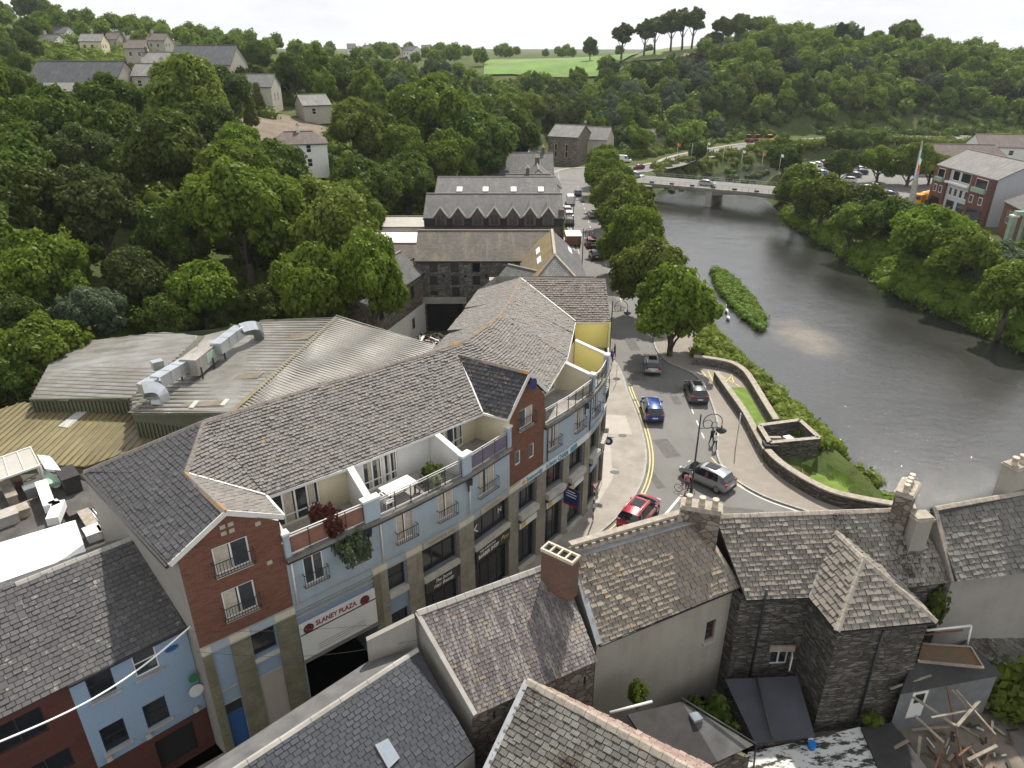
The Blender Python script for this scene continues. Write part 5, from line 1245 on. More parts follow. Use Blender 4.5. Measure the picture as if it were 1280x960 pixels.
scrub('bank_bushes', [tuple(p) for p in L1]+[(32.3, 57.5), (31.4, 62), (29.4, 75), (28., 88), (28., 100), (29.3, 123), (32., 160), (28, 165), (25.5, 120), (24.5, 98), (23.5, 84)], 760, (.4, 1.1), 60, .28, 'leaf_light', 74, zoff=.1)
scrub('bank_bushes', [(65,172),(64,160),(63.3,134),(62.3,110),(67.2,86),(76,51),(86,54),(80,88),(73,112),(72,134),(73,160)], 900, (1.1, 2.4), 34, .38, 'leaf_green', 75)
scrub('bank_bushes', [(60,243),(90,269),(120,283),(170,290),(170,284),(108,267),(78,247),(52,224),(44,206),(40,215)], 500, (.9, 1.9), 16, .6, 'leaf_light', 76)
scrub('river_reeds', [tuple(p.xy) for p in ISLE], 300, (.3, .95), 80, .24, 'reed_green', 77, zoff=.1)
scrub('weed_beds', [(40,203),(55,225),(78,244),(84,235),(70,210),(66,190),(45,190)], 60, (.6, 1.6), 14, .5, 'leaf_olive', 78, filt=lambda x, y: y > 200)
scrub('junction_shrubs', [(27,237),(45,239),(64,262),(88,284),(80,294),(50,284),(28,264)], 260, (.9, 2.2), 24, .5, 'leaf_green', 79)
def hedge(name, pts, w_, h_, mat, label, seed=1):
    rs = random.Random(seed); lo = []; pts = [Vector(p) for p in pts]
    for a, b in zip(pts, pts[1:]):
        k_ = max(1, int((b-a).length/(w_*.5)))
        for i in range(k_): p = a.lerp(b, i/k_); lo.append((p.x+rs.uniform(-.3, .3)*w_, p.y+rs.uniform(-.3, .3)*w_, gz(p.x, p.y)+h_*.5+rs.uniform(-.1, .1), h_*.62))
    me_ = leafcloud(name, lo, 20, .6, mat, seed, drop=.4); o = bpy.data.objects.new(name, me_); COL.objects.link(o); return tag(o, label, 'hedge')
hedge('hedge', [(88,262,0),(130,278,0),(200,290,0),(330,297,0)], 2.5, 3., 'leaf_light', 'long clipped hedge behind the car park, along the hill foot')
# --- plants on the apartment terraces and yards
def bush(x, y, z, s, mt, label, sz=None, j=0, cat='shrub', nm='shrub', grp=None): return plant(('bush', mt, j), x, y, z, s, label, cat=cat, name=nm, sz=sz, group=grp)
q = local(1, 2.55, -.45); bush(q.x, q.y, 10.1, .52, 'leaf_red', 'dark red maple shrub on the left roof terrace', 1.1)
q = local(1, 3.25, .35); bush(q.x, q.y, 8.75, .55, 'leaf_grey', 'pale variegated shrub spilling down the blue wall over a window', 1.05, 1)
q = local(3, 2.1, -.9); bush(q.x, q.y, 10.1, .42, 'leaf_dark', 'spiky dark pot plant beside the terrace dividing wall', .7, 2)
q = local(3, 1.85, -.35); bush(q.x, q.y, 10.1, .3, 'leaf_pale', 'small pale plant behind the terrace rail near the wicker chair', .5, 1)
# ================================================================ foreground houses
slate('slate_streaked', (.092, .080, .082), (.14, .122, .122), lichen=.6, lcol=(.36, .21, .05), streak=.85, scol=(.27, .25, .23), rough=.75)
slate('slate_tan', (.185, .16, .13), (.275, .24, .20), lichen=.75, lcol=(.42, .25, .07), rough=.8)
slate('slate_stone', (.165, .148, .128), (.25, .225, .195), lichen=0., moss=0., rough=.85)
slate('slate_stone_moss', (.155, .142, .125), (.25, .225, .20), moss=.8, rough=.85)
slate('slate_grey_moss', (.12, .116, .105), (.20, .19, .17), lichen=.3, lcol=(.25, .25, .2), moss=.45, rough=.85)
slate('slate_mossy_dark', (.075, .07, .062), (.14, .135, .12), lichen=.5, lcol=(.26, .25, .2), moss=.55, rough=.85)
slate('slate_new', (.032, .036, .046), (.044, .048, .058), rough=.55); slate('slate_pink', (.22, .15, .13), (.36, .27, .23), rough=.85)
slate('slate_town', (.065, .065, .068), (.105, .10, .10), lichen=.35, lcol=(.30, .28, .25), rough=.7)
rubble('rubble_dark', (.06, .056, .048), (.12, .112, .095), (.22, .205, .175), 2.0, 8.5, .8); rubble('rubble_brown', (.12, .10, .08), (.19, .165, .13), (.26, .23, .19), 2.2, 3.4); rubble('rubble_grey', (.11, .105, .095), (.17, .16, .145), (.24, .23, .21), 2.2, 3.2, .7)
bricks('brick_old', (.20, .095, .065), (.13, .075, .055), (.15, .13, .11), .24, .08, .012, sa=.6); plain('felt_blue', (.045, .048, .062), .6, .2, .9); plain('felt_grey', (.12, .12, .12), .85, .3, 1.1); plain('felt_dark', (.035, .033, .033), .8, .3, 1.3)
k = NT('peeling_white'); uv = k.coord('UV'); f = k.ramp(k.noise(1., 6, .75, k.mapping(uv, (.9, 2.6, 1))), [(.50, 0.), (.54, 1.)]); k.col(k.mix(f, (.55, .56, .54), (.035, .033, .03))); k.set(Roughness=.8)
k = NT('rust_moss'); oc = k.coord(); k.col(k.mix(k.ramp(k.noise(1.1, 6, .75, oc), [(.4, 0.), (.6, 1.)]), (.075, .062, .038), (.14, .065, .025))); k.set(Roughness=.9); k.bump(k.noise(12, 4, .6, oc), .5, .03)
plain('timber_grey', (.26, .225, .18), .9, .3, 2.); plain('timber_brown', (.13, .075, .045), .85, .3, 2.); plain('concrete', (.36, .34, .31), .9, .2, 1.2, bump=.3); plain('cap_stone', (.33, .29, .24), .9, .3, 3., bump=.4); plain('pot_clay', (.42, .30, .20), .85, .2, 4.); plain('pot_cream', (.50, .44, .35), .85, .2, 4.); plain('plastic_blue', (.01, .17, .55), .4, .05, 1.); plain('pvc_white', (.62, .62, .60), .4, .06, 2.); plain('yard', (.13, .12, .105), .95, .35, .6, bump=.4); plain('debris_pale', (.50, .48, .45), .9, .3, 2.)
# town yards round the foreground houses
flat('yard_ground', [(-60, -40), (45, -40), (35, 36), (29, 37.5), (20, 31.5), (3, 29.8), (-8, 22), (-16.8, 15), (-30, 25), (-30, 55), (-19, 64), (-12, 66), (-6, 60), (-14, 40), (-16, 24), (-60, 20)], .015, 'yard')
V3 = lambda p, z: Vector((p[0], p[1], z))
def house_root(name, label, c, cat='house', group=None): return thing(name, label, cat, c, group)
def chimney_mesh(root, c, sx, sy, z0, z1, rz, mat, pots, parent=None, cap='cap_stone', potmat='pot_cream', name='chimney', potr=.13, poth=.45):
    m = MB(); m.box((c[0], c[1], (z0+z1)/2), (sx, sy, z1-z0), mat, rz); m.box((c[0], c[1], z1+.05), (sx+.14, sy+.14, .14), cap, rz); m.box((c[0], c[1], z1+.16), (sx+.02, sy+.02, .09), cap, rz)
    ch = m.build(name, parent or root); ca, sa = math.cos(rz), math.sin(rz)
    for i in range(pots):
        t = (i-(pots-1)/2)*(sx/max(pots, 1)); p = Vector((c[0]+ca*t, c[1]+sa*t, z1+.18)); m = MB(); m.tube([p, p+Vector((0, 0, .06)), p+Vector((0, 0, poth*.8)), p+Vector((0, 0, poth*.82)), p+Vector((0, 0, poth))], [potr*1.1, potr, potr*.85, potr*1.1, potr*1.05], potmat, 10); m.build('chimney_pot', ch)
    return ch
# ---- the streaky slate house with the brick chimney
h = house_root('stone_house', 'low house with streaked lichen spotted slates and a red brick chimney on its ridge', P(600, 800, 0)); h.location.z = 0
b0, b1 = P(521, 766, 10), P(700, 701, 10); e0, e1 = P(594, 894, 7.15), P(747, 826, 7.15)
bk0, bk1 = b0+(b0-e0)*.9, b1+(b1-e1)*.9; bk0.z = bk1.z = 5.6
m = MB(); slates(m, [b0, e0, e1, b1], 'slate_streaked', .3, .17, lift=.022, jit=.006, seed=31); slates(m, [b0, b1, bk1, bk0], 'slate_tan', .36, .26, seed=32); rf = m.build('roof', h)
m = MB(); ridge(m, [b0, b1], 'concrete', .34, .12); m.bar(b0+Vector((0, 0, .03)), e0+Vector((0, 0, .03)), .2, .08, 'concrete'); build_split(m, 'ridge_tiles', rf, .4)
m = MB()
def ins(a, b, c, t=.2): return a+(c-a).normalized()*t
wa, wb, wc, wd = (V3(p, 0) for p in (e0+(b0-e0)*.06, e1+(b1-e1)*.06, bk1+(b1-bk1)*.06, bk0+(b0-bk0)*.06))
pt = wall(m, wa, wb, 0, 7.3, 'rubble_brown', [(1.0, 1.12, 6.1, 6.6), (5.6, 5.72, 5.6, 6.2)]); wall(m, wb, wc, 0, 5.6, 'rubble_brown'); wall(m, wc, wd, 0, 5.6, 'render_grey'); wall(m, wd, wa, 0, 5.6, 'render_grey')
m.face([V3(wd, 5.6), V3(wa, 5.6), V3(wa, 7.2), V3(b0, 9.93)], 'render_grey'); m.face([V3(wb, 5.6), V3(wc, 5.6), V3(b1, 9.93), V3(wb, 7.2)], 'rubble_brown'); m.build('wall', h)
# brick stack: four flues in a row
c = P(700, 703, 10); ang = math.atan2(-(e1-b1).y, -(e1-b1).x)
fx = (P(718, 700, 11.35)-P(683, 684, 11.35)); ang = math.atan2(fx.y, fx.x); cc = (P(718, 701, 11.35)+P(683, 685, 11.35))/2
m = MB(); m.box((cc.x, cc.y, 10.3), (1.65, .62, 2.1), 'brick_old', ang); X = Vector((math.cos(ang), math.sin(ang), 0)); Y = Vector((-X.y, X.x, 0))
for s_ in (-1, 1): m.box(Vector((cc.x, cc.y, 11.42))+Y*s_*.29, (1.72, .1, .16), 'pot_cream', ang)
for i in range(5): m.box(Vector((cc.x, cc.y, 11.42))+X*(i-2)*.41, (.08, .5, .155), 'pot_cream', ang)
m.box((cc.x, cc.y, 11.36), (1.5, .5, .02), 'interior_dark', ang); m.build('chimney', h)
m = MB(); a = P(471, 794, 9.3); wl0 = V3(P(461, 825, 8.1), 0); wl1 = V3(b0, 0)+Vector((-.1, -.1, 0)); dd = (wl1-wl0); n_ = Vector((dd.y, -dd.x, 0)).normalized()*.12
m.hexa([V3(wl0-n_, 5), V3(wl0+n_, 5), V3(wl1+n_, 5), V3(wl1-n_, 5)], [V3(wl0-n_, 9.3), V3(wl0+n_, 9.3), V3(wl1+n_, 9.95), V3(wl1-n_, 9.95)], 'render_grey'); m.build('parapet_wall', h)
# ---- house with the plain rendered wall and parapet
h = house_root('rendered_house', 'house with broad tan slates, orange lichen and a plain grey rendered rear wall', P(820, 720, 0)); h.location.z = 0
c0, c1 = P(716, 697, 10.45), P(872, 651, 10.45); f0, f1 = P(749, 806, 7.3), P(924, 734, 7.3)
m = MB(); slates(m, [c0, f0, f1, c1], 'slate_tan', .34, .235, lift=.075, jit=.02, seed=33); g0, g1 = c0+(c0-f0), c1+(c1-f1); g0.z = g1.z = 7.5; rf = m.build('roof', h)
m = MB(); vv = (c0-f0); vv.z = 0; vv.normalize()
q0, q1 = c0+vv*.15, c1+vv*.15; m.hexa([V3(q0, 6), V3(q1, 6), V3(q1+vv*.28, 6), V3(q0+vv*.28, 6)], [V3(q0, 10.75), V3(q1, 10.75), V3(q1+vv*.28, 10.75), V3(q0+vv*.28, 10.75)], 'cap_stone')
k_ = int((q1-q0).length/.42)
for i in range(k_): p = q0.lerp(q1, (i+.5)/k_); m.box((p.x, p.y, 10.85), (.2, .3, .2), 'cap_stone', math.atan2((q1-q0).y, (q1-q0).x))
m.hexa([V3(q0-vv*.02, 10.95), V3(q1-vv*.02, 10.95), V3(q1+vv*.32, 10.95), V3(q0+vv*.32, 10.95)], [V3(q0-vv*.02, 11.08), V3(q1-vv*.02, 11.08), V3(q1+vv*.32, 11.08), V3(q0+vv*.32, 11.08)], 'cap_stone'); m.build('parapet', h)
m = MB(); m.bar(c0+vv*.05+Vector((0, 0, .05)), c1+vv*.05+Vector((0, 0, .05)), .35, .06, 'lead'); m.bar(f0+Vector((-.02, 0, .05)), c0+Vector((-.02, 0, .05)), .28, .08, 'lead'); m.bar(f1+Vector((0, 0, .04)), c1+Vector((0, 0, .04)), .3, .1, 'cap_stone'); m.bar(f0+Vector((0, 0, -.08)), f1+Vector((0, 0, -.08)), .1, .08, 'gutter'); build_split(m, 'flashing', rf, .3)
wa, wb = V3(f0+vv*.2, 0), V3(f1+vv*.2, 0); m = MB()
s0, z0 = onwall(880, 803, wa, wb); s1, z1 = onwall(896, 766, wa, wb)
hole = (s0, s0+.62, z0, z0+1.35)
wall(m, wa, wb, 0, 7.45, 'render_tan', [hole], .18); wall(m, wb, V3(g1, 0), 0, 7.45, 'rubble_dark'); wall(m, V3(g0, 0), wa, 0, 7.45, 'render_tan'); wall(m, V3(q1+vv*.28, 0), V3(q0+vv*.28, 0), 0, 7., 'render_tan')
m.face([V3(g0, 7.4), V3(wa, 7.4), V3(c0, 10.4)], 'render_tan'); m.face([V3(wb, 7.4), V3(g1, 7.4), V3(c1, 10.4)], 'rubble_dark'); m.build('wall', h)
window(h, wa, wb, *hole, fm='red_frame', gm='glass_dark', cols=1, rows=2, depth=.18, fw=.06, sill='concrete')
cc = P(869, 655, 10.3); chimney_mesh(h, (cc.x+.2, cc.y, 0), 1.9, .75, 8.6, 11.3, math.atan2((c1-f1).y, (c1-f1).x)+0.25, 'rubble_brown', 3, potr=.16)
# ---- the long terrace house with hipped annex
h = house_root('terrace_house', 'long stone house with pale slates, dark moss by the ridge and a hipped rear wing', P(1040, 720, 0)); h.location.z = 0
ZE = 7.2; RG = 10.3
r0, r1, rm_ = P(893, 645, RG), P(1141, 636, RG), P(1042, 641, RG); ea, eb, ec, ed = P(933, 750, ZE), P(1012, 747, ZE), P(1133, 735, ZE), P(1192, 727, ZE)
G0, G1_, ge0, ge1 = P(1042, 661, 9.55), P(1079, 698, 9.55), P(1046, 789, ZE), P(1171, 777, ZE)
m = MB(); SF = dict(w=.33, h=.24, lift=.075, jit=.02)
slates(m, [r0, ea, eb, G0, rm_], 'slate_stone', seed=41, **SF); slates(m, [rm_, G0, ec, ed, r1], 'slate_stone_moss', seed=42, **SF)
SG = dict(w=.40, h=.30, lift=.075, jit=.02)
slates(m, [G0, eb, ge0, G1_], 'slate_stone', seed=43, **SG); slates(m, [G1_, ge0, ge1], 'slate_stone', seed=44, **SG); slates(m, [G0, G1_, ge1, ec], 'slate_stone', seed=45, **SG)
rb0, rb1 = V3(r0+Vector((-1.2, 3.2, 0)), 7.3), V3(r1+Vector((.6, 3.2, 0)), 7.3); slates(m, [r0, r1, rb1, rb0], 'slate_stone', seed=46, **SF); rf = m.build('roof', h)
m = MB(); ridge(m, [r0, r1], 'cap_stone', .34); ridge(m, [G0, G1_], 'cap_stone', .3); ridge(m, [G1_, ge1], 'cap_stone', .3); ridge(m, [G1_, ge0], 'cap_stone', .3); build_split(m, 'ridge_tiles', rf, .4)
m = MB()
for a, b in ((G0, eb), (G0, ec)): m.bar(a+Vector((0, 0, .05)), b+Vector((0, 0, .05)), .12, .05, 'lead')
for a, b in ((ea, eb), (eb, ge0), (ge0, ge1)): m.bar(a+Vector((0, 0, -.1)), b+Vector((0, 0, -.1)), .1, .09, 'gutter')
build_split(m, 'gutter', rf)
m = MB(); I = lambda p, dx, dy: Vector((p.x+dx, p.y+dy, 0))
w1, w2, w3, w4, w5, w6 = I(ea, -.15, .25), I(eb, .2, .25), I(ge0, .22, .22), I(ge1, -.22, .22), I(ec, -.15, .3), I(ed, 0, .25)
s0, z0 = onwall(961, 832, w1, w2); hole = (s0, s0+.95, z0, z0+1.1)
wall(m, w1, w2, 0, ZE+.1, 'rubble_dark', [hole], .2); wall(m, w2, w3, 0, ZE+.1, 'rubble_dark'); wall(m, w3, w4, 0, ZE+.1, 'rubble_dark'); wall(m, w4, w5, 0, ZE+.1, 'rubble_dark'); wall(m, w5, w6, 0, ZE+.1, 'rubble_dark'); wall(m, V3(rb1, 0), V3(rb0, 0), 0, 7.3, 'render_grey'); wall(m, V3(rb0, 0), w1, 0, 7.3, 'rubble_dark'); m.build('wall', h)
w_ = window(h, w1, w2, *hole, cols=2, depth=.2, fw=.07); panel_c = MB()
m = MB(); dx = Vector((.03, -.1, 0)); a = w1.lerp(w2, (s0+.9)/(w2-w1).length); m.box((a.x+.12, a.y-.22, z0+.55), (.06, .5, 1.0), 'white_frame', -.35); m.build('open_sash', w_)
m = MB(); m.box((w1.lerp(w2, (s0+.45)/(w2-w1).length).x, w1.y-.03, z0+1.35), (1.3, .12, .35), 'cap_stone'); m.build('lintel', w_)
for px, py, z, nm in ((955, 757, 6.9, 'drainpipe'),):
    m = MB(); a = P(px, py, z)+Vector((0, .05, 0)); m.tube([a+Vector((0, 0, 1)), a, a+Vector((0, 0, -5.2))], .07, 'iron', 6); m.build(nm, h)
m = MB(); a = w3.lerp(w4, .49)+Vector((.02, -.1, 0)); m.tube([V3(a, 6.8), V3(a, 1.)], .06, 'iron', 6); m.build('drainpipe', h)
cc = P(1152, 655, 10.3); chimney_mesh(h, (cc.x+.1, cc.y+.35, 0), .9, .7, 8.6, 10.45, .12, 'render_grey', 0, name='chimney'); chimney_mesh(h, (cc.x-.35, cc.y+1.3, 0), 1.6, .8, 8.2, 11.5, .9, 'rubble_brown', 4, potr=.14)
# ---- right hand house
h = house_root('terrace_house', 'house at the right edge with slipped grey slates and a plain grey rear wall', P(1240, 700, 0)); h.location.z = 0
a0, a1, d0, d1 = P(1168, 635, 10.5), P(1420, 590, 10.5), P(1192, 727, 7.45), P(1420, 700, 7.45)
m = MB(); slates(m, [a0, d0, d1, a1], 'slate_grey_moss', .40, .28, lift=.065, jit=.035, seed=51, miss=.004); k0, k1 = a0+(a0-d0), a1+(a1-d1); k0.z = k1.z = 7.5; slates(m, [a0, a1, k1, k0], 'slate_grey_moss', .4, .28, seed=52); rf = m.build('roof', h)
m = MB(); ridge(m, [a0, a1], 'cap_stone', .34); m.bar(d0+Vector((0, 0, .03)), a0+Vector((0, 0, .03)), .25, .1, 'cap_stone'); build_split(m, 'ridge_tiles', rf, .4)
m = MB(); wall(m, I(d0, .1, .25), I(d1, 0, .25), 0, 7.5, 'render_grey'); wall(m, V3(k0, 0), I(d0, .1, .25), 0, 7.5, 'render_grey'); m.face([V3(k0, 7.45), V3(d0, 7.45), V3(a0, 10.4)], 'render_grey'); m.build('wall', h)
cc = P(1268, 615, 10.6); chimney_mesh(h, (cc.x+.3, cc.y+.6, 0), 1.7, .8, 9, 11.9, .4, 'render_tan', 3, potr=.16)
# ---- dark new slate roof at the bottom
h = house_root('slate_house', 'house in the bottom foreground with a plain dark blue slate roof and one roof light', P(420, 930, 0)); h.location.z = 0
A0, A1 = P(522, 811, 8.6), P(265, 980, 8.6); sl_ = P(593, 938, 6.3); A3 = A1+(sl_-A0)
m = MB(); slates(m, [A0, A1, A3, sl_], 'slate_new', .33, .2, lift=.02, jit=.005, seed=61); rf = m.build('roof', h)
l0, l1 = P(461, 826, 8.05), P(215, 986, 8.05); m = MB(); m.slab([A0, l0, l1, A1], .15, 'felt_grey'); m.build('rear_slope', rf)
m = MB(); ridge(m, [A0, A1], 'concrete', .26, .07, 1.2); build_split(m, 'ridge_tiles', rf, .4)
m = MB(); n = norm_of([A0, A1, A3, sl_]); n = n if n.z > 0 else -n
def onplane(px, py, o, n): d = ray(px, py); t = (o-Vector((0, 0, HC))).dot(n)/d.dot(n); return Vector((0, 0, HC))+d*t
q = [onplane(x, y, A0, n) for x, y in ((468, 932), (484, 924), (499, 948), (485, 962))]
m.hexa([p+n*.02 for p in q], [p+n*.12 for p in q], 'lead'); c = sum(q, Vector())/4; m.face([c+(p-c)*.8+n*.125 for p in q], 'glass_sky'); m.build('roof_light', rf)
m = MB(); lo = [A0, l0, l1, A1, A3, sl_]
wall(m, V3(A3, 0), V3(sl_, 0), 0, 6.2, 'render_grey'); wall(m, V3(sl_, 0), V3(A0, 0), 0, 6.2, 'render_grey'); wall(m, V3(l0+Vector((.1, -.1, 0)), 0), V3(l1+Vector((.1, -.1, 0)), 0), 0, 7.95, 'render_grey'); m.build('wall', h)
# ---- mossy roof bottom centre
h = house_root('mossy_house', 'low house in the bottom centre with heavily mossed slates and a long tiled ridge', P(720, 930, 0)); h.location.z = 0
D0, D1 = P(659, 851, 7.8), P(905, 985, 7.8); dn = Vector((-3.2, -2.6, -2.2)); D2, D3 = D0+dn, D1+dn
D2 = P(585, 1010, 5.9); D3 = D2+(D1-D0)
m = MB(); slates(m, [D0, D2, D3, D1], 'slate_mossy_dark', .36, .25, lift=.05, jit=.02, seed=71); rt0 = P(767, 889, 6.4); rt1 = rt0+(D1-D0)
slates(m, [D0, D1, rt1, P(690, 862, 7.3)], 'slate_pink', .3, .22, lift=.06, seed=72); rf = m.build('roof', h)
m = MB(); ridge(m, [D0, D1], 'cap_stone', .4, .12); m.bar(D0+Vector((0, 0, .03)), D2+Vector((0, 0, .03)), .25, .06, 'lead'); build_split(m, 'ridge_tiles', rf, .4)
m = MB(); wall(m, V3(D2+Vector((.2, .1, 0)), 0), V3(D3, 0), 0, 5.9, 'render_grey'); wall(m, V3(D0, 0), V3(D2+Vector((.2, .1, 0)), 0), 0, 5.9, 'rubble_brown'); wall(m, V3(rt1, 0), V3(D0, 0), 0, 6.3, 'rubble_brown'); m.build('wall', h)
# lead flashed valley between the two houses
# ---- small dark roofed store
h = house_root('brick_store', 'small rear store with a dark felted roof, roof light and white gutter pipe', P(860, 920, 0)); h.location.z = 0
E0, E1, E2, E3 = P(784, 893, 4.6), P(852, 877, 4.6), P(942, 931, 4.1), P(897, 952, 3.6); E4, E5 = P(840, 975, 3.7), P(960, 985, 3.2)
m = MB(); m.slab([E0, E1, E3, E4], .12, 'felt_dark'); m.slab([E1+Vector((0, 0, .004)), E2, E3], .12, 'felt_grey'); rf = m.build('roof', h)
m = MB(); q = [P(x, y, 4.45) for x, y in ((861, 893), (871, 890), (879, 899), (868, 903))]; m.hexa([p+Vector((0, 0, -.1)) for p in q], [p+Vector((0, 0, .06)) for p in q], 'lead', 'glass_sky'); m.build('roof_light', rf)
m = MB(); m.prism([(E0.x+.2, E0.y), (E4.x, E4.y), (E3.x, E3.y-.1), (E2.x-.1, E2.y-.1), (E1.x, E1.y-.2)], 0, 3.5, 'rubble_brown'); m.build('wall', h)
m = MB(); m.tube([P(762, 891, 4.7), P(815, 877, 4.7)], .07, 'pvc_white', 8); m.build('gutter_pipe', h)
m = MB(); m.tube([P(852, 873, 4.7), P(945, 930, 4.3), P(942, 960, 2.)], .05, 'gutter', 6); m.build('gutter_pipe', h)
# ---- lean-to and flat roofs
h = house_root('lean_to', 'smooth blue grey lean-to roof between two stone walls, crossed by a dark drainpipe', P(960, 880, 0), 'lean-to'); h.location.z = 0
q = [P(906, 849, 2.5), P(997, 845, 2.5), P(1019, 921, 1.4), P(944, 929, 1.4)]
m = MB(); m.slab(q, .14, 'felt_blue'); m.build('roof', h); m = MB(); m.prism([(p.x*.998+.02, p.y) for p in (q[0]+Vector((.15, -.1, 0)), q[1]+Vector((-.15, -.1, 0)), q[2]+Vector((-.15, .15, 0)), q[3]+Vector((.15, .15, 0)))], 0, 1.2, 'rubble_dark'); m.build('wall', h)
m = MB(); m.tube([P(945, 847, 2.75), P(966, 925, 1.65)], .07, 'gutter', 6); m.build('drainpipe', h)
h = house_root('flat_roof_store', 'low flat roofed store covered in peeling white paint at the bottom edge', P(1020, 940, 0), 'outbuilding'); h.location.z = 0
q = [P(x, y, 1.0) for x, y in ((935,940),(1016,923),(1075,908),(1112,990),(935,1010))]; m = MB(); m.prism([p.xy for p in q], 0, .98, 'concrete', 'peeling_white'); m.build('flat_roof', h)
q = [P(x, y, 1.15) for x, y in ((1077,909),(1115,902),(1180,985),(1112,990))]; m = MB(); m.prism([p.xy for p in q], 0, 1.1, 'felt_dark'); tag(m.build('flat_roof_shed'), 'low black felt roof between the white flat roof and the timber pile', 'shed')
p = P(1014, 935, 1.0); m = MB(); m.tube([p, p+Vector((0, 0, .34))], [.17, .2], 'plastic_blue', 12); tag(m.build('bucket', None, p), 'bright blue bucket standing on the peeling white flat roof', 'bucket')
p = P(1012, 928, 1.0); m = MB(); m.tube([p, p+Vector((0, 0, .3))], [.1, .13], 'plastic_white', 10); tag(m.build('pot', None, p), 'small white pot beside the blue bucket on the flat roof', 'pot')
# ---- shed with white door
h = house_root('stone_shed', 'rear shed with a dark felt roof, rusty mossed sheet and a white panelled door', P(1190, 860, 0), 'shed'); h.location.z = 0
s0, s1, s2, s3 = P(1126, 868, 3.0), P(1254, 844, 3.0), P(1214, 806, 4.2), P(1142, 822, 4.2)
m = MB(); m.slab([s0, s1, s2, s3], .16, 'felt_dark'); m.build('roof', h)
m = MB(); q = [P(x, y, z) for x, y, z in ((1146,830,3.95),(1228,838,3.7),(1212,812,4.35),(1152,808,4.45))]; m.slab([p+Vector((0, 0, .12)) for p in q], .05, 'rust_moss'); m.bar(q[0]+Vector((0, 0, .2)), q[1]+Vector((0, 0, .2)), .12, .1, 'timber_grey'); m.bar(q[3]+Vector((0, 0, .2)), q[2]+Vector((0, 0, .2)), .06, .06, 'timber_grey'); m.bar(q[1]+Vector((0, 0, .2)), q[2]+Vector((0, 0, .2)), .08, .06, 'timber_grey'); m.build('rusty_sheet', h)
wa, wb = I(s0, .1, .15), I(s1, -.15, .15); a, _ = onwall(1137, 880, wa, wb); m = MB(); wall(m, wa, wb, 0, 2.85, 'panel_grey', [(a, a+.9, .95, 2.75)], .1); wall(m, wb, I(s2, -.1, 0), 0, 2.9, 'render_grey'); m.build('wall', h)
d = (wb-wa).normalized(); n = Vector((d.y, -d.x, 0)); c = wa+d*(a+.45)+n*.0; m = MB(); m.box(V3(c, 1.85), (.9, .05, 1.8), 'white_frame', ax=(d, -n, Vector((0, 0, 1)))); dr = m.build('door', h); m = MB(); m.box(V3(c+n*.03, 2.3), (.55, .03, .6), 'glass_dark', ax=(d, -n, Vector((0, 0, 1)))); m.build('pane', dr)
m = MB(); a, b, c = P(1158, 788, 5.4), P(1214, 782, 5.4), P(1209, 806, 4.3); m.tube([a, b], .06, 'pvc_white', 8); m.tube([b, c], .06, 'pvc_white', 8); m.build('gutter_pipe', h); m = MB(); m.tube([a+Vector((0, .05, -.35)), b+Vector((-.3, .05, -.35))], .05, 'brick_red', 8); m.build('gutter_pipe', h)
# ---- lower slate roof at the right edge
h = house_root('low_house', 'dark mossy slate roof low at the right edge under the plain grey wall', P(1260, 790, 0)); h.location.z = 0
q = [P(1205, 806, 3.2), P(1330, 715, 3.2), P(1400, 800, 1.7), P(1246, 836, 1.7)]
m = MB(); slates(m, q, 'slate_mossy_dark', .36, .25, lift=.05, jit=.02, seed=91); m.build('roof', h); m = MB(); m.prism([(p.x, p.y) for p in (q[0]+Vector((.2, -.1, 0)), q[1]+Vector((0, -.2, 0)), q[2]+Vector((-.1, .2, 0)), q[3]+Vector((.1, .2, 0)))], 0, 1.5, 'render_grey'); m.build('wall', h)
# ---- timber pile
def zat(px, py): return P(px, py, .9)
tim = [((1131,864,2.6),(1196,908,1.9)),((1164,897,2.3),(1222,886,2.3)),((1195,862,3.0),(1244,918,1.7)),((1224,876,2.6),(1196,908,2.1)),((1184,859,3.),(1206,963,.6)),((1140,912,1.1),(1188,908,1.5)),((1144,895,1.9),(1180,928,1.2)),((1243,918,1.7),(1228,965,.3)),((1180,928,1.2),(1168,962,.3)),((1210,950,1.),(1246,932,1.5)),((1113,861,3.1),(1164,844,3.5)),((1213,935,.8),(1226,957,.5)),((1118,935,1.1),(1136,925,1.6)),((1198,945,1.2),(1216,930,1.0)),((1208,884,2.4),(1190,862,3.)),((1150,920,.9),(1146,960,.2))]
wd_ = ['long', 'bleached', 'leaning', 'short', 'split', 'broad', 'thin', 'dark', 'crooked', 'stubby', 'slanting', 'loose', 'fallen', 'crossed', 'upright', 'narrow']
for n_, (a, b) in enumerate(tim):
    m = MB(); m.bar(P(*a), P(*b), .09 if n_ % 3 else .14, .07, 'timber_grey' if n_ not in (4, 7, 8, 13) else 'timber_brown'); tag(m.build('timber_beam', None, P(*a)), wd_[n_]+' weathered beam in the broken timber frame by the white shed door', 'beam', 'broken timber frame beams')
m = MB(); rs = random.Random(3)
for i in range(60):
    p = P(rs.uniform(1130, 1270), rs.uniform(905, 965), rs.uniform(.08, .2)); a = rs.uniform(0, 3.1); m.box(p, (rs.uniform(.15, .8), rs.uniform(.04, .16), rs.uniform(.02, .06)), rs.choice(['timber_grey', 'timber_brown', 'debris_pale', 'felt_dark', 'timber_brown']), a)
tag(m.build('yard_rubble'), 'scattered boards and rubble under the broken timber frame', 'rubble', kind='stuff')
plain('concrete_warm', (.17, .145, .115), .9, .35, .8); m = MB(); m.face([(*P(x, y, .1).xy, .06) for x, y in ((1117,903),(1240,890),(1300,985),(1180,985))], 'concrete_warm'); tag(m.build('yard_slab'), kind='structure')
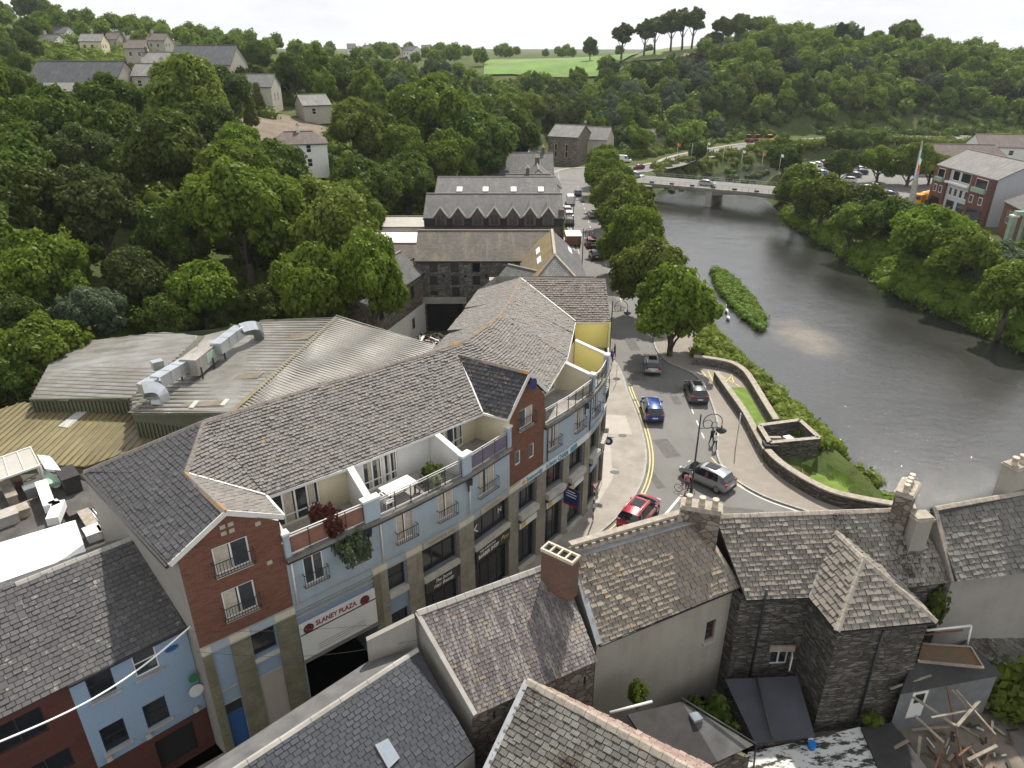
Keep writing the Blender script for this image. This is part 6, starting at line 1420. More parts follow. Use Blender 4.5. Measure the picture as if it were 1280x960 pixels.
p = P(1262, 850, .8); bush(p.x, p.y, 0, 1.5, 'leaf_green', 'bright green bushy shrub at the right edge beside the broken timbers', 1.6, 1); p = P(1275, 885, .5); bush(p.x, p.y, 0, 1.3, 'leaf_light', 'yellow green shrub at the right edge below the bushier one', 1.2, 2)
p = P(1158, 748, 5.5); bush(p.x, p.y+.3, 4.4, .75, 'leaf_dark', 'ivy bush growing out of the wall under the mossy eaves', 1.6, 0); p = P(893, 880, 2.4); bush(p.x, p.y, 0, .9, 'leaf_dark', 'dark shrub in the gap left of the blue grey lean-to', 1.6, 1); p = P(795, 868, 4.4); bush(p.x, p.y-.1, 4.0, .3, 'leaf_green', 'small weed at the foot of the plain rendered wall', .8, 2); p = P(1090, 905, .9); bush(p.x, p.y, 1., .3, 'leaf_green', 'weed tuft at the corner of the stone wing by the flat roof', .4, 0)
# ================================================================ bottom left: blue house, brown house, roof clutter
plaster = 'render_blue'
weathered('paint_blue', (.24, .335, .455), (.28, .32, .35), .5, .7); bricks('cladding_brown', (.10, .035, .028), (.075, .028, .022), (.05, .02, .018), 1.1, .34, .01, .7)
h = house_root('blue_house', 'pale blue painted two storey house with slate roof, joined to the brick gable', P(170, 860, 0)); h.location.z = 0
u0, u1 = P(233, 784, 8.0), P(85, 857, 8.0); dU = (u1-u0).normalized(); u2 = u1+dU*4.2; ri0 = P(165, 672, 10.6); nU = Vector((-dU.y, dU.x, 0)); ri0 = V3(u0, 10.6)+(ri0-V3(u0, 10.6)); dd = (ri0-u0); inw = Vector((dd.x, dd.y, 0)); rU1, rU2 = ri0+dU*(u1-u0).length, ri0+dU*((u1-u0).length+4.2)
m = MB(); slates(m, [ri0, u0, u1, rU1], 'slate_town', .33, .24, lift=.035, jit=.012, seed=101); bkU = [ri0+inw*.8, rU1+inw*.8]; 
for p in bkU: p.z = 8.4
slates(m, [ri0, rU1, bkU[1], bkU[0]], 'slate_town', .33, .24, seed=102); rf = m.build('roof', h)
m = MB(); ridge(m, [ri0, rU1], 'concrete', .3); m.bar(u0+Vector((0, 0, -.05)), u1+Vector((0, 0, -.05)), .16, .12, 'gutter'); build_split(m, 'gutter', rf)
nI = Vector((dU.y, -dU.x, 0)); nI = nI if nI.dot(inw) > 0 else -nI
wA, wB = V3(u1+nI*.2, 0), V3(u0+nI*.2, 0); m = MB(); hs = []
for (x0, yb, x1, yt) in ((113,874,148,826), (170,848,203,803), (130,937,165,887), (184,911,216,864)):
    a, z0 = onwall(x0+3, yb-4, wA, wB); b, z1 = onwall(x1-5, yt+14, wA, wB); a2, za = onwall((x0+x1)/2, yb-6, wA, wB); hs.append((a2-.5, a2+.5, za-.02, za+1.45))
zs_u = (hs[0][2]+hs[1][2])/2; zs_l = (hs[2][2]+hs[3][2])/2
hs = [(a, b, zs_u if i < 2 else zs_l, (zs_u if i < 2 else zs_l)+1.45) for i, (a, b, c_, d_) in enumerate(hs)]
Lw = (wB-wA).length; shop = (Lw*.48, Lw*.85, .2, 2.3)
wall(m, wA, wB, 2.75, 8.05, 'paint_blue', hs, .15); wall(m, wA, wB, 0, 2.75, 'cladding_brown', [shop], .3)
m.face([V3(wB, 0), V3(wB+inw*1.6, 0), V3(wB+inw*1.6, 8), V3(wB, 8)], 'render_grey'); m.face([V3(wA, 2.7)+nI*0-nI*.02, V3(wB, 2.7)-nI*.02, V3(wB, 2.82)-nI*.02, V3(wA, 2.82)-nI*.02], 'paint_blue'); m.build('wall', h)
for i, q in enumerate(hs): window(h, wA, wB, *q, fm='dark_frame' if i != 1 else 'white_frame', gm='glass_dark' if i != 1 else 'glass', cols=1, rows=2, depth=.15, fw=.06, sill='concrete')
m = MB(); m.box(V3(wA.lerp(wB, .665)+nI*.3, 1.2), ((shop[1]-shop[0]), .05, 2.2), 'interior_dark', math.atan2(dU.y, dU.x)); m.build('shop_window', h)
m = MB(); p = wA.lerp(wB, .84); 
for i in range(12): pass
ring = [V3(p, 7.1)-nI*.02+dU*.3*math.cos(t)+Vector((0, 0, .14*math.sin(t))) for t in [k_*math.pi/6 for k_ in range(12)]]; m.hexa(ring, [q-nI*.03 for q in ring], 'door_blue'); m.build('oval_plaque', h)
m = MB()
for f_ in (.1, .45, .9): m.box(V3(wA.lerp(wB, f_)-nI*.15, 3.0), (.22, .22, .16), 'ledge_stone', math.atan2(dU.y, dU.x)); m.bar(V3(wA.lerp(wB, f_), 3.), V3(wA.lerp(wB, f_)-nI*.15, 3.), .05, .05, 'iron')
build_split(m, 'floodlight', h)
m = MB(); p = wB.lerp(wA, .06); m.tube([V3(p, 4.3)-nI*.3-dU*0, V3(p, 4.3)-nI*.36], [.34, .34], 'sign_white', 16); m.tube([V3(p, 5.1)-nI*.3, V3(p, 5.1)-nI*.38], [.22, .22], 'flag_green', 12); m.bar(V3(p, 4.9), V3(p, 4.9)-nI*.35, .04, .04, 'iron'); m.bar(V3(p, 4.3), V3(p, 4.3)-nI*.33, .04, .04, 'iron'); build_split(m, 'hanging_sign', h)
h = house_root('brown_house', 'dark brown clad house at the bottom left corner under the same slate roof', P(20, 920, 0)); h.location.z = 0
m = MB(); slates(m, [rU1, u1, u2, rU2], 'slate_town', .33, .24, lift=.035, jit=.012, seed=103); slates(m, [rU1, rU2, rU2+V3(inw*.8, -2.2), bkU[1]], 'slate_town', .33, .24, seed=104); m.build('roof', h)
wC = V3(u2+nI*.2, 0); m = MB(); L2 = (wA-wC).length; wh = [(L2-3.0, L2-1.1, 6.1, 7.5), (L2-2.6, L2-.7, 3.6, 4.7)]; wall(m, wC, wA, 0, 8.05, 'cladding_brown', wh, .15); m.build('wall', h)
for q in wh: window(h, wC, wA, *q, fm='dark_frame', gm='glass_dark', cols=2, depth=.15)
# rope light across the street
rs = []; a = V3(FP[0], 0)+Vector((-.1, -.15, 8.72)); b = PY(0, 927, 17.2); b2 = PY(-200, 960, 14.5)
for i in range(25): t = i/24; p = a.lerp(b, t); p.z -= .62*math.sin(math.pi*t); rs.append(p)
rs += [b.lerp(b2, t) for t in (.3, .6, 1.)]
k = NT('rope_light'); k.col((.8, .8, .8)); k.set(Roughness=.5)
m = MB(); m.tube(rs, .038, 'rope_light', 6); tag(m.build('rope_light', None, a), 'thick white rope of lights sagging from the brick gable to the left edge', 'rope light')
for n_, (p0, p1, sg_) in enumerate(((a+Vector((0, 0, -.3)), P(775, 720, 10.7), 1.0), (a+Vector((0, 0, -1.5)), P(521, 800, 9.0), .6))):
    pts = [p0.lerp(p1, i/14)+Vector((0, 0, -sg_*math.sin(math.pi*i/14))) for i in range(15)]; m = MB(); m.tube(pts, .012, 'iron', 4); tag(m.build('cable', None, p0), ('upper' if n_ == 0 else 'lower')+' thin black cable slung across the street in front of the arcade sign', 'cable')
# flat roof clutter behind the blue house
plain('felt_mid', (.085, .08, .075), .9, .35, .9); plain('panel_white', (.80, .80, .79), .6, .03, .5); plain('sheet_translucent', (.42, .40, .36), .5, .12, 1.2); plain('duct_metal', (.50, .53, .56), .3, .12, 1.4, metal=.75); plain('green_pale', (.35, .48, .38), .6, .1, 1.)
h = thing('flat_roof_building', 'cluttered flat roofed shop rear at the left edge behind the blue house', 'building', P(60, 640, 0))
q = [P(x, y, 7.6) for x, y in ((-80,600),(60,585),(108,600),(215,705),(165,672),(-80,745))]; q = [P(-120, 610, 7.4), P(-120, 760, 7.4), P(0, 728, 7.4), P(160, 676, 7.4), P(207, 716, 7.4), P(112, 603, 7.4), P(60, 590, 7.4)]
m = MB(); m.prism([p.xy for p in q], 0, 7.4, 'render_grey', 'felt_mid'); m.build('flat_roof', h)
m = MB(); q = [P(-40, 690, 8.6), P(94, 650, 8.6), P(108, 690, 8.6), P(0, 728, 8.6), P(-40, 742, 8.6)]; m.hexa([p+Vector((0, 0, -.15)) for p in q], q, 'panel_white'); tag(m.build('roof_panel'), 'bright white flat canopy panel at the left edge behind the blue house', 'canopy')
m = MB(); q = [P(-50, 590, 9.3), P(38, 559, 9.3), P(50, 582, 8.9), P(-50, 618, 8.9)]; m.slab(q, .06, 'sheet_translucent')
for i in range(6): m.bar(q[0].lerp(q[1], i/5)+Vector((0, 0, .03)), q[3].lerp(q[2], i/5)+Vector((0, 0, .03)), .06, .05, 'fascia_white')
m.bar(q[0], q[1], .1, .1, 'fascia_white'); m.bar(q[3], q[2], .1, .12, 'fascia_white'); m.bar(q[2], V3(q[2], 7.4), .1, .1, 'fascia_white'); m.bar(q[1], V3(q[1], 7.4), .1, .1, 'fascia_white'); tag(m.build('canopy'), 'translucent ribbed canopy at the left edge below the olive metal roof', 'canopy')
m = MB(); q = [P(46, 568, 9.), P(62, 570, 9.), P(76, 588, 8.6), P(56, 586, 8.6)]; m.slab(q, .3, 'panel_white'); m.slab([P(50, 585, 8.3), P(62, 590, 8.3), P(78, 601, 8.), P(58, 606, 8.)], .3, 'green_pale'); tag(m.build('vent_hood'), 'white and pale green roof hood just right of the translucent canopy', 'vent')
t = thing('air_duct', 'stepped white metal duct crossing the cluttered flat roof', 'duct', P(70, 630, 7.4))
pts = [P(52, 605, 8.1), P(63, 635, 8.1), P(75, 630, 8.1), P(66, 652, 8.1)]
for a, b in zip(pts, pts[1:]): m = MB(); m.bar(a, b, .62, .5, 'panel_white'); m.build('duct_section', t)
rs = random.Random(8)
boxes = [(90,610,.9,1.6,1.1,'felt_dark','black plant box nearest the grey verge'),(112,655,.5,2.,.4,'cap_stone','long stone coping piece'),(100,640,1.2,1.2,.3,'felt_mid','low felt upstand'),(14,622,.5,2.2,.6,'timber_grey','grey timber box at the left edge'),(20,600,.4,2.6,.5,'timber_brown','brown timber box under the canopy'),(25,645,1.,.8,.5,'cap_stone','rough grey block by the white canopy'),(118,672,.7,.9,.5,'panel_white','small white box by the blue house ridge'),(134,668,.6,.7,.5,'concrete','pale block by the blue house ridge'),(5,655,1.5,.9,.6,'concrete','concrete upstand at the left edge'),(44,618,.9,.6,.6,'duct_metal','metal fan cowl beside the duct')]
for n_, (x, y, sx, sy, sz, mt, lb) in enumerate(boxes):
    p = P(x, y, 7.4); m = MB(); m.box(p+Vector((0, 0, sz/2)), (sx, sy, sz), mt, .75); m.box(p+Vector((0, 0, sz+.03)), (sx+.1, sy+.1, .06), mt, .75); tag(m.build('roof_box', None, p), lb+' on the cluttered flat roof', 'roof box', 'boxes on the flat roof')
for n_, ((x0, y0), (x1, y1)) in enumerate((((103,625),(123,652)), ((106,623),(126,650)), ((10,610),(45,597)), ((0,640),(50,620)))):
    m = MB(); m.tube([P(x0, y0, 7.7), P(x1, y1, 7.7)], .05, 'duct_metal' if n_ < 2 else 'timber_grey', 8); tag(m.build('roof_pipe', None, P(x0, y0, 7.7)), ('lower bright metal pipe', 'upper bright metal pipe', 'short grey rail', 'long grey rail')[n_]+' lying on the cluttered flat roof', 'pipe')
# ================================================================ the metal roofed market hall
def metal(name, c1, c2, dirt, ds=.5):
    k = NT(name); uv = k.coord('UV'); c = k.mix(k.noise(.6, 4, .6, uv), c1, c2)
    c = k.mix(k.math('MULTIPLY', k.ramp(k.noise(1., 6, .7, k.mapping(uv, (1.6, .25, 1))), [(.42, 0.), (.7, 1.)]), ds), c, dirt); c = k.mix(k.ramp(k.noise(.16, 5, .7, uv), [(.42, 0.), (.62, .65)]), c, dirt); k.col(c); k.set(Roughness=.45, Metallic=.0); k.b.inputs['Specular IOR Level'].default_value = .5; k.bump(k.noise(2, 4, .6, uv), .1, .02); return k.m
metal('metal_grey', (.21, .21, .205), (.30, .30, .29), (.10, .085, .06), .8); metal('metal_rib', (.12, .115, .10), (.16, .155, .14), (.08, .065, .045), .8); metal('metal_pale', (.33, .32, .30), (.41, .40, .37), (.18, .16, .13), .7); metal('metal_olive', (.21, .18, .085), (.26, .22, .11), (.10, .08, .04), .8); metal('metal_fascia', (.10, .105, .065), (.12, .125, .08), (.06, .06, .04), .4); plain('roof_light_sheet', (.45, .45, .42), .4, .12, 1.); plain('sheet_dirty', (.17, .145, .11), .8, .3, 1.2)
def ribbed(m, poly, mat, along, pitch=.5, rh=.05, rw=.12, th=.12, rib=None):
    """profiled metal sheet with real ribs running parallel to 'along'"""
    poly = [Vector(p) for p in poly]; m.slab(poly, th, mat); n = norm_of(poly)
    if n.z < 0: poly = poly[::-1]; n = -n
    v = Vector(along); v = (v-n*v.dot(n)).normalized(); u = v.cross(n); o = poly[0]; q = [((p-o).dot(u), (p-o).dot(v)) for p in poly]
    if sum(q[i][0]*q[(i+1) % len(q)][1]-q[(i+1) % len(q)][0]*q[i][1] for i in range(len(q))) < 0: q = q[::-1]
    x = min(a for a, b in q)+pitch/2; x1 = max(a for a, b in q); y0 = min(b for a, b in q)-1; y1 = max(b for a, b in q)+1
    while x < x1:
        c = clip([(x-rw/2, y0), (x+rw/2, y0), (x+rw/2, y1), (x-rw/2, y1)], q)
        if len(c) > 3:
            ys = [b for a, b in c]; a_, b_ = min(ys), max(ys); P_ = lambda X_, Y_, h_: o+u*X_+v*Y_+n*h_
            m.hexa([P_(x-rw/2, a_, .001), P_(x+rw/2, a_, .001), P_(x+rw/2, b_, .001), P_(x-rw/2, b_, .001)], [P_(x-rw/4, a_, rh), P_(x+rw/4, a_, rh), P_(x+rw/4, b_, rh), P_(x-rw/4, b_, rh)], rib or mat)
        x += pitch
h = thing('market_hall', 'large low hall with pale ribbed metal roofs behind the apartment block', 'building', P(250, 450, 0))
H0, H1 = P(421, 398, 9.8), P(289, 517, 9.8); hl0, hl1 = P(165, 517, 9.), P(55, 498, 8.4); hb0, hb1 = P(205, 415, 8.6), P(329, 401, 9.2)
m = MB(); along = H1-H0; acr = hb0-H0
mid = P(176, 498, 8.6)
ribbed(m, [H0, H1, hl0, P(252, 420, 9.0), hb1], 'metal_grey', hl0-H1, .62, .09, .24, rib='metal_rib'); ribbed(m, [P(252, 420, 9.0), hl0, P(165, 497, 8.75)], 'metal_grey', hl0-H1, .62, .09, .24, rib='metal_rib'); ribbed(m, [P(252, 420, 9.0), P(165, 497, 8.75), P(37, 500, 8.3), P(75, 430, 8.2), hb0], 'metal_grey', hl0-H1, .62, .09, .24, rib='metal_rib')
J0, J1 = P(545, 431, 8.9), P(440, 560, 8.4); ribbed(m, [H0+Vector((0, 0, .006)), J0, J1, P(320, 560, 9.2), H1+Vector((0, 0, .006))], 'metal_pale', J0-H0, .36); rf = m.build('roof', h)
m = MB(); m.bar(H0+Vector((0, 0, .06)), H1+Vector((0, 0, .06)), .35, .1, 'metal_olive'); m.bar(P(252, 420, 9.06), hl0+Vector((0, 0, .06)), .5, .06, 'metal_fascia')
for a, b in ((hl0, H1), (P(37, 500, 8.3), P(176, 498, 8.75)), (hb1, H0)): m.bar(a+Vector((0, 0, .03)), b+Vector((0, 0, .03)), .15, .12, 'metal_fascia')
build_split(m, 'ridge_flashing', rf, .3)
m = MB()
def quad_on(poly3, pts, off, mat):
    n = norm_of(poly3); n = n if n.z > 0 else -n; o = poly3[0]; m.slab([onplane(x, y, o, n)+n*off for x, y in pts], off*.8, mat)
pl = [H0, H1, hl0]
for pts in (((255,472),(330,467),(322,474),(248,478)), ((232,505),(285,501),(278,508),(222,510)), ((335,420),(395,416),(385,425),(328,428))): quad_on(pl, pts, .09, 'sheet_dirty')
for pts in (((244,502),(250,502),(242,511),(236,511)), ((282,500),(288,500),(281,508),(275,508))): quad_on(pl, pts, .1, 'roof_light_sheet')
build_split(m, 'roof_sheet', rf)
m = MB()
for a, b in ((hl0, H1), (P(37, 500, 8.3), P(178, 498, 8.7))):
    A_ = V3(a, 0); B_ = V3(b, 0); d = (B_-A_).normalized(); n = Vector((d.y, -d.x, 0)); k_ = int((B_-A_).length/.3); m.face([V3(A_, 0)-n*.05, V3(B_, 0)-n*.05, V3(B_, b.z-.1)-n*.05, V3(A_, a.z-.1)-n*.05], 'metal_fascia')
    for i in range(k_): p = A_.lerp(B_, (i+.5)/k_); m.box((p.x, p.y, 4.2), (.1, .08, 8.3), 'metal_fascia', math.atan2(d.y, d.x))
m.face([V3(H0, 0), V3(hb1, 0), V3(hb1, 8.9), V3(H0, 9.6)], 'metal_fascia'); m.face([V3(H0, 0), V3(J0, 0), V3(J0, 8.8), V3(H0, 9.6)], 'render_grey'); m.face([V3(hb1, 0), V3(hb0, 0), V3(hb0, 8.4), V3(hb1, 8.9)], 'metal_fascia'); m.build('wall', h)
h = thing('metal_roof_shed', 'olive brown ribbed metal roof with one pale rooflight strip, left of the market hall', 'building', P(90, 540, 0))
o0, o1, o2, o3, o4 = P(28, 503, 7.4), P(168, 517, 7.4), P(215, 545, 7.2), P(107, 583, 6.6), P(-60, 575, 6.5)
m = MB(); ribbed(m, [o0, o1, o2, o3, o4, P(-60, 530, 7.)], 'metal_olive', o4-o0, .5, .05, .12); rf = m.build('roof', h); m = MB(); quad_on([o0, o1, o3], ((103,511),(115,511),(86,536),(73,534)), .1, 'roof_light_sheet'); m.build('rooflight_sheet', rf)
m = MB(); m.prism([(p.x, p.y) for p in (o0, o1, o2, o3, o4)], 0, 6.4, 'metal_fascia'); m.build('wall', h); m = MB(); p = P(130, 508, 7.5); m.tube([p, p+Vector((0, 0, .4))], .25, 'panel_white', 10); m.build('roof_vent', rf)
# the kinked duct
t = thing('air_duct', 'kinked galvanised duct with a long plant box on the pale metal roof', 'duct', P(240, 450, 9.))
def dsec(pts, w_, h_, n_seams=0):
    for a, b in zip(pts, pts[1:]):
        m = MB(); L = (b-a).length; k_ = max(1, int(L/1.1))
        for i in range(k_): m.bar(a.lerp(b, i/k_), a.lerp(b, (i+1)/k_)-(b-a).normalized()*.031, w_, h_, 'duct_metal'); m.bar(a.lerp(b, (i+1)/k_)-(b-a).normalized()*.03, a.lerp(b, (i+1)/k_)+(b-a).normalized()*.02, w_+.05, h_+.05, 'duct_metal')
        m.build('duct_section', t)
dsec([P(195, 478, 10.4), P(233, 455, 10.4)], .9, .9); dsec([P(270, 436, 10.7), P(300, 413, 10.7)], .9, .9)
def arc(c0, c1, c2, n=7): return [c0.lerp(c1, i/n).lerp(c1.lerp(c2, i/n), i/n) for i in range(n+1)]
m = MB(); pts = arc(P(178, 488, 10.3), P(202, 482, 10.3), P(201, 505, 9.1)); 
m.tube(pts, .62, 'duct_metal', 4, True, False)
m.build('duct_elbow', t)
m = MB(); m.bar(P(178, 487, 10.3), P(200, 474, 10.4), .9, .8, 'duct_metal'); m.build('duct_section', t)
m = MB(); pts = arc(P(300, 413, 10.8), P(326, 404, 10.9), P(323, 420, 9.6))
m.tube(pts, .6, 'duct_metal', 4, True, False)
m.build('duct_elbow', t)
m = MB(); a, b = P(236, 460, 10.3), P(268, 434, 10.3); m.bar(a, b, 1.35, 1.3, 'metal_pale'); bx_ = m.build('plant_box', t)
m = MB(); d = (b-a).normalized(); n = Vector((d.y, -d.x, 0)).normalized(); c = (a+b)/2+n*.69; m.box(c+Vector((0, 0, .1))+d*.2, (1.5, .02, .7), 'green_pale', ax=(d, n, Vector((0, 0, 1)))); m.build('faded_emblem', bx_)
m = MB()
for f_ in (.05, .5, .95):
    for s_ in (-1, 1): p = a.lerp(b, f_)+n*s_*.85; m.bar(p, V3(p, 9.1), .1, .1, 'iron')
m.build('support_leg', t); m = MB(); p = P(198, 461, 9.2); m.box(p+Vector((0, 0, .35)), (.8, .7, .7), 'duct_metal', .7); m.build('fan_unit', t); m = MB(); p = P(247, 433, 11.2); m.tube([p, p+Vector((0, 0, .9))], .05, 'steel_rail', 6); m.build('mast', t)
# ================================================================ mills and houses further off
def texslate(name, c1, c2, orange=0.):
    k = NT(name); uv = k.coord('UV'); b = k.node('ShaderNodeTexBrick'); k.link(uv, b.inputs['Vector']); b.inputs['Scale'].default_value = 1; b.inputs['Brick Width'].default_value = .36; b.inputs['Row Height'].default_value = .26; b.inputs['Mortar Size'].default_value = .02
    b.inputs['Color1'].default_value = rgb(c1); b.inputs['Color2'].default_value = rgb(c2); b.inputs['Mortar'].default_value = rgb(tuple(x*.4 for x in c1)); c = b.outputs['Color']
    c = k.mix(k.math('MULTIPLY', k.ramp(k.noise(.4, 6, .7, uv), [(.4, 0.), (.7, 1.)]), .5), c, tuple(x*.6 for x in c1)); c = k.mix(k.ramp(k.noise(1., 5, .7, k.mapping(uv, (1.5, .3, 1))), [(.5, 0.), (.75, .5)]), c, tuple(x*1.5 for x in c2))
    if orange: c = k.mix(k.ramp(k.noise(.22, 5, .7, uv), [(.62-.2*orange, 0.), (.75-.15*orange, .8)]), c, (.24, .17, .06))
    k.col(c); k.set(Roughness=.8); k.b.inputs['Specular IOR Level'].default_value = .3; k.bump(b.outputs['Fac'], -.3, .02); return k.m
texslate('slate_far', (.10, .10, .10), (.15, .148, .145)); texslate('slate_far_blue', (.075, .08, .088), (.11, .115, .12)); texslate('slate_far_light', (.19, .185, .175), (.25, .245, .235)); texslate('slate_far_orange', (.11, .10, .088), (.16, .145, .122), .25); texslate('slate_far_brown', (.13, .105, .095), (.17, .14, .125)); texslate('slate_gold', (.17, .14, .085), (.21, .175, .11), .8)
plain('weatherboard_black', (.018, .018, .02), .7, .3, 3.); weathered('render_far', (.40, .37, .32), (.22, .2, .17), .5); weathered('render_villa', (.72, .71, .69), (.4, .38, .35), .25); weathered('render_apart', (.50, .51, .54), (.3, .3, .3), .4); weathered('render_flats', (.38, .40, .43), (.24, .24, .24), .4); weathered('render_slateblue', (.12, .16, .23), (.1, .12, .15), .3); plain('pillar_green', (.26, .36, .27), .8, .15, 1.)
bricks('brick_mill', (.15, .115, .10), (.12, .10, .088), (.16, .14, .12), .24, .08, .01, sa=.5)
def gablehouse(name, label, A, B, depth, z0, ze, zr, wm='render_far', rm='slate_far', wins=(), hip=0., chim=(), cat='house', over=.25, group=None, slated=False, wtop=None, root=None, gw=None, ridge_m='ridge_tile', fm='white_frame'):
    """A->B is the front eave wall, outside on its right; the ridge runs parallel to it"""
    A = Vector((A[0], A[1], 0)); B = Vector((B[0], B[1], 0)); d = (B-A).normalized(); L = (B-A).length; n = Vector((-d.y, d.x, 0)); Z = Vector((0, 0, 1))
    h = root or thing(name, label, cat, (A+B)/2+Z*z0, group)
    m = MB(); hs = {k: [w[1:5] for w in wins if w[0] == k] for k in range(4)}
    c = [A, B, B+n*depth, A+n*depth]
    for k in range(4): wall(m, c[k], c[(k+1) % 4], z0-1.5, ze, wm if k % 2 == 0 else (gw or wm), hs[k], .15)
    if not hip:
        for p, q in ((B, B+n*depth), (A+n*depth, A)): m.face([p+Z*ze, q+Z*ze, (p+q)/2+Z*(zr-.08)], gw or wm)
    m.build('wall', h)
    o = over; a, b = A-d*o-n*o, B+d*o-n*o; e, f = B+d*o+n*(depth+o), A-d*o+n*(depth+o); sl = (zr-ze)/(depth/2)*o
    ra, rb = A+n*depth/2-d*(o-hip), B+n*depth/2+d*(o-hip); zz = ze-sl; m = MB()
    pl = [[a+Z*zz, b+Z*zz, rb+Z*zr, ra+Z*zr], [e+Z*zz, f+Z*zz, ra+Z*zr, rb+Z*zr]]
    if hip: pl += [[b+Z*zz, e+Z*zz, rb+Z*zr], [f+Z*zz, a+Z*zz, ra+Z*zr]]
    for q in pl:
        if slated: slates(m, q, rm, .36, .26, seed=int(L*10))
        else: m.slab(q, .12, 'roof_felt', rm)
    rf = m.build('roof', h); m = MB(); m.bar(ra+Z*(zr+.03), rb+Z*(zr+.03), .3, .12, ridge_m); m.bar(a+Z*(zz-.1), b+Z*(zz-.1), .12, .1, 'gutter'); m.build('ridge_tiles', rf)
    for w in wins:
        window(h, c[w[0]], c[(w[0]+1) % 4], *w[1:5], fm=w[5] if len(w) > 5 else fm, gm='glass_dark', cols=w[6] if len(w) > 6 else 1, rows=w[7] if len(w) > 7 else 2, depth=.15, fw=.07)
    for s_, tt, cm, npot in chim:
        p = A+d*s_+n*(depth*tt); chimney_mesh(h, p, .9, .6, zr-1.6, zr+1.1, math.atan2(n.y, n.x), cm, npot, parent=rf, poth=.35)
    return h
# stone mill beyond the courtyard
m1 = gablehouse('stone_mill', 'grey stone mill with small square unglazed windows above the rubble yard', (-11.6, 83.5), (4.6, 83.5), 9.4, 0, 9.0, 11.5, 'rubble_grey', 'slate_far_orange', [(0, s, s+.95, z, z+1.15, 'dark_frame', 1, 1) for s in (1.6, 4.2, 6.8) for z in (7.5, 5.9)]+[(0, 1.6, 2.5, 3.9+.7, 5.2, 'dark_frame', 1, 1), (0, 4.3, 5.2, 3.9+.5, 5.6, 'dark_frame', 1, 1)], cat='mill', over=.15)
m = MB()
for s in (3.35, 5.95, 8.5): m.box((-11.6+s, 83.4, 7.05), (.2, .1, .35), 'interior_dark')
m.box((-8.4, 83.3, 4.0), (5.6, .5, .7), 'concrete'); m.box((-11.2, 83.2, 2.), (.6, .6, 4.3), 'concrete'); build_split(m, 'lintel', m1)
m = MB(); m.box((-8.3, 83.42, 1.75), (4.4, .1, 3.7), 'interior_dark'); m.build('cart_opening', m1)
# mansard mill with seven dormers
h = gablehouse('brick_mill', 'long brick mill with seven pointed dormers over a black boarded band', (-12.3, 100), (7.1, 100), 10.6, 0, 10.5, 12.9, 'brick_mill', 'slate_far', cat='mill', over=.2, chim=())
m = MB(); m.box((-2.6, 99.85, 9.95), (19.5, .3, 1.15), 'weatherboard_black'); m.build('boarded_band', h)
m = MB(); m.box((7.0, 101.2, 9.5), (.7, 1.2, 4.), 'brick_mill'); m.build('party_wall', h)
for x in (551, 573, 597, 618, 641, 662.5, 685):
    s = onwall(x, 270, (-12.3, 100), (7.1, 100))[0]-12.3; m = MB(); w_ = .8
    m.hexa([(s-w_, 99.6, 9.55), (s+w_, 99.6, 9.55), (s+w_, 102.6, 9.55), (s-w_, 102.6, 9.55)], [(s-w_, 99.6, 11.), (s+w_, 99.6, 11.), (s+w_, 102.6, 11.), (s-w_, 102.6, 11.)], 'brick_mill'); m.face([(s-w_, 99.6, 11.), (s+w_, 99.6, 11.), (s, 99.6, 12.1)], 'brick_mill')
    dm = m.build('dormer', h); m = MB()
    for q in (-1, 1): m.slab([(s+q*(w_+.2), 99.45, 10.85), (s, 99.45, 12.2), (s, 104.6, 12.2), (s+q*(w_+.2), 102.5, 10.85)], .1, 'slate_far'); m.bar((s+q*(w_+.2), 99.42, 10.85), (s, 99.42, 12.2), .07, .2, 'fascia_white')
    m.build('dormer_roof', dm); m = MB(); m.box((s, 99.56, 10.35), (1.05, .08, 1.3), 'glass'); [m.box((s+q*.27, 99.53, 10.35), (.07, .06, 1.35), 'timber_brown') for q in (-1.95, 0, 1.95)]; m.box((s, 99.53, 11.02), (1.1, .06, .08), 'timber_brown'); m.build('dormer_window', dm)
m = MB()
for i in range(8): m.box((-11+i*2.55, 99.93, 8.35), (1.2, .12, .35), 'brick_red'); m.box((-11+i*2.55, 99.95, 7.4), (.95, .08, 1.5), 'glass_dark')
build_split(m, 'arched_window', h)
m = MB()
for i in range(5): m.bar((-9.4+i*4.1, 99.75, 7.), (-9.4+i*4.1, 99.75, 9.3), .12, .12, 'gutter')
build_split(m, 'drainpipe', h)
h = gablehouse('slate_mill', 'rear mill with four white rooflights in a row along its grey slate roof', (-11.8, 108.2), (6.9, 108.2), 19, 0, 10.6, 13.3, 'rubble_brown', 'slate_far', cat='mill', over=.2)
m = MB(); al = math.atan2(13.3-10.6, 9.5)
for x in (574.5, 607, 642, 676):
    p = PY(x, 238, 113.2); t_ = (p.y-108.2)/9.5; p.z = 10.6+2.7*t_+.12; m.box(p, (.85, 1.5, .12), 'panel_white', ax=(Vector((1, 0, 0)), Vector((0, math.cos(al), math.sin(al))), Vector((0, -math.sin(al), math.cos(al))))); m.build('roof_light', h); m = MB()
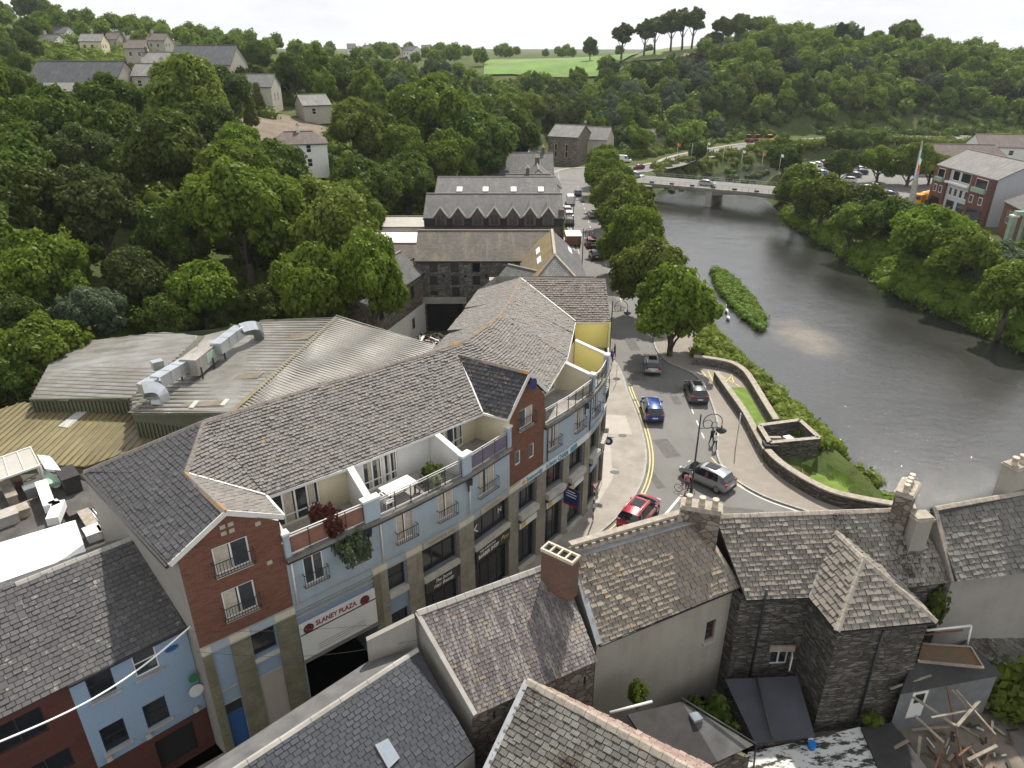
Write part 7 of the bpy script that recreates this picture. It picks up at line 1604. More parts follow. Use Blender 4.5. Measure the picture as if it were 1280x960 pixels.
# hipped store beside the street with the golden slope
h = thing('hipped_store', 'hipped slate store by the street with a golden lichen slope and white rooflights', 'building', (4.8, 78, 0)); Z = Vector((0, 0, 1))
m = MB(); m.prism([(1.2, 71.2), (8.1, 71.2), (8.1, 87), (1.2, 87)], 0, 8.7, 'rubble_brown'); m.build('wall', h)
r0, r1 = Vector((4.6, 74.8, 12)), Vector((4.85, 86, 12.1)); q = [Vector((1.0, 70.9, 8.7)), Vector((8.4, 70.9, 8.7)), Vector((8.4, 87.2, 8.7)), Vector((1.0, 87.2, 8.7))]
m = MB(); m.slab([q[1], q[2], r1, r0], .12, 'roof_felt', 'slate_far'); m.slab([q[0], q[1], r0], .12, 'roof_felt', 'slate_far_light'); m.slab([q[3], q[0], r0, r1], .12, 'roof_felt', 'slate_gold'); m.slab([q[2], q[3], r1], .12, 'roof_felt', 'slate_far'); rf = m.build('roof', h)
m = MB(); m.bar(r0+Z*.05, r1+Z*.05, .3, .12, 'cap_stone'); m.bar(r0+Z*.05, q[1]+Z*.05, .25, .1, 'cap_stone'); m.bar(r0+Z*.05, q[0]+Z*.05, .25, .1, 'ridge_orange'); m.build('ridge_tiles', rf)
for i, (x, y0) in enumerate(((3.0, 76.6), (3.0, 80.6), (7., 83.))):
    sgn = 1 if x < 4.6 else -1; zz = lambda xx: 12-(abs(xx-4.7))*.9+.08; m = MB(); m.slab([(x-.2, y0, zz(x-.2)+.08), (x+.2, y0, zz(x+.2)+.08), (x+.2, y0+2.3, zz(x+.2)+.08), (x-.2, y0+2.3, zz(x-.2)+.08)], .08, 'panel_white'); m.build('roof_light', rf)
h = gablehouse('low_store', 'low slate store filling the corner between the stone mill and the hipped store', (-2.5, 74.5), (1.1, 71.5), 7., 0, 8.2, 10.2, 'rubble_brown', 'slate_far', cat='building')
p = V3(PY(618, 345, 72.5), 0); m = MB(); m.box((p.x, p.y, 6.6), (.9, .9, 6.6), 'rubble_grey'); m.box((p.x, p.y, 9.9), (1.1, 1.1, .25), 'cap_stone'); m.box((p.x, p.y, 9.6), (.6, 1.0, .3), 'interior_dark'); tag(m.build('chimney_stack', None, (p.x, p.y, 0)), 'free standing square stone chimney stack in front of the stone mill', 'chimney')
# courtyard wing
h = gablehouse('courtyard_wing', 'two storey stone wing with boarded windows on the left side of the rubble yard', (-15.2, 69.5), (-10.9, 83.2), 5.5, 0, 7.7, 9.9, 'rubble_brown', 'slate_far', [(0, s, s+1.0, 5.2, 6.7, 'dark_frame', 1, 1) for s in (3., 5.6, 8.2, 11.)], cat='building')
m = MB(); wall(m, (-15.0, 69.3), (-10.7, 83.0), 0, 3.9, 'render_white', [(5.5, 6.5, 1.6, 2.6), (10.5, 11.4, 1.6, 3.)], .1); m.build('whitewashed_wall', h)
m = MB(); wall(m, (-21.5, 67.5), (-15.3, 69.4), 0, 4.8, 'rubble_brown', [(4.6, 5.6, 2.2, 3.6)], .3); wall(m, (-15.3, 69.6), (-21.5, 67.7), 0, 4.8, 'rubble_brown'); m.face([(-21.5, 67.5, 4.8), (-15.3, 69.4, 4.8), (-15.3, 69.6, 4.8), (-21.5, 67.7, 4.8)], 'cap_stone'); tag(m.build('ruined_wall', None, (-18, 68, 0)), 'ruined stone wall between the pale metal roof and the courtyard wing', 'wall')
m = MB(); rs = random.Random(4)
for i in range(170):
    a, r_ = rs.uniform(0, 6.28), rs.random()**.6*3.4; hh = 1.5*max(0, 1-r_/3.6); p = Vector((-9.6+r_*math.cos(a)*1.1, 78.2+r_*math.sin(a)*.9, .1+hh*rs.uniform(.3, 1.1))); v = Vector((rs.uniform(-1, 1), rs.uniform(-1, 1), rs.uniform(-.5, .5))).normalized()
    m.bar(p-v*rs.uniform(.2, .8), p+v*rs.uniform(.2, .9), rs.uniform(.05, .4), rs.uniform(.03, .12), rs.choice(['debris_pale', 'debris_pale', 'panel_white', 'concrete', 'felt_blue', 'timber_brown']))
tag(m.build('rubble_heap', None, (-9.6, 78.2, 0)), kind='stuff'); bush(p.x-2, 76.5, .1, .7, 'leaf_green', 'weed clump on the rubble heap in the mill yard', .5, 1); bush(.4, 72.6, 8.6, .8, 'leaf_olive' if ('bush', 'leaf_olive', 0) in TREE else 'leaf_gold', 'brownish shrub rooted on the low store roof by the chimney stack', .6, 2)
# sheds at the wood edge
gablehouse('white_shed', 'bright white roofed shed at the edge of the wood, left of the mills', (-20.5, 98), (-13.6, 98), 9, 2, 6.9, 8.0, 'render_villa', 'panel_white', cat='shed')
gablehouse('grey_shed', 'long low shed with a pale grey sheet roof behind the white roofed one', (-19.6, 107), (-12.6, 107), 6, 2, 7.8, 8.6, 'render_far', 'sheet_translucent', cat='shed')
gablehouse('yard_shed', 'low shed with a reddish brown roof between the tree and the stone mill', (-16.5, 91.3), (-12.2, 91.3), 5.5, 0, 7.3, 8.4, 'render_white', 'slate_far_brown', cat='shed'); gablehouse('yard_shed', 'shed with a dull slate roof in the gap left of the stone mill', (-17.4, 84.6), (-12.3, 86), 4.5, 0, 6.6, 7.8, 'brick_red', 'slate_far_brown', cat='shed')
# houses along the street to the junction
def px_house(px0, px1, pyb, Y, ze_py, zr_py, depth, z0=0., **kw):
    a = PY(px0, ze_py, Y); b = PY(px1, ze_py, Y); zr = PY(px0, zr_py, Y+depth/2).z; return (a.x, Y), (b.x, Y), depth, z0, a.z, zr
gablehouse('street_house', 'grey slate terrace house just beyond the four rooflight mill', (-1., 134), (7.2, 134), 13, 0, 7.2, 10.2, 'render_far', 'slate_far', chim=((4., .5, 'brick_mill', 2),))
gablehouse('street_house', 'narrow gabled street house facing the road beyond the mills', (9.8, 146), (9.8, 156), 9, 0, 6.8, 10.2, 'render_villa', 'slate_far', [(0, 2, 3.2, 1., 3.), (0, 6, 7.2, 1., 3.), (0, 2, 3.2, 4.2, 6.)], chim=((9., .5, 'brick_mill', 2),))
gablehouse('street_house', 'long grey slate house end on to the street, farthest of the near row', (-6, 160), (9., 160), 14, 0, 7.2, 10.8, 'render_far', 'slate_far', chim=((2., .5, 'brick_mill', 3), (13., .5, 'brick_mill', 2)))
gablehouse('street_house', 'pale rendered corner house at the end of the street row', (9.3, 176), (10.2, 190), 11, 0, 6.5, 9.3, 'render_villa', 'slate_far_blue', [(0, 2, 3.2, 3.8, 5.4), (0, 7, 8.2, 3.8, 5.4), (0, 11, 12.2, 3.8, 5.4)], chim=((12., .5, 'brick_mill', 2),))
gablehouse('meeting_hall', 'tall stone hall with narrow arched windows at the end of the street', (11.0, 226), (19.5, 222), 12, 0, 8.2, 11.0, 'rubble_brown', 'slate_far_light', [(0, 2, 2.9, 2, 6), (0, 5.5, 6.4, 2, 6), (3, 4., 5., 2, 6.5), (3, 8., 9., 2, 6.)], cat='hall')
gablehouse('stone_cottage', 'plain gabled grey house right of the tall stone hall', (20.8, 231), (29, 228), 10, 0, 6.8, 10., 'render_far', 'slate_far_light', chim=((.4, .5, 'brick_mill', 2),))
gablehouse('low_building', 'low walled building half hidden in trees right of the grey cottage', (46, 262), (58, 268), 7, 1, 4.5, 6., 'render_far', 'slate_far')
# hillside buildings on the left
def hill_house(name, label, px, py, w_px, dist, hwall, hroof, depth, rot=0., rw=(), **kw):
    c = PY(px, py, dist); z = c.z
    if rw: kw['wins'] = [(k_, a, b, z+e, z+f) for k_, a, b, e, f in rw]
    mpp = (c.y*CP-(z-HC)*SP)/FPX; L = w_px*mpp; d = Vector((math.cos(rot), math.sin(rot), 0)); A = Vector((c.x, c.y, 0))-d*L/2; B = A+d*L
    return gablehouse(name, label, A, B, depth, z, z+hwall, z+hwall+hroof, **kw)
hv = hill_house('villa', 'white rendered villa with brown hipped roof in the wood', 378, 213, 66, 140, 4.9, 1.8, 8., .25, wm='render_villa', rm='slate_far_brown', hip=2.6, rw=[(0, 2., 2.9, .6, 2.1), (0, 6.2, 7.1, .6, 2.1), (0, 2., 2.9, 3.2, 4.6), (0, 6.2, 7.1, 3.2, 4.6), (1, 2, 2.8, .6, 2.1), (1, 5, 5.8, .6, 2.1), (1, 2, 2.8, 3.2, 4.6), (1, 5, 5.8, 3.2, 4.6)], chim=((5, .5, 'render_villa', 2),))
hill_house('villa_wing', 'low flat fronted wing at the left front of the white villa', 352, 212, 36, 136, 2.6, .5, 4., .25, wm='render_villa', rm='sheet_translucent', cat='house extension')
hill_house('bungalow', 'small pale bungalow with a wide gable in the clearing above the villa', 398, 147, 34, 188, 3., 2.2, 9., .5, wm='render_far', rm='slate_far_light', rw=[(0, 2., 3., .8, 2.2)])
hill_house('hall', 'plain grey slate roofed hall beside the clearing', 316, 134, 50, 184, 4.6, 2.6, 12., .1, rw=[(0, 1.5, 2.5, 1., 3.), (0, 5., 6., 1., 3.), (1, 3., 4., 1., 3.), (1, 7., 8., 1., 3.)], wm='render_far', rm='slate_far')
hc = hill_house('church', 'long church with steep slate roof, round window and three lancets in its gable', 92, 124, 112, 172, 3.4, 4.4, 12., -.06, wm='render_far', rm='slate_far_blue', cat='church', rw=[(1, 3.4, 4., .6, 3.), (1, 5.7, 6.3, .6, 3.2), (1, 8., 8.6, .6, 3.)], gw='render_tan')
def fixg(hroot, px0, px1): pass
hill_house('church_aisle', 'low paler roofed aisle in front of the church', 88, 126, 78, 163, 2.0, 1.6, 7., -.06, wm='render_far', rm='slate_far_light', cat='church aisle')
hill_house('church_house', 'small grey house with white framed dormer behind the church gable', 190, 114, 42, 178, 3.4, 2.4, 9., .1, rw=[(0, 1., 2., 1., 2.4), (0, 4., 5., 1., 2.4)], wm='render_far', rm='slate_far_light', chim=((6., .5, 'render_tan', 2),))
hill_house('church_house', 'cream gabled house right of the church with a tan chimney', 207, 104, 44, 192, 4., 3., 10., .35, wm='render_cream', rm='slate_far_light', chim=((1., .5, 'brick_mill', 2),))
hill_house('school', 'big dark slate roofed school block with a pale gable frame', 252, 98, 76, 205, 3.4, 4.6, 14., 0., wm='render_far', rm='slate_far_blue', cat='school')
c = PY(244, 96, 203); m = MB()
for q in (-1, 1): m.bar((c.x, c.y-.3, c.z+5.2), (c.x+q*4.6, c.y-.3, c.z-.4), .5, .9, 'render_far', up=(0, 1, 0))
m.face([(c.x-4.6, c.y-.2, c.z-3), (c.x+4.6, c.y-.2, c.z-3), (c.x+4.6, c.y-.2, c.z-.4), (c.x, c.y-.2, c.z+5.), (c.x-4.6, c.y-.2, c.z-.4)], 'slate_far_blue'); tag(m.build('gable_frame', None, c), 'pale pointed gable frame on the front of the dark roofed school', 'gable')
rs = random.Random(11)
hh_ = [(72,50,26,330),(100,47,24,350),(123,52,20,330),(60,62,24,290),(140,58,18,320),(160,60,20,340),(178,52,22,360),(196,60,26,300),(115,62,30,280),(205,50,18,380),(40,52,16,360),(258,62,14,400),(283,60,12,420),(172,72,30,250),(150,45,14,420),(90,40,16,420),(330,64,14,420),(375,66,14,430),(440,66,12,460),(462,67,16,480),(490,67,14,500),(510,68,20,500),(532,66,12,520),(225,58,16,380)]
for n_, (x, y, w_, Y) in enumerate(hh_):
    c = PY(x, y, Y); hill_house('terrace_house', 'distant %s house with %s roof on the upper left hillside' % (('white', 'pale grey', 'cream')[n_ % 3], ('grey slate', 'brown')[n_ % 2]), x, y+2, w_*.85, Y, 3.3, 2.4, 8., rs.uniform(-.6, .6), rw=[(k_, a_, a_+1., .9, 2.1) for k_ in (0, 1) for a_ in (1., 3.6)], wm=('render_villa', 'render_far', 'render_cream')[n_ % 3], rm=('slate_far', 'slate_far_brown', 'slate_far_light')[n_ % 3], group='distant hillside houses', chim=((1., .5, 'render_far', 0),) if n_ % 2 else ())
# ================================================================ bridge
plain('concrete_old', (.23, .215, .19), .9, .3, .5); b0, b1 = Vector((33.0, 190.5, 0)), Vector((66, 172.0, 0)); dB = (b1-b0).normalized(); nB = Vector((-dB.y, dB.x, 0)); br = thing('river_bridge', 'low flat concrete road bridge with railings and a central pier across the river', 'bridge', (b0+b1)/2)
BW = 10.5
def bp(t, w_, z): p = b0+(b1-b0)*t+nB*w_; return Vector((p.x, p.y, z))
m = MB(); m.hexa([bp(-.05, -.5, -.2), bp(1.08, -.5, -.2), bp(1.08, BW+.5, -.2), bp(-.05, BW+.5, -.2)], [bp(-.05, -.5, .42), bp(1.08, -.5, .42), bp(1.08, BW+.5, .42), bp(-.05, BW+.5, .42)], 'concrete_old')
for t0, t1 in ((0., .5), (.5, 1.)):
    for w_ in (0., BW*.33, BW*.66, BW): 
        for i in range(8):
            ta, tb = lerp(t0, t1, i/8), lerp(t0, t1, (i+1)/8); za = lambda t: -.2-1.0*(2*abs((t-t0)/(t1-t0)-.5))**2-.25; m.hexa([bp(ta, w_-.3, za(ta)), bp(tb, w_-.3, za(tb)), bp(tb, w_+.3, za(tb)), bp(ta, w_+.3, za(ta))], [bp(ta, w_-.3, -.2), bp(tb, w_-.3, -.2), bp(tb, w_+.3, -.2), bp(ta, w_+.3, -.2)], 'concrete_old')
m.build('deck', br)
m = MB(); m.hexa([bp(-.04, .9, .42), bp(1.07, .9, .42), bp(1.07, BW-.9, .42), bp(-.04, BW-.9, .42)], [bp(-.04, .9, .45), bp(1.07, .9, .45), bp(1.07, BW-.9, .45), bp(-.04, BW-.9, .45)], 'asphalt'); m.build('roadway', br)
for w_ in (-.3, BW+.3):
    m = MB(); m.bar(bp(-.05, w_, 1.4), bp(1.08, w_, 1.4), .07, .06, 'lead'); m.bar(bp(-.05, w_, .95), bp(1.08, w_, .95), .04, .04, 'lead')
    for i in range(25): m.bar(bp(i/24, w_, .42), bp(i/24, w_, 1.4), .06, .06, 'lead')
    m.build('railing', br)
m = MB(); m.box(bp(.5, BW/2, -2.6), (1.6, BW+1.5, 4.6), 'concrete', math.atan2(dB.y, dB.x)); m.build('pier', br)
m = MB(); m.box(bp(-.02, BW/2, -2.), (2.2, BW+2., 4.), 'rubble_grey', math.atan2(dB.y, dB.x)); m.box(bp(1.03, BW/2, -2.), (2.2, BW+2, 4.), 'rubble_grey', math.atan2(dB.y, dB.x)); build_split(m, 'abutment', br)
m = MB()
for i in range(7): m.box(bp(.1+i*.14, -.05, .72), (1.1, .3, .4), 'felt_dark', math.atan2(dB.y, dB.x))
build_split(m, 'planter', br)
# ================================================================ right bank buildings
A, B = P(1160, 258, 0), P(1231, 284, 0); Lr = (B-A).length
ap = gablehouse('apartment_house', 'three storey brick and white rendered apartment block above the far river bank', A, B, 12, 0, 9.2, 12.2, 'render_apart', 'slate_far_light', [], cat='building', gw='render_flats')
d = (B-A).xy.normalized(); d = Vector((d.x, d.y, 0)); n = Vector((d.y, -d.x, 0))
def apx(s0, s1, z0, z1, out, mat, name): m = MB(); m.box(V3(A+d*((s0+s1)/2)+n*out/2, (z0+z1)/2), (s1-s0, out, z1-z0), mat, ax=(d, -n, Vector((0, 0, 1)))); return m.build(name, ap)
for s0, s1 in ((0, 5.2), (13.2, 20.4)): apx(s0, s1, 0, 9.0, .5, 'brick_red', 'brick_bay')
apx(Lr-1.2, Lr+.05, 0, 9.0, .55, 'brick_brown', 'brick_bay')
for (s0, s1, z0, z1) in [(1.2,2.2,3.8,5.2),(3.2,4.2,3.8,5.2),(6.2,7.2,3.8,5.4),(8.,9.,3.8,5.4),(9.9,10.9,3.8,5.4),(11.7,12.7,3.8,5.4),(14.2,15.3,3.8,5.2),(17.2,18.3,3.8,5.2),(1.,4.3,.2,2.7),(6.2,8.8,.2,2.7),(10,12.6,.2,2.7),(14.2,19.,.2,2.7),(1.6,4.,6.6,8.6),(6.4,8.6,6.9,8.8),(9.3,12.4,6.9,8.8),(15.,18.6,6.6,8.6)]:
    m = MB(); c = V3(A+d*((s0+s1)/2)+n*.52 if (s0 < 5.2 or s0 > 13.1) else A+d*((s0+s1)/2)+n*.02, (z0+z1)/2); m.box(c, (s1-s0+.15, .06, z1-z0+.15), 'dark_frame' if z0 < 1 else 'white_frame', ax=(d, -n, Vector((0, 0, 1)))); w_ = m.build('window', ap); m = MB(); m.box(c+n*.04, (s1-s0-.1, .03, z1-z0-.12), 'glass_dark', ax=(d, -n, Vector((0, 0, 1)))); m.build('pane', w_)
apx(5.2, 13.2, 6.2, 6.6, 1., 'render_villa', 'balcony'); apx(1.4, 4.2, 6., 6.9, 1.1, 'pillar_green', 'balcony'); apx(14.6, 18.8, 6., 6.9, 1.1, 'pillar_green', 'balcony')
A2, B2 = P(1232, 292, 0), P(1252, 318, 0); gablehouse('brick_house', 'low brick house with grey slate roof next to the three storey block', A2+Vector((2, 0, 0)), B2+Vector((4, -3, 0)), 13, 0, 6.2, 9.2, 'brick_red', 'slate_far', [(0, 2., 5., 2.6, 5.)], cat='building')
t = thing('green_portico', 'pale green pillared entrance at the right edge by the brick house', 'portico', P(1262, 300, 0))
for x in (1256, 1272, 1290): p = P(x, 310, 0); m = MB(); m.prism([(p.x-.45, p.y-.45), (p.x+.45, p.y-.45), (p.x+.45, p.y+.45), (p.x-.45, p.y+.45)], 0, 5.6, 'pillar_green'); m.box((p.x, p.y, 5.7), (1.2, 1.2, .3), 'render_villa'); m.build('pillar', t)
p, q = P(1256, 310, 0), P(1300, 310, 0); m = MB(); m.bar(V3(p, 6.2), V3(q, 6.1), 1.0, .6, 'pillar_green'); m.build('lintel', t)
gablehouse('terrace_row', 'long terrace with purplish brown roof behind the car park, left part', (112, 203), (135, 199), 12, 0, 4.6, 8., 'render_far', 'slate_far_brown', [(0, 2, 3.4, 1, 2.5), (0, 8, 9.4, 1, 2.5), (0, 14, 15.4, 1, 2.5)], hip=3.)
gablehouse('terrace_row', 'long white walled terrace with brown roof, middle of the far row', (140, 222), (176, 214), 12, 0, 5.6, 8.6, 'render_villa', 'slate_far_brown', [(0, s, s+1.3, 3.2, 4.6) for s in (3, 8, 13, 18, 24, 30)])
gablehouse('terrace_row', 'long blue grey walled terrace with brown roof at the right edge', (160, 203), (205, 193), 13, 0, 6.2, 9.4, 'render_slateblue', 'slate_far_brown', [(0, s, s+1.5, z, z+1.5) for s in (3, 9, 15, 22, 30) for z in (1, 3.8)])
gablehouse('rear_building', 'wide low grey roof just behind the three storey apartment block', (110, 152), (150, 146), 16, 0, 7, 9., 'render_far', 'slate_far', cat='building')
# spire
c = P(1138, 263, 0); sp = thing('spire_monument', 'tall tapering pale metal spire leaning slightly beside the car park', 'monument', c)
m = MB(); top = PY(1153, 176, c.y); m.tube([c, c+(top-c)*.15, top], [.8, .72, .16], 'concrete', 8, sm=False); m.build('shaft', sp); m = MB(); m.prism([(c.x-2, c.y-2), (c.x+2, c.y-2), (c.x+2, c.y+2), (c.x-2, c.y+2)], 0, .5, 'cap_stone'); m.build('plinth', sp)
p = P(1145, 232, 4); fl_ = thing('flagpole', 'flagpole flying a green white and orange flag just in front of the spire', 'flagpole', V3(c+Vector((-2.4, -3, 0)), 0)); q = fl_.location; m = MB(); m.tube([q, q+Vector((0, 0, 13))], .09, 'steel_rail', 6); m.build('pole', fl_); fg = None
for i, mt in enumerate(('flag_green', 'panel_white', 'flag_orange')):
    m = MB(); z1 = 12.9-i*1.3; pts = [q+Vector((.1, 0, z1)), q+Vector((.7, .2, z1-.6)), q+Vector((.6, .2, z1-1.9)), q+Vector((.1, 0, z1-1.3))]; m.slab(pts, .03, mt); m.build('flag_stripe', fl_)
# ================================================================ riverside walls
def stonewall(name, pts, th, h, mat, label, z0=0., cap='cap_stone', hs=None):
    P_ = [Vector((p[0], p[1], 0)) for p in pts]; L_, R_ = offset(P_, th/2); m = MB(); hs = hs or [h]*len(P_)
    for i in range(len(P_)-1):
        m.hexa([V3(R_[i], z0), V3(R_[i+1], z0), V3(L_[i+1], z0), V3(L_[i], z0)], [V3(R_[i], hs[i]), V3(R_[i+1], hs[i+1]), V3(L_[i+1], hs[i+1]), V3(L_[i], hs[i])], mat)
        o = 1.12; a, b = P_[i], P_[i+1]
        m.hexa([V3(a+(R_[i]-a)*o, hs[i]+.002), V3(b+(R_[i+1]-b)*o, hs[i+1]+.002), V3(b+(L_[i+1]-b)*o, hs[i+1]+.002), V3(a+(L_[i]-a)*o, hs[i]+.002)], [V3(a+(R_[i]-a)*o, hs[i]+.13), V3(b+(R_[i+1]-b)*o, hs[i+1]+.13), V3(b+(L_[i+1]-b)*o, hs[i+1]+.13), V3(a+(L_[i]-a)*o, hs[i]+.13)], cap)
    return tag(m.build(name, None, P_[0]), label, 'wall')
stonewall('stone_wall', smooth([P(x, y) for x, y in ((894,476),(912,502),(930,528),(943,553),(955,575))], 3), .5, 1.0, 'rubble_grey', 'low stone wall between the pavement and the narrow lawn')
stonewall('stone_wall', smooth([P(x, y) for x, y in ((866,456),(890,459),(913,464),(929,474),(939,488),(953,512),(968,537))], 3), .55, 1.0, 'rubble_grey', 'curved stone wall along the river side of the lawn, by the bushes', -2.)
stonewall('stone_wall', smooth([P(x, y) for x, y in ((957,577),(972,592),(998,610),(1035,629),(1080,640),(1140,650))], 3), .55, 1.1, 'rubble_dark', 'long curved dark stone wall beside the pavement, down to the roofs', -1.5)
t = thing('bin_enclosure', 'square stone walled enclosure with a white lidded tank by the river wall', 'enclosure', P(985, 560, 0)); q = [P(946, 550), P(996, 543), P(1020, 566), P(959, 572)]
for i in range(4):
    a, b = q[i], q[(i+1) % 4]; L_, R_ = offset([V3(a, 0), V3(b, 0)], .22); m = MB(); hh = 1.55; m.hexa([V3(R_[0], -3.5), V3(R_[1], -3.5), V3(L_[1], -3.5), V3(L_[0], -3.5)], [V3(R_[0], hh), V3(R_[1], hh), V3(L_[1], hh), V3(L_[0], hh)], 'rubble_dark', 'cap_stone'); m.build('wall', t)
m = MB(); m.face([V3(p, .1) for p in q], 'concrete'); m.build('floor', t)
p = P(988, 549, 1.2); m = MB(); m.box(p+Vector((0, 0, -.5)), (.6, 1.1, 1.), 'pvc_white', .35); m.box(p+Vector((0, 0, .03)), (.7, 1.2, .08), 'pvc_white', .35); tag(m.build('tank', None, p), 'long white lidded tank standing in the stone walled enclosure', 'tank')
p = P(962, 556, 1.2); m = MB(); m.box(p+Vector((0, 0, -.5)), (1., .9, 1.2), 'felt_dark'); m.box(p+Vector((0, -.02, .14)), (1.1, 1., .08), 'felt_dark'); tag(m.build('wheeled_bin', None, p), 'black wheeled bin inside the stone walled enclosure', 'bin'); p = P(968, 548, 1.3); m = MB(); m.box(p, (1.1, .3, .3), 'concrete'); tag(m.build('bench', None, p), 'grey bench slab behind the black bin in the enclosure', 'bench')
p = P(1052, 594, -2.2); m = MB(); m.box(p, (2.2, 1.6, 1.2), 'concrete', .4); tag(m.build('river_steps', None, p), 'pale concrete landing block at the water edge below the lawn', 'landing'); q = P(1068, 600, -2.); bush(q.x+.6, q.y, -2.8, 1.2, 'leaf_light', 'bright shrub on the grass by the concrete landing', 1., 1); q = P(1095, 622, -2.); bush(q.x, q.y, -3.2, 1.4, 'leaf_green', 'shrub at the water edge just beyond the terrace ridge', 1.1, 2)
p = P(905, 442, 0); 
# ================================================================ street lamps and signs
def lamp_template():
    t = thing('street_lamp', '', 'street lamp', (0, 0, 0)); m = MB(); m.tube([(0, 0, 0), (0, 0, .9), (0, 0, .95), (0, 0, 7.4)], [.13, .12, .08, .06], 'iron', 8); m.build('pole', t)
    m = MB(); ring = [(.95+.72*math.cos(a), 0, 6.7+.72*math.sin(a)) for a in [math.pi*(1.15-i/9) for i in range(12)]]; m.tube(ring, .035, 'iron', 5); ring = [(.6+.36*math.cos(a), 0, 6.55+.36*math.sin(a)) for a in [i*math.pi/7 for i in range(15)]]; m.tube(ring, .025, 'iron', 5); ring = [(1.12+.25*math.cos(a), 0, 6.5+.25*math.sin(a)) for a in [i*math.pi/7 for i in range(15)]]; m.tube(ring, .025, 'iron', 5); m.bar((0, 0, 6.2), (1.5, 0, 6.3), .04, .05, 'iron'); m.build('scroll_bracket', t)
    m = MB(); m.tube([(1.66, 0, 6.5), (1.66, 0, 6.2), (1.66, 0, 6.05), (1.66, 0, 5.9), (1.66, 0, 5.8)], [.03, .1, .42, .30, .12], 'iron', 10); m.build('lantern', t); return t
lt = lamp_template(); index_kids()
lamps = [((863, 622), 0., 'street lamp standing in the road corner nearest the rooftops, right of centre'), ((761, 455), .0, 'street lamp at the end of the curved apartment block'), ((727, 345), 0., 'street lamp beyond the hipped store, left pavement'), ((716, 292), 0., 'street lamp beside the mill with dormers')]
for n_, ((x, y), rz, lb) in enumerate(lamps):
    p = P(x, y, .1); o = lt if n_ == 0 else dup(lt); o.location = p; o['label'] = lb; o['group'] = 'scroll bracket street lamps'; o.rotation_euler = (0, 0, rz)
index_kids()
def pole(pos, h_, lb, name='sign_post', r=.035, mat='steel_rail'): t = thing(name, lb, 'post', pos); m = MB(); m.tube([t.location, t.location+Vector((0, 0, h_))], r, mat, 6); m.build('pole', t); return t
t = pole(P(741, 652, .12), 3.0, 'black and white striped post with a yield triangle on the left pavement', 'yield_sign', .05, 'plastic_white'); c = t.location
for i in range(4): m = MB(); m.tube([c+Vector((0, 0, .2+i*.7)), c+Vector((0, 0, .55+i*.7))], .055, 'sign_black', 6); m.build('black_band', t)
m = MB(); f_ = Vector((.55, -.83, 0)); s_ = Vector((.83, .55, 0)); tri = [c+Vector((0, 0, 3.5))-s_*.42, c+Vector((0, 0, 3.5))+s_*.42, c+Vector((0, 0, 2.78))]; m.hexa([p+f_*.05 for p in tri], [p+f_*.07 for p in tri], 'letter_red'); cc = sum(tri, Vector())/3; m.hexa([cc+(p-cc)*.62+f_*.071 for p in tri], [cc+(p-cc)*.62+f_*.08 for p in tri], 'panel_white'); m.build('sign_plate', t)
pole(P(919, 562, .12), 3.6, 'slim grey post on the right pavement by the low stone wall', 'parking_post', .045)
t = pole(P(770, 480, .12), 2.4, 'post with a white board on the pavement at the building end', 'street_post'); 
# planters with flowers near the lamp
# ================================================================ vehicles
def carpaint(name, c, metal=.3): k = NT(name); k.col(c); k.set(Roughness=.28, Metallic=metal); k.b.inputs['Coat Weight'].default_value = .6; k.b.inputs['Coat Roughness'].default_value = .06; return k.m
PAINT = {'red': (.38, .012, .035), 'silver': (.30, .31, .32), 'blue': (.012, .05, .22), 'grey': (.075, .08, .088), 'pale': (.36, .38, .39), 'white': (.72, .72, .72), 'black': (.015, .015, .018), 'maroon': (.16, .01, .02), 'darkblue': (.02, .03, .07), 'teal': (.05, .12, .16)}
for k_, v_ in PAINT.items(): carpaint('paint_'+k_ if k_ not in ('white',) else 'car_white', v_, 0. if k_ in ('white', 'red') else .3)
cp_ = lambda c: 'car_white' if c == 'white' else 'paint_'+c
plain('tyre', (.015, .015, .016), .9, .2, 4.); plain('rim', (.35, .36, .37), .35, .1, 4., metal=.7); plain('car_glass', (.012, .015, .018), .06, .1, 2., spec=.9); plain('headlight', (.55, .57, .6), .15, .1, 3.); plain('taillight', (.30, .01, .01), .25, .1, 3.); plain('car_trim', (.02, .02, .022), .6, .2, 3.)
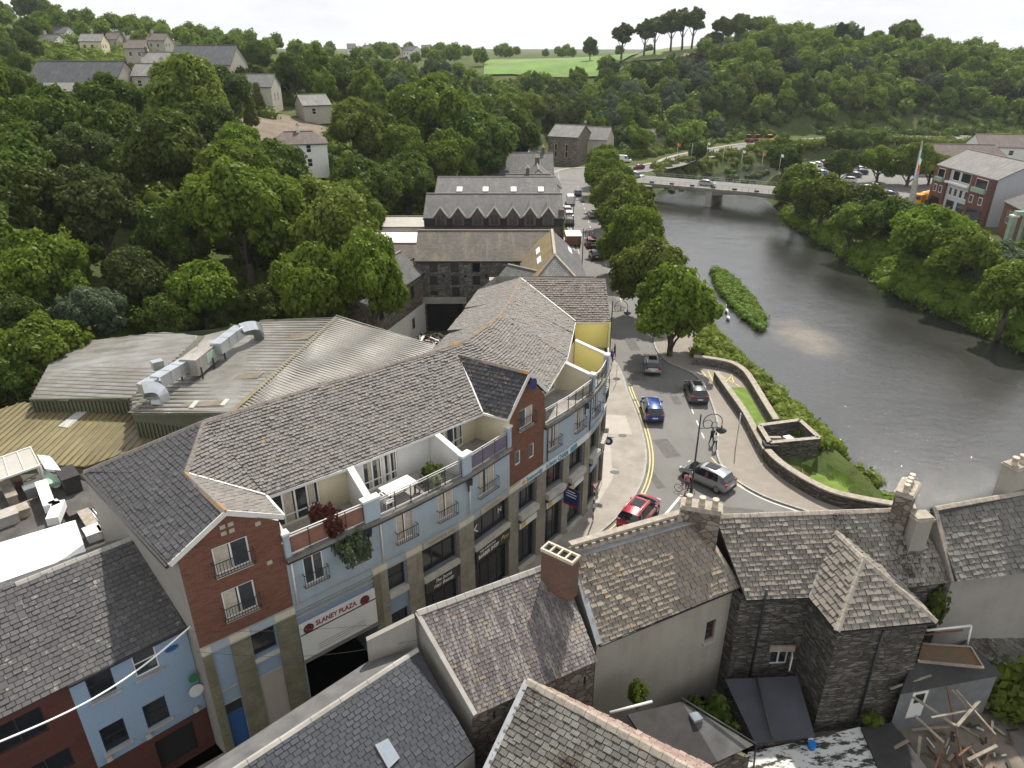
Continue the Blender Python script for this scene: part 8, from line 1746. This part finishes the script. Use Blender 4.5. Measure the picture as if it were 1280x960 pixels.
SHAPES = {   # x, lower, belt, half width; roof height and half width where the cabin is
 'suv': dict(L=4.45, W=.92, st=[(-2.22,.45,.75,.74,0,0),(-2.12,.32,.98,.86,0,0),(-1.95,.28,1.04,.90,1.08,.70),(-1.72,.28,1.06,.92,1.50,.66),(-1.1,.26,1.05,.92,1.64,.66),(-.2,.26,1.02,.92,1.67,.67),(.4,.26,1.0,.92,1.60,.66),(.75,.26,.99,.92,1.34,.68),(1.12,.26,.98,.91,1.0,.74),(1.7,.28,.92,.89,0,0),(2.05,.32,.82,.82,0,0),(2.22,.42,.66,.66,0,0)]),
 'hatch': dict(L=4.2, W=.88, st=[(-2.1,.42,.7,.7,0,0),(-2.0,.3,.92,.82,0,0),(-1.82,.26,.97,.86,1.0,.68),(-1.45,.25,.98,.88,1.36,.63),(-.9,.24,.97,.88,1.47,.63),(-.1,.24,.95,.88,1.49,.64),(.35,.24,.93,.88,1.42,.63),(.75,.24,.92,.88,1.16,.66),(1.1,.24,.91,.87,.93,.72),(1.6,.26,.84,.85,0,0),(1.95,.3,.74,.78,0,0),(2.1,.4,.6,.62,0,0)]),
 'van': dict(L=5.0, W=.95, st=[(-2.5,.4,1.2,.88,1.9,.84),(-2.42,.3,1.25,.95,2.05,.86),(-1.,.28,1.25,.95,2.1,.86),(.6,.28,1.22,.95,2.1,.84),(1.2,.28,1.2,.95,1.95,.82),(1.75,.28,1.15,.94,1.25,.85),(2.2,.32,1.0,.90,0,0),(2.5,.45,.75,.75,0,0)])}
def car_body(shape, paint):
    S = SHAPES[shape]['st']; bm = MB(); gm = MB()
    rings = []
    for x, zb, zt, w_, zr, wr_ in S:
        cab = zr > zt
        pts = [(0, zb), (w_*.9, zb), (w_, zb+.12), (w_*1.0, (zb+zt)/2), (w_*.97, zt)]
        pts += [(w_*.86, zt+.02), (0, zt+.05)] if not cab else [(lerp(w_*.97, wr_, .93), lerp(zt, zr, .9)), (wr_*.86, zr), ]
        if cab: pts.append((0, zr+.03))
        else: pts = pts[:5]+[(w_*.86, zt+.02), (w_*.8, zt+.03), (0, zt+.05)]
        rings.append([(x, y, z) for y, z in pts])
    n = 8
    for i in range(len(rings)-1):
        a, b = rings[i], rings[i+1]; ca, cb = S[i][4] > S[i][2], S[i+1][4] > S[i+1][2]
        for j in range(n-1):
            for sg in (1, -1):
                q = [a[j], b[j], b[j+1], a[j+1]]; q = [(p[0], p[1]*sg, p[2]) for p in q]
                if sg < 0: q = q[::-1]
                glassy = (j == 4 and ca and cb) or (j in (4, 5, 6) and (ca != cb)) or (j in (5, 6) and ca and cb and abs(S[i][4]-S[i+1][4]) > .2) or (j == 4 and (ca != cb))
                if shape == 'van' and i < 3: glassy = False
                (gm if glassy else bm).face(q, 'car_glass' if glassy else cp_(paint), sm=True)
    for r_, fl in ((rings[0], 1), (rings[-1], 0)):
        q = [(p[0], p[1], p[2]) for p in r_]+[(p[0], -p[1], p[2]) for p in r_[::-1]]; bm.face(q, cp_(paint))
    return bm, gm
def weld(o):
    bm = bmesh.new(); bm.from_mesh(o.data); bmesh.ops.remove_doubles(bm, verts=bm.verts, dist=.002); bmesh.ops.recalc_face_normals(bm, faces=bm.faces); bm.to_mesh(o.data); bm.free()
def make_car(shape, paint, detail=True, name='parked_car'):
    b, g = car_body(shape, paint); L = SHAPES[shape]['L']; W_ = SHAPES[shape]['W']
    if not detail:
        m = MB(); 
        for src in (b, g):
            i0 = len(m.v); m.v += src.v
            for f, mi, r_, s in zip(src.f, src.m, src.r, src.sm): m.f_([i0+k for k in f], src.mats[mi], r_, s)
        for sx in (-1, 1):
            for sy in (-1, 1): c = Vector((sx*L*.31, sy*(W_-.12), .32)); m.tube([c-Vector((0, .1, 0)), c+Vector((0, .1, 0))], .32, 'tyre', 10)
        for sy in (-1, 1): m.box((L/2-.1, sy*W_*.66, .68), (.16, .3, .14), 'headlight'); m.box((-L/2+.12, sy*W_*.7, .88), (.14, .26, .2), 'taillight')
        o = m.build(name); return o
    t = thing(name, '', 'car', (0, 0, 0)); o = b.build('body', t); weld(o); o = g.build('car_window', t); weld(o)
    for sx in (-1, 1):
        for sy in (-1, 1):
            c = Vector((sx*L*.31, sy*(W_-.12), .34)); m = MB(); m.tube([c-Vector((0, .12, 0)), c+Vector((0, .12, 0))], .34, 'tyre', 18); w_ = m.build('wheel', t); m = MB(); m.tube([c+Vector((0, sy*.11, 0)), c+Vector((0, sy*.135, 0))], [.22, .2], 'rim', 10); m.build('rim', w_)
            m = MB(); m.tube([c+Vector((0, sy*.02, 0)), c+Vector((0, sy*.118, 0))], .40, 'car_trim', 18); m.build('wheel_arch', t)
    for sy in (-1, 1):
        m = MB(); m.box((L/2-.14, sy*W_*.66, .74), (.22, .34, .14), 'headlight'); m.build('headlight', t)
        m = MB(); m.box((-L/2+.13, sy*W_*.76, .93), (.16, .3, .22), 'taillight'); m.build('taillight', t)
        m = MB(); m.box((L*.17, sy*(W_+.08), 1.02), (.14, .2, .13), cp_(paint)); m.build('wing_mirror', t)
        if shape == 'suv': m = MB(); m.tube([(-1.5, sy*.56, 1.60), (-1.3, sy*.57, 1.70), (.3, sy*.58, 1.70), (.45, sy*.58, 1.62)], .02, 'steel_rail', 5); m.build('roof_rail', t)
    m = MB(); m.box((-L/2+.01, 0, .72), (.03, .5, .12), 'panel_white'); m.build('number_plate', t); m = MB(); m.box((-L/2+.02, 0, .42), (.1, 1.5, .2), 'car_trim'); m.build('rear_bumper', t); m = MB(); m.box((L/2-.02, 0, .5), (.08, 1.3, .22), 'car_trim'); m.build('front_bumper', t)
    m = MB(); q = [(-.9, -.42), (.1, -.42), (.1, .42), (-.9, .42)]; zt = 1.70 if shape == 'suv' else 1.52
    if paint in ('silver', 'grey', 'red', 'pale'): m.hexa([(x, y, zt-.04) for x, y in q], [(x, y, zt+.004) for x, y in q], 'car_glass'); m.build('sunroof', t)
    return t
def heading(p, q): return math.atan2(q[1]-p[1], q[0]-p[0])
def put(o, px, py, head, lb, zz=.03, grp=None):
    p = P(px, py, zz+.6); o.location = (p.x, p.y, zz); o.rotation_euler = (0, 0, head); tag(o, lb, 'car', grp); return o
put(make_car('suv', 'red', name='car'), 799, 640, heading(P(785, 655), P(812, 624)), 'bright red hatchback driving along the near end of the street by the rooftops')
put(make_car('suv', 'silver', name='car'), 884, 595, heading(P(905, 603), P(862, 584)), 'silver grey off-roader turning left beside the nearest street lamp')
put(make_car('suv', 'blue', name='car'), 815, 511, heading(P(820, 530), P(810, 490))+.02, 'dark blue car with pale roof reflections in the middle of the street')
put(make_car('suv', 'grey', name='car'), 870, 489, heading(P(876, 503), P(863, 474)), 'dark grey off-roader waiting near the low stone wall')
put(make_car('hatch', 'pale', name='car'), 815, 455, heading(P(817, 470), P(813, 440)), 'pale silver car driving away near the first round tree')
put(make_car('suv', 'maroon', name='car'), 738.5, 303, R(92), 'maroon car coming up the street by the mills'); put(make_car('hatch', 'black', name='car'), 744, 318, R(92), 'black car close in front of the maroon one'); put(make_car('hatch', 'silver', name='parked_car'), 741, 268, R(92), 'silver car parked under the riverside trees')
LOW = {}
def low(shape, paint, px, py, head, lb, zz=.05, grp=None):
    k_ = (shape, paint)
    if k_ not in LOW: LOW[k_] = make_car(shape, paint, False); o = LOW[k_]
    else: o = LOW[k_].copy(); COL.objects.link(o)
    if isinstance(px, tuple): o.location = (px[0], px[1], zz); o.rotation_euler = (0, 0, head); return tag(o, lb, 'car', grp)
    return put(o, px, py, head, lb, zz, grp)
low('van', 'white', 713, 251, R(90), 'white van parked on the left side of the street', grp=None); low('hatch', 'white', 709, 262, R(90), 'white car parked just below the white van on the street'); low('suv', 'white', 711, 269, R(90), 'second white car parked below the white van'); low('hatch', 'black', 712, 277, R(90), 'black car at the near end of the parked row by the mills'); low('hatch', 'darkblue', 722, 241, R(90), 'dark car passing the white van')
t = thing('box_trailer', 'brown box trailer with a white lid parked beside the mill', 'trailer', P(716, 305, 0)); c = t.location; m = MB(); m.box(c+Vector((0, 0, 1.1)), (2.6, 4.2, 1.6), 'panel_brown'); m.build('box', t); m = MB(); m.box(c+Vector((0, 0, 1.95)), (2.8, 4.4, .12), 'panel_white'); m.build('lid', t)
for s_ in (-1, 1): m = MB(); m.tube([c+Vector((s_*1.32, 0, .35)), c+Vector((s_*1.5, 0, .35))], .35, 'tyre', 12); m.build('wheel', t)
low('van', 'white', 779, 200, R(-25), 'white van at the junction beyond the bridge end'); low('hatch', 'maroon', 797, 209, R(200), 'dark red car at the junction'); low('hatch', 'white', 788, 214, R(-60), 'white car turning at the junction beside another'); low('hatch', 'pale', 797, 219, R(-50), 'pale silver car coming off the bridge'); o = low('hatch', 'pale', 884, 229, heading((33, 190), (66, 172)), 'silver car crossing the bridge', .47)
cols_ = ['white', 'silver', 'pale', 'grey', 'black', 'maroon', 'white', 'darkblue', 'teal', 'white']; rs = random.Random(2)
rows_ = [((1055, 246), (1090, 236), 5), ((1003, 212), (1042, 203), 6), ((1078, 246), (1122, 254), 5), ((1060, 228), (1085, 205), 5), ((1120, 256), (1165, 252), 4), ((1075, 218), (1080, 196), 3), ((1018, 222), (1032, 216), 3), ((1093, 252), (1110, 246), 3)]
nn = 0; seen_ = []
for (p0, p1, k_) in rows_:
    a, b = P(*p0), P(*p1); hd = heading(a, b)+math.pi/2
    for i in range(k_):
        c = a.lerp(b, i/max(1, k_-1))
        if any((c.xy-s).length < 3.2 for s in seen_): continue
        seen_.append(c.xy.copy()); cl = cols_[(nn*3+rs.randrange(2)) % len(cols_)]; low(rs.choice(['suv', 'hatch', 'hatch']), cl, (c.x, c.y), None, hd+rs.uniform(-.04, .04), '%s car parked in the far car park beyond the river' % {'white': 'white', 'silver': 'silver', 'pale': 'pale silver', 'grey': 'grey', 'black': 'black', 'maroon': 'dark red', 'darkblue': 'dark blue', 'teal': 'teal blue'}[cl], .08, 'cars in the far car park'); nn += 1
low('hatch', 'white', 1092, 256, heading(P(1080, 254), P(1104, 258)), 'white car driving past the near side of the car park', .08)
# yellow truck
plain('truck_yellow', (.62, .27, .01), .45, .15, 2.); c = P(1152, 256, 0); t = thing('drainage_truck', 'orange yellow tanker lorry parked beside the brick apartment block', 'lorry', c); hd = heading(P(1165, 250), P(1135, 259)); X = Vector((math.cos(hd), math.sin(hd), 0)); Y = Vector((-X.y, X.x, 0))
m = MB(); m.box(c+X*3.0+Vector((0, 0, 1.7)), (2.0, 2.3, 2.2), 'truck_yellow', hd); m.build('cab', t); m = MB(); m.box(c+X*3.9+Vector((0, 0, 2.1)), (.3, 2.0, .8), 'car_glass', hd); m.build('windscreen', t); m = MB(); m.tube([c-X*3.2+Vector((0, 0, 1.9)), c-X*3.+Vector((0, 0, 1.9)), c+X*1.2+Vector((0, 0, 1.9)), c+X*1.4+Vector((0, 0, 1.9))], [.7, 1.05, 1.05, .7], 'truck_yellow', 14); m.build('tank', t); m = MB(); m.box(c+X*.2+Vector((0, 0, .8)), (7.2, 1.2, .3), 'car_trim', hd); m.box(c-X*.3+Y*-1.0+Vector((0, 0, 1.1)), (2., .5, .8), 'panel_white', hd); m.build('chassis', t)
for xx in (-2.6, -1.4, 2.8):
    for s_ in (-1, 1): q = c+X*xx+Y*s_*1.05+Vector((0, 0, .5)); m = MB(); m.tube([q-Y*.15, q+Y*.15], .5, 'tyre', 12); m.build('wheel', t)
# red and orange machines by the hill road
for n_, (x, mt, lb) in enumerate(((936, 'letter_red', 'left red'), (947, 'letter_red', 'middle red'), (962, 'truck_yellow', 'orange'))):
    c = P(x, 178, .1); m = MB(); m.box(c+Vector((0, 0, .8)), (2.2, 2.2, .9), mt); m.box(c+Vector((-.3, 0, 2.1)), (1.3, 1.6, 1.2), 'car_glass'); m.box(c+Vector((-.3, 0, 2.75)), (1.4, 1.7, .1), mt)
    for s_ in (-1, 1):
        for xx in (-.8, .9): m.tube([c+Vector((xx, s_*1.1-.15, .5)), c+Vector((xx, s_*1.1+.15, .5))], .5, 'tyre', 10)
    m.bar(c+Vector((1., 0, 1.2)), c+Vector((2.4, 0, 2.6)), .25, .3, mt); tag(m.build('digger', None, c), lb+' digger parked on the road at the foot of the wooded hill', 'digger')
# flags along the river road and bridge
fc = ['flag_orange', 'flag_green', 'panel_white', 'letter_gold', 'panel_white', 'flag_orange', 'panel_white']
for n_, (x, y, dxx) in enumerate(((845,208,0),(863,207,0),(882,206,0),(902,214,0),(925,218,0),(950,222,0),(972,224,0))):
    c = P(x, y, .5); t = thing('flagpole', '%s flag on a pole beside the river road, number %s from the left' % (('orange', 'green', 'white', 'yellow', 'pale', 'bright orange', 'plain white')[n_], 'one two three four five six seven'.split()[n_]), 'flagpole', c, 'flags along the river road'); m = MB(); m.tube([c, c+Vector((0, 0, 6.5))], .05, 'steel_rail', 6); m.build('pole', t); m = MB(); m.slab([c+Vector((.05, 0, 6.4)), c+Vector((.8, .2, 6.2)), c+Vector((.75, .2, 5.5)), c+Vector((.05, 0, 5.7))], .03, fc[n_]); m.build('flag', t)
# ================================================================ people
def figure(pos, rz, top, legs, skin, hair, label, pose, name='person'):
    """one skinned body; coloured clothing as faces of the same continuous surface"""
    me = bpy.data.meshes.new('person'); o = bpy.data.objects.new(name, me); COL.objects.link(o)
    bm = bmesh.new(); J = pose; vs = {k: bm.verts.new(v[0]) for k, v in J.items()}
    for a, b in (('pelvis','waist'),('waist','chest'),('chest','neck'),('neck','head'),('head','crown'),('chest','shl'),('shl','ell'),('ell','wrl'),('wrl','hal'),('chest','shr'),('shr','elr'),('elr','wrr'),('wrr','har'),('pelvis','hil'),('hil','knl'),('knl','anl'),('anl','tol'),('pelvis','hir'),('hir','knr'),('knr','anr'),('anr','tor')): bm.edges.new((vs[a], vs[b]))
    bm.to_mesh(me); order = list(J.keys()); bm.free()
    md = o.modifiers.new('skin', 'SKIN'); sv = me.skin_vertices[0].data
    for i, k in enumerate(order): sv[i].radius = (J[k][1], J[k][1]*(.75 if k in ('chest', 'waist', 'pelvis') else 1)); sv[i].use_root = (k == 'pelvis')
    sb = o.modifiers.new('sub', 'SUBSURF'); sb.levels = sb.render_levels = 1; sb2 = o.modifiers.new
    dg = bpy.context.evaluated_depsgraph_get(); nm_ = bpy.data.meshes.new_from_object(o.evaluated_get(dg)); o.modifiers.clear(); o.data = nm_; nm_.name = 'person'
    for mt in (top, legs, skin, hair, 'tyre'): nm_.materials.append(MATS[mt])
    for p in nm_.polygons:
        c = p.center; p.use_smooth = True; z = c.z
        p.material_index = 4 if z < .10 else 1 if z < .95 else 0 if z < 1.46 and not (abs(c.x) > .17 and z < 1.02) else (3 if (z > 1.64 or (c.y < -.02 and z > 1.5)) else 2)
    o.location = pos; o.rotation_euler = (0, 0, rz); return tag(o, label, 'person')
def pose(stride=.22, arm=.12): return {'pelvis': ((0,0,.95),.15), 'waist': ((0,0,1.1),.13), 'chest': ((0,.01,1.33),.155), 'neck': ((0,.02,1.48),.06), 'head': ((0,.05,1.60),.095), 'crown': ((0,.04,1.70),.085), 'shl': ((-.19,0,1.40),.065), 'ell': ((-.24,-arm,1.14),.045), 'wrl': ((-.23,-arm+.1,.92),.03), 'hal': ((-.23,-arm+.14,.84),.035), 'shr': ((.19,0,1.40),.065), 'elr': ((.24,arm,1.14),.045), 'wrr': ((.23,arm+.14,.94),.03), 'har': ((.23,arm+.18,.87),.035), 'hil': ((-.1,0,.88),.105), 'knl': ((-.1,stride*.6,.5),.07), 'anl': ((-.1,stride,.09),.045), 'tol': ((-.1,stride+.16,.04),.04), 'hir': ((.1,0,.88),.105), 'knr': ((.1,-stride*.2,.49),.07), 'anr': ((.1,-stride,.10),.045), 'tor': ((.1,-stride+.15,.04),.04)}
plain('skin', (.45, .26, .18), .6, .1, 3.); plain('hair_dark', (.02, .014, .01), .7, .2, 4.); plain('shirt_white', (.70, .70, .70), .8, .05, 3.); plain('jeans', (.06, .085, .15), .8, .15, 3.); plain('cloth_dark', (.02, .02, .025), .8, .2, 3.); plain('shirt_pink', (.55, .22, .24), .8, .1, 3.); plain('shirt_purple', (.10, .05, .22), .8, .1, 3.)
p = P(893, 562, .03); figure((p.x, p.y, .03), .3, 'shirt_white', 'jeans', 'skin', 'hair_dark', 'pedestrian in a white top and jeans crossing by the pavement corner', pose())
p = P(889, 556, .03); figure((p.x, p.y, .03), .3, 'cloth_dark', 'cloth_dark', 'skin', 'hair_dark', 'pedestrian in dark clothes walking just behind the one in white', pose(.18))
p = P(858, 615, .03); figure((p.x, p.y, .12), -.5, 'shirt_pink', 'jeans', 'skin', 'hair_dark', 'person in a pink top standing with a bicycle at the foot of the nearest lamp', pose(.08, .2))
t = thing('bicycle', 'bicycle held beside the person in pink by the nearest street lamp', 'bicycle', P(855, 617, .03)); c = t.location; X = Vector((.8, -.6, 0)).normalized()
for s_, nm in ((-.52, 'wheel'), (.52, 'wheel')): m = MB(); m.tube([c+X*s_+Vector((0, 0, .34))+X*.33*math.cos(a)+Vector((0, 0, 1))*.33*math.sin(a) for a in [i*math.pi/9 for i in range(19)]], .022, 'tyre', 5); m.build(nm, t)
m = MB(); F = lambda s_, z: c+X*s_+Vector((0, 0, z))
for a, b in ((F(-.52, .34), F(-.1, .32)), (F(-.1, .32), F(-.22, .78)), (F(-.52, .34), F(-.2, .72)), (F(-.2, .72), F(.36, .78)), (F(-.1, .32), F(.38, .7)), (F(.52, .34), F(.34, .92))): m.tube([a, b], .02, 'letter_red', 6)
m.build('frame', t); m = MB(); m.box(F(-.23, .84), (.24, .12, .05), 'tyre', math.atan2(X.y, X.x)); m.build('saddle', t); m = MB(); Y = Vector((-X.y, X.x, 0)); m.tube([F(.34, .95)-Y*.25, F(.34, .95)+Y*.25], .015, 'iron', 6); m.build('handlebar', t)
# people and planter by the building end
p = P(764, 454, .12); figure((p.x, p.y, .13), 2.8, 'shirt_purple', 'cloth_dark', 'skin', 'hair_dark', 'person in purple standing by the end of the apartment block', pose(.1)); p = P(768, 447, .12); figure((p.x, p.y, .13), 1.2, 'cloth_dark', 'cloth_dark', 'skin', 'hair_dark', 'person in black next to the one in purple', pose(.14))
# swans on the river
for n_, (x, y) in enumerate(((908,390),(910,399))):
    c = P(x, y, -3.95); t = thing('swan', ('farther' if n_ == 0 else 'nearer')+' of two white swans swimming left of the reed islet', 'swan', c, 'swans on the river'); m = MB(); m.tube([c+Vector((0, -.6, .25)), c+Vector((0, -.3, .2)), c+Vector((0, .1, .2)), c+Vector((0, .4, .25)), c+Vector((0, .52, .5)), c+Vector((0, .45, .8)), c+Vector((0, .55, .95)), c+Vector((0, .75, .9))], [.03, .22, .3, .16, .07, .06, .08, .03], 'plastic_white', 8); m.build('body', t)
# ================================================================ air
if HAZE:
    k = NT('haze_air'); k.n.remove(k.b); v = k.node('ShaderNodeVolumePrincipled'); v.inputs['Color'].default_value = (.86, .91, 1., 1); v.inputs['Density'].default_value = HAZE; v.inputs['Anisotropy'].default_value = .2
    k.link(v.outputs[0], k.n['Material Output'].inputs['Volume']); m = MB(); m.hexa([(-1300, -40, -8), (1500, -40, -8), (1500, 1900, -8), (-1300, 1900, -8)], [(-1300, -40, 85), (1500, -40, 85), (1500, 1900, 85), (-1300, 1900, 85)], 'haze_air')
    hz_ = m.build('haze'); tag(hz_, kind='stuff')
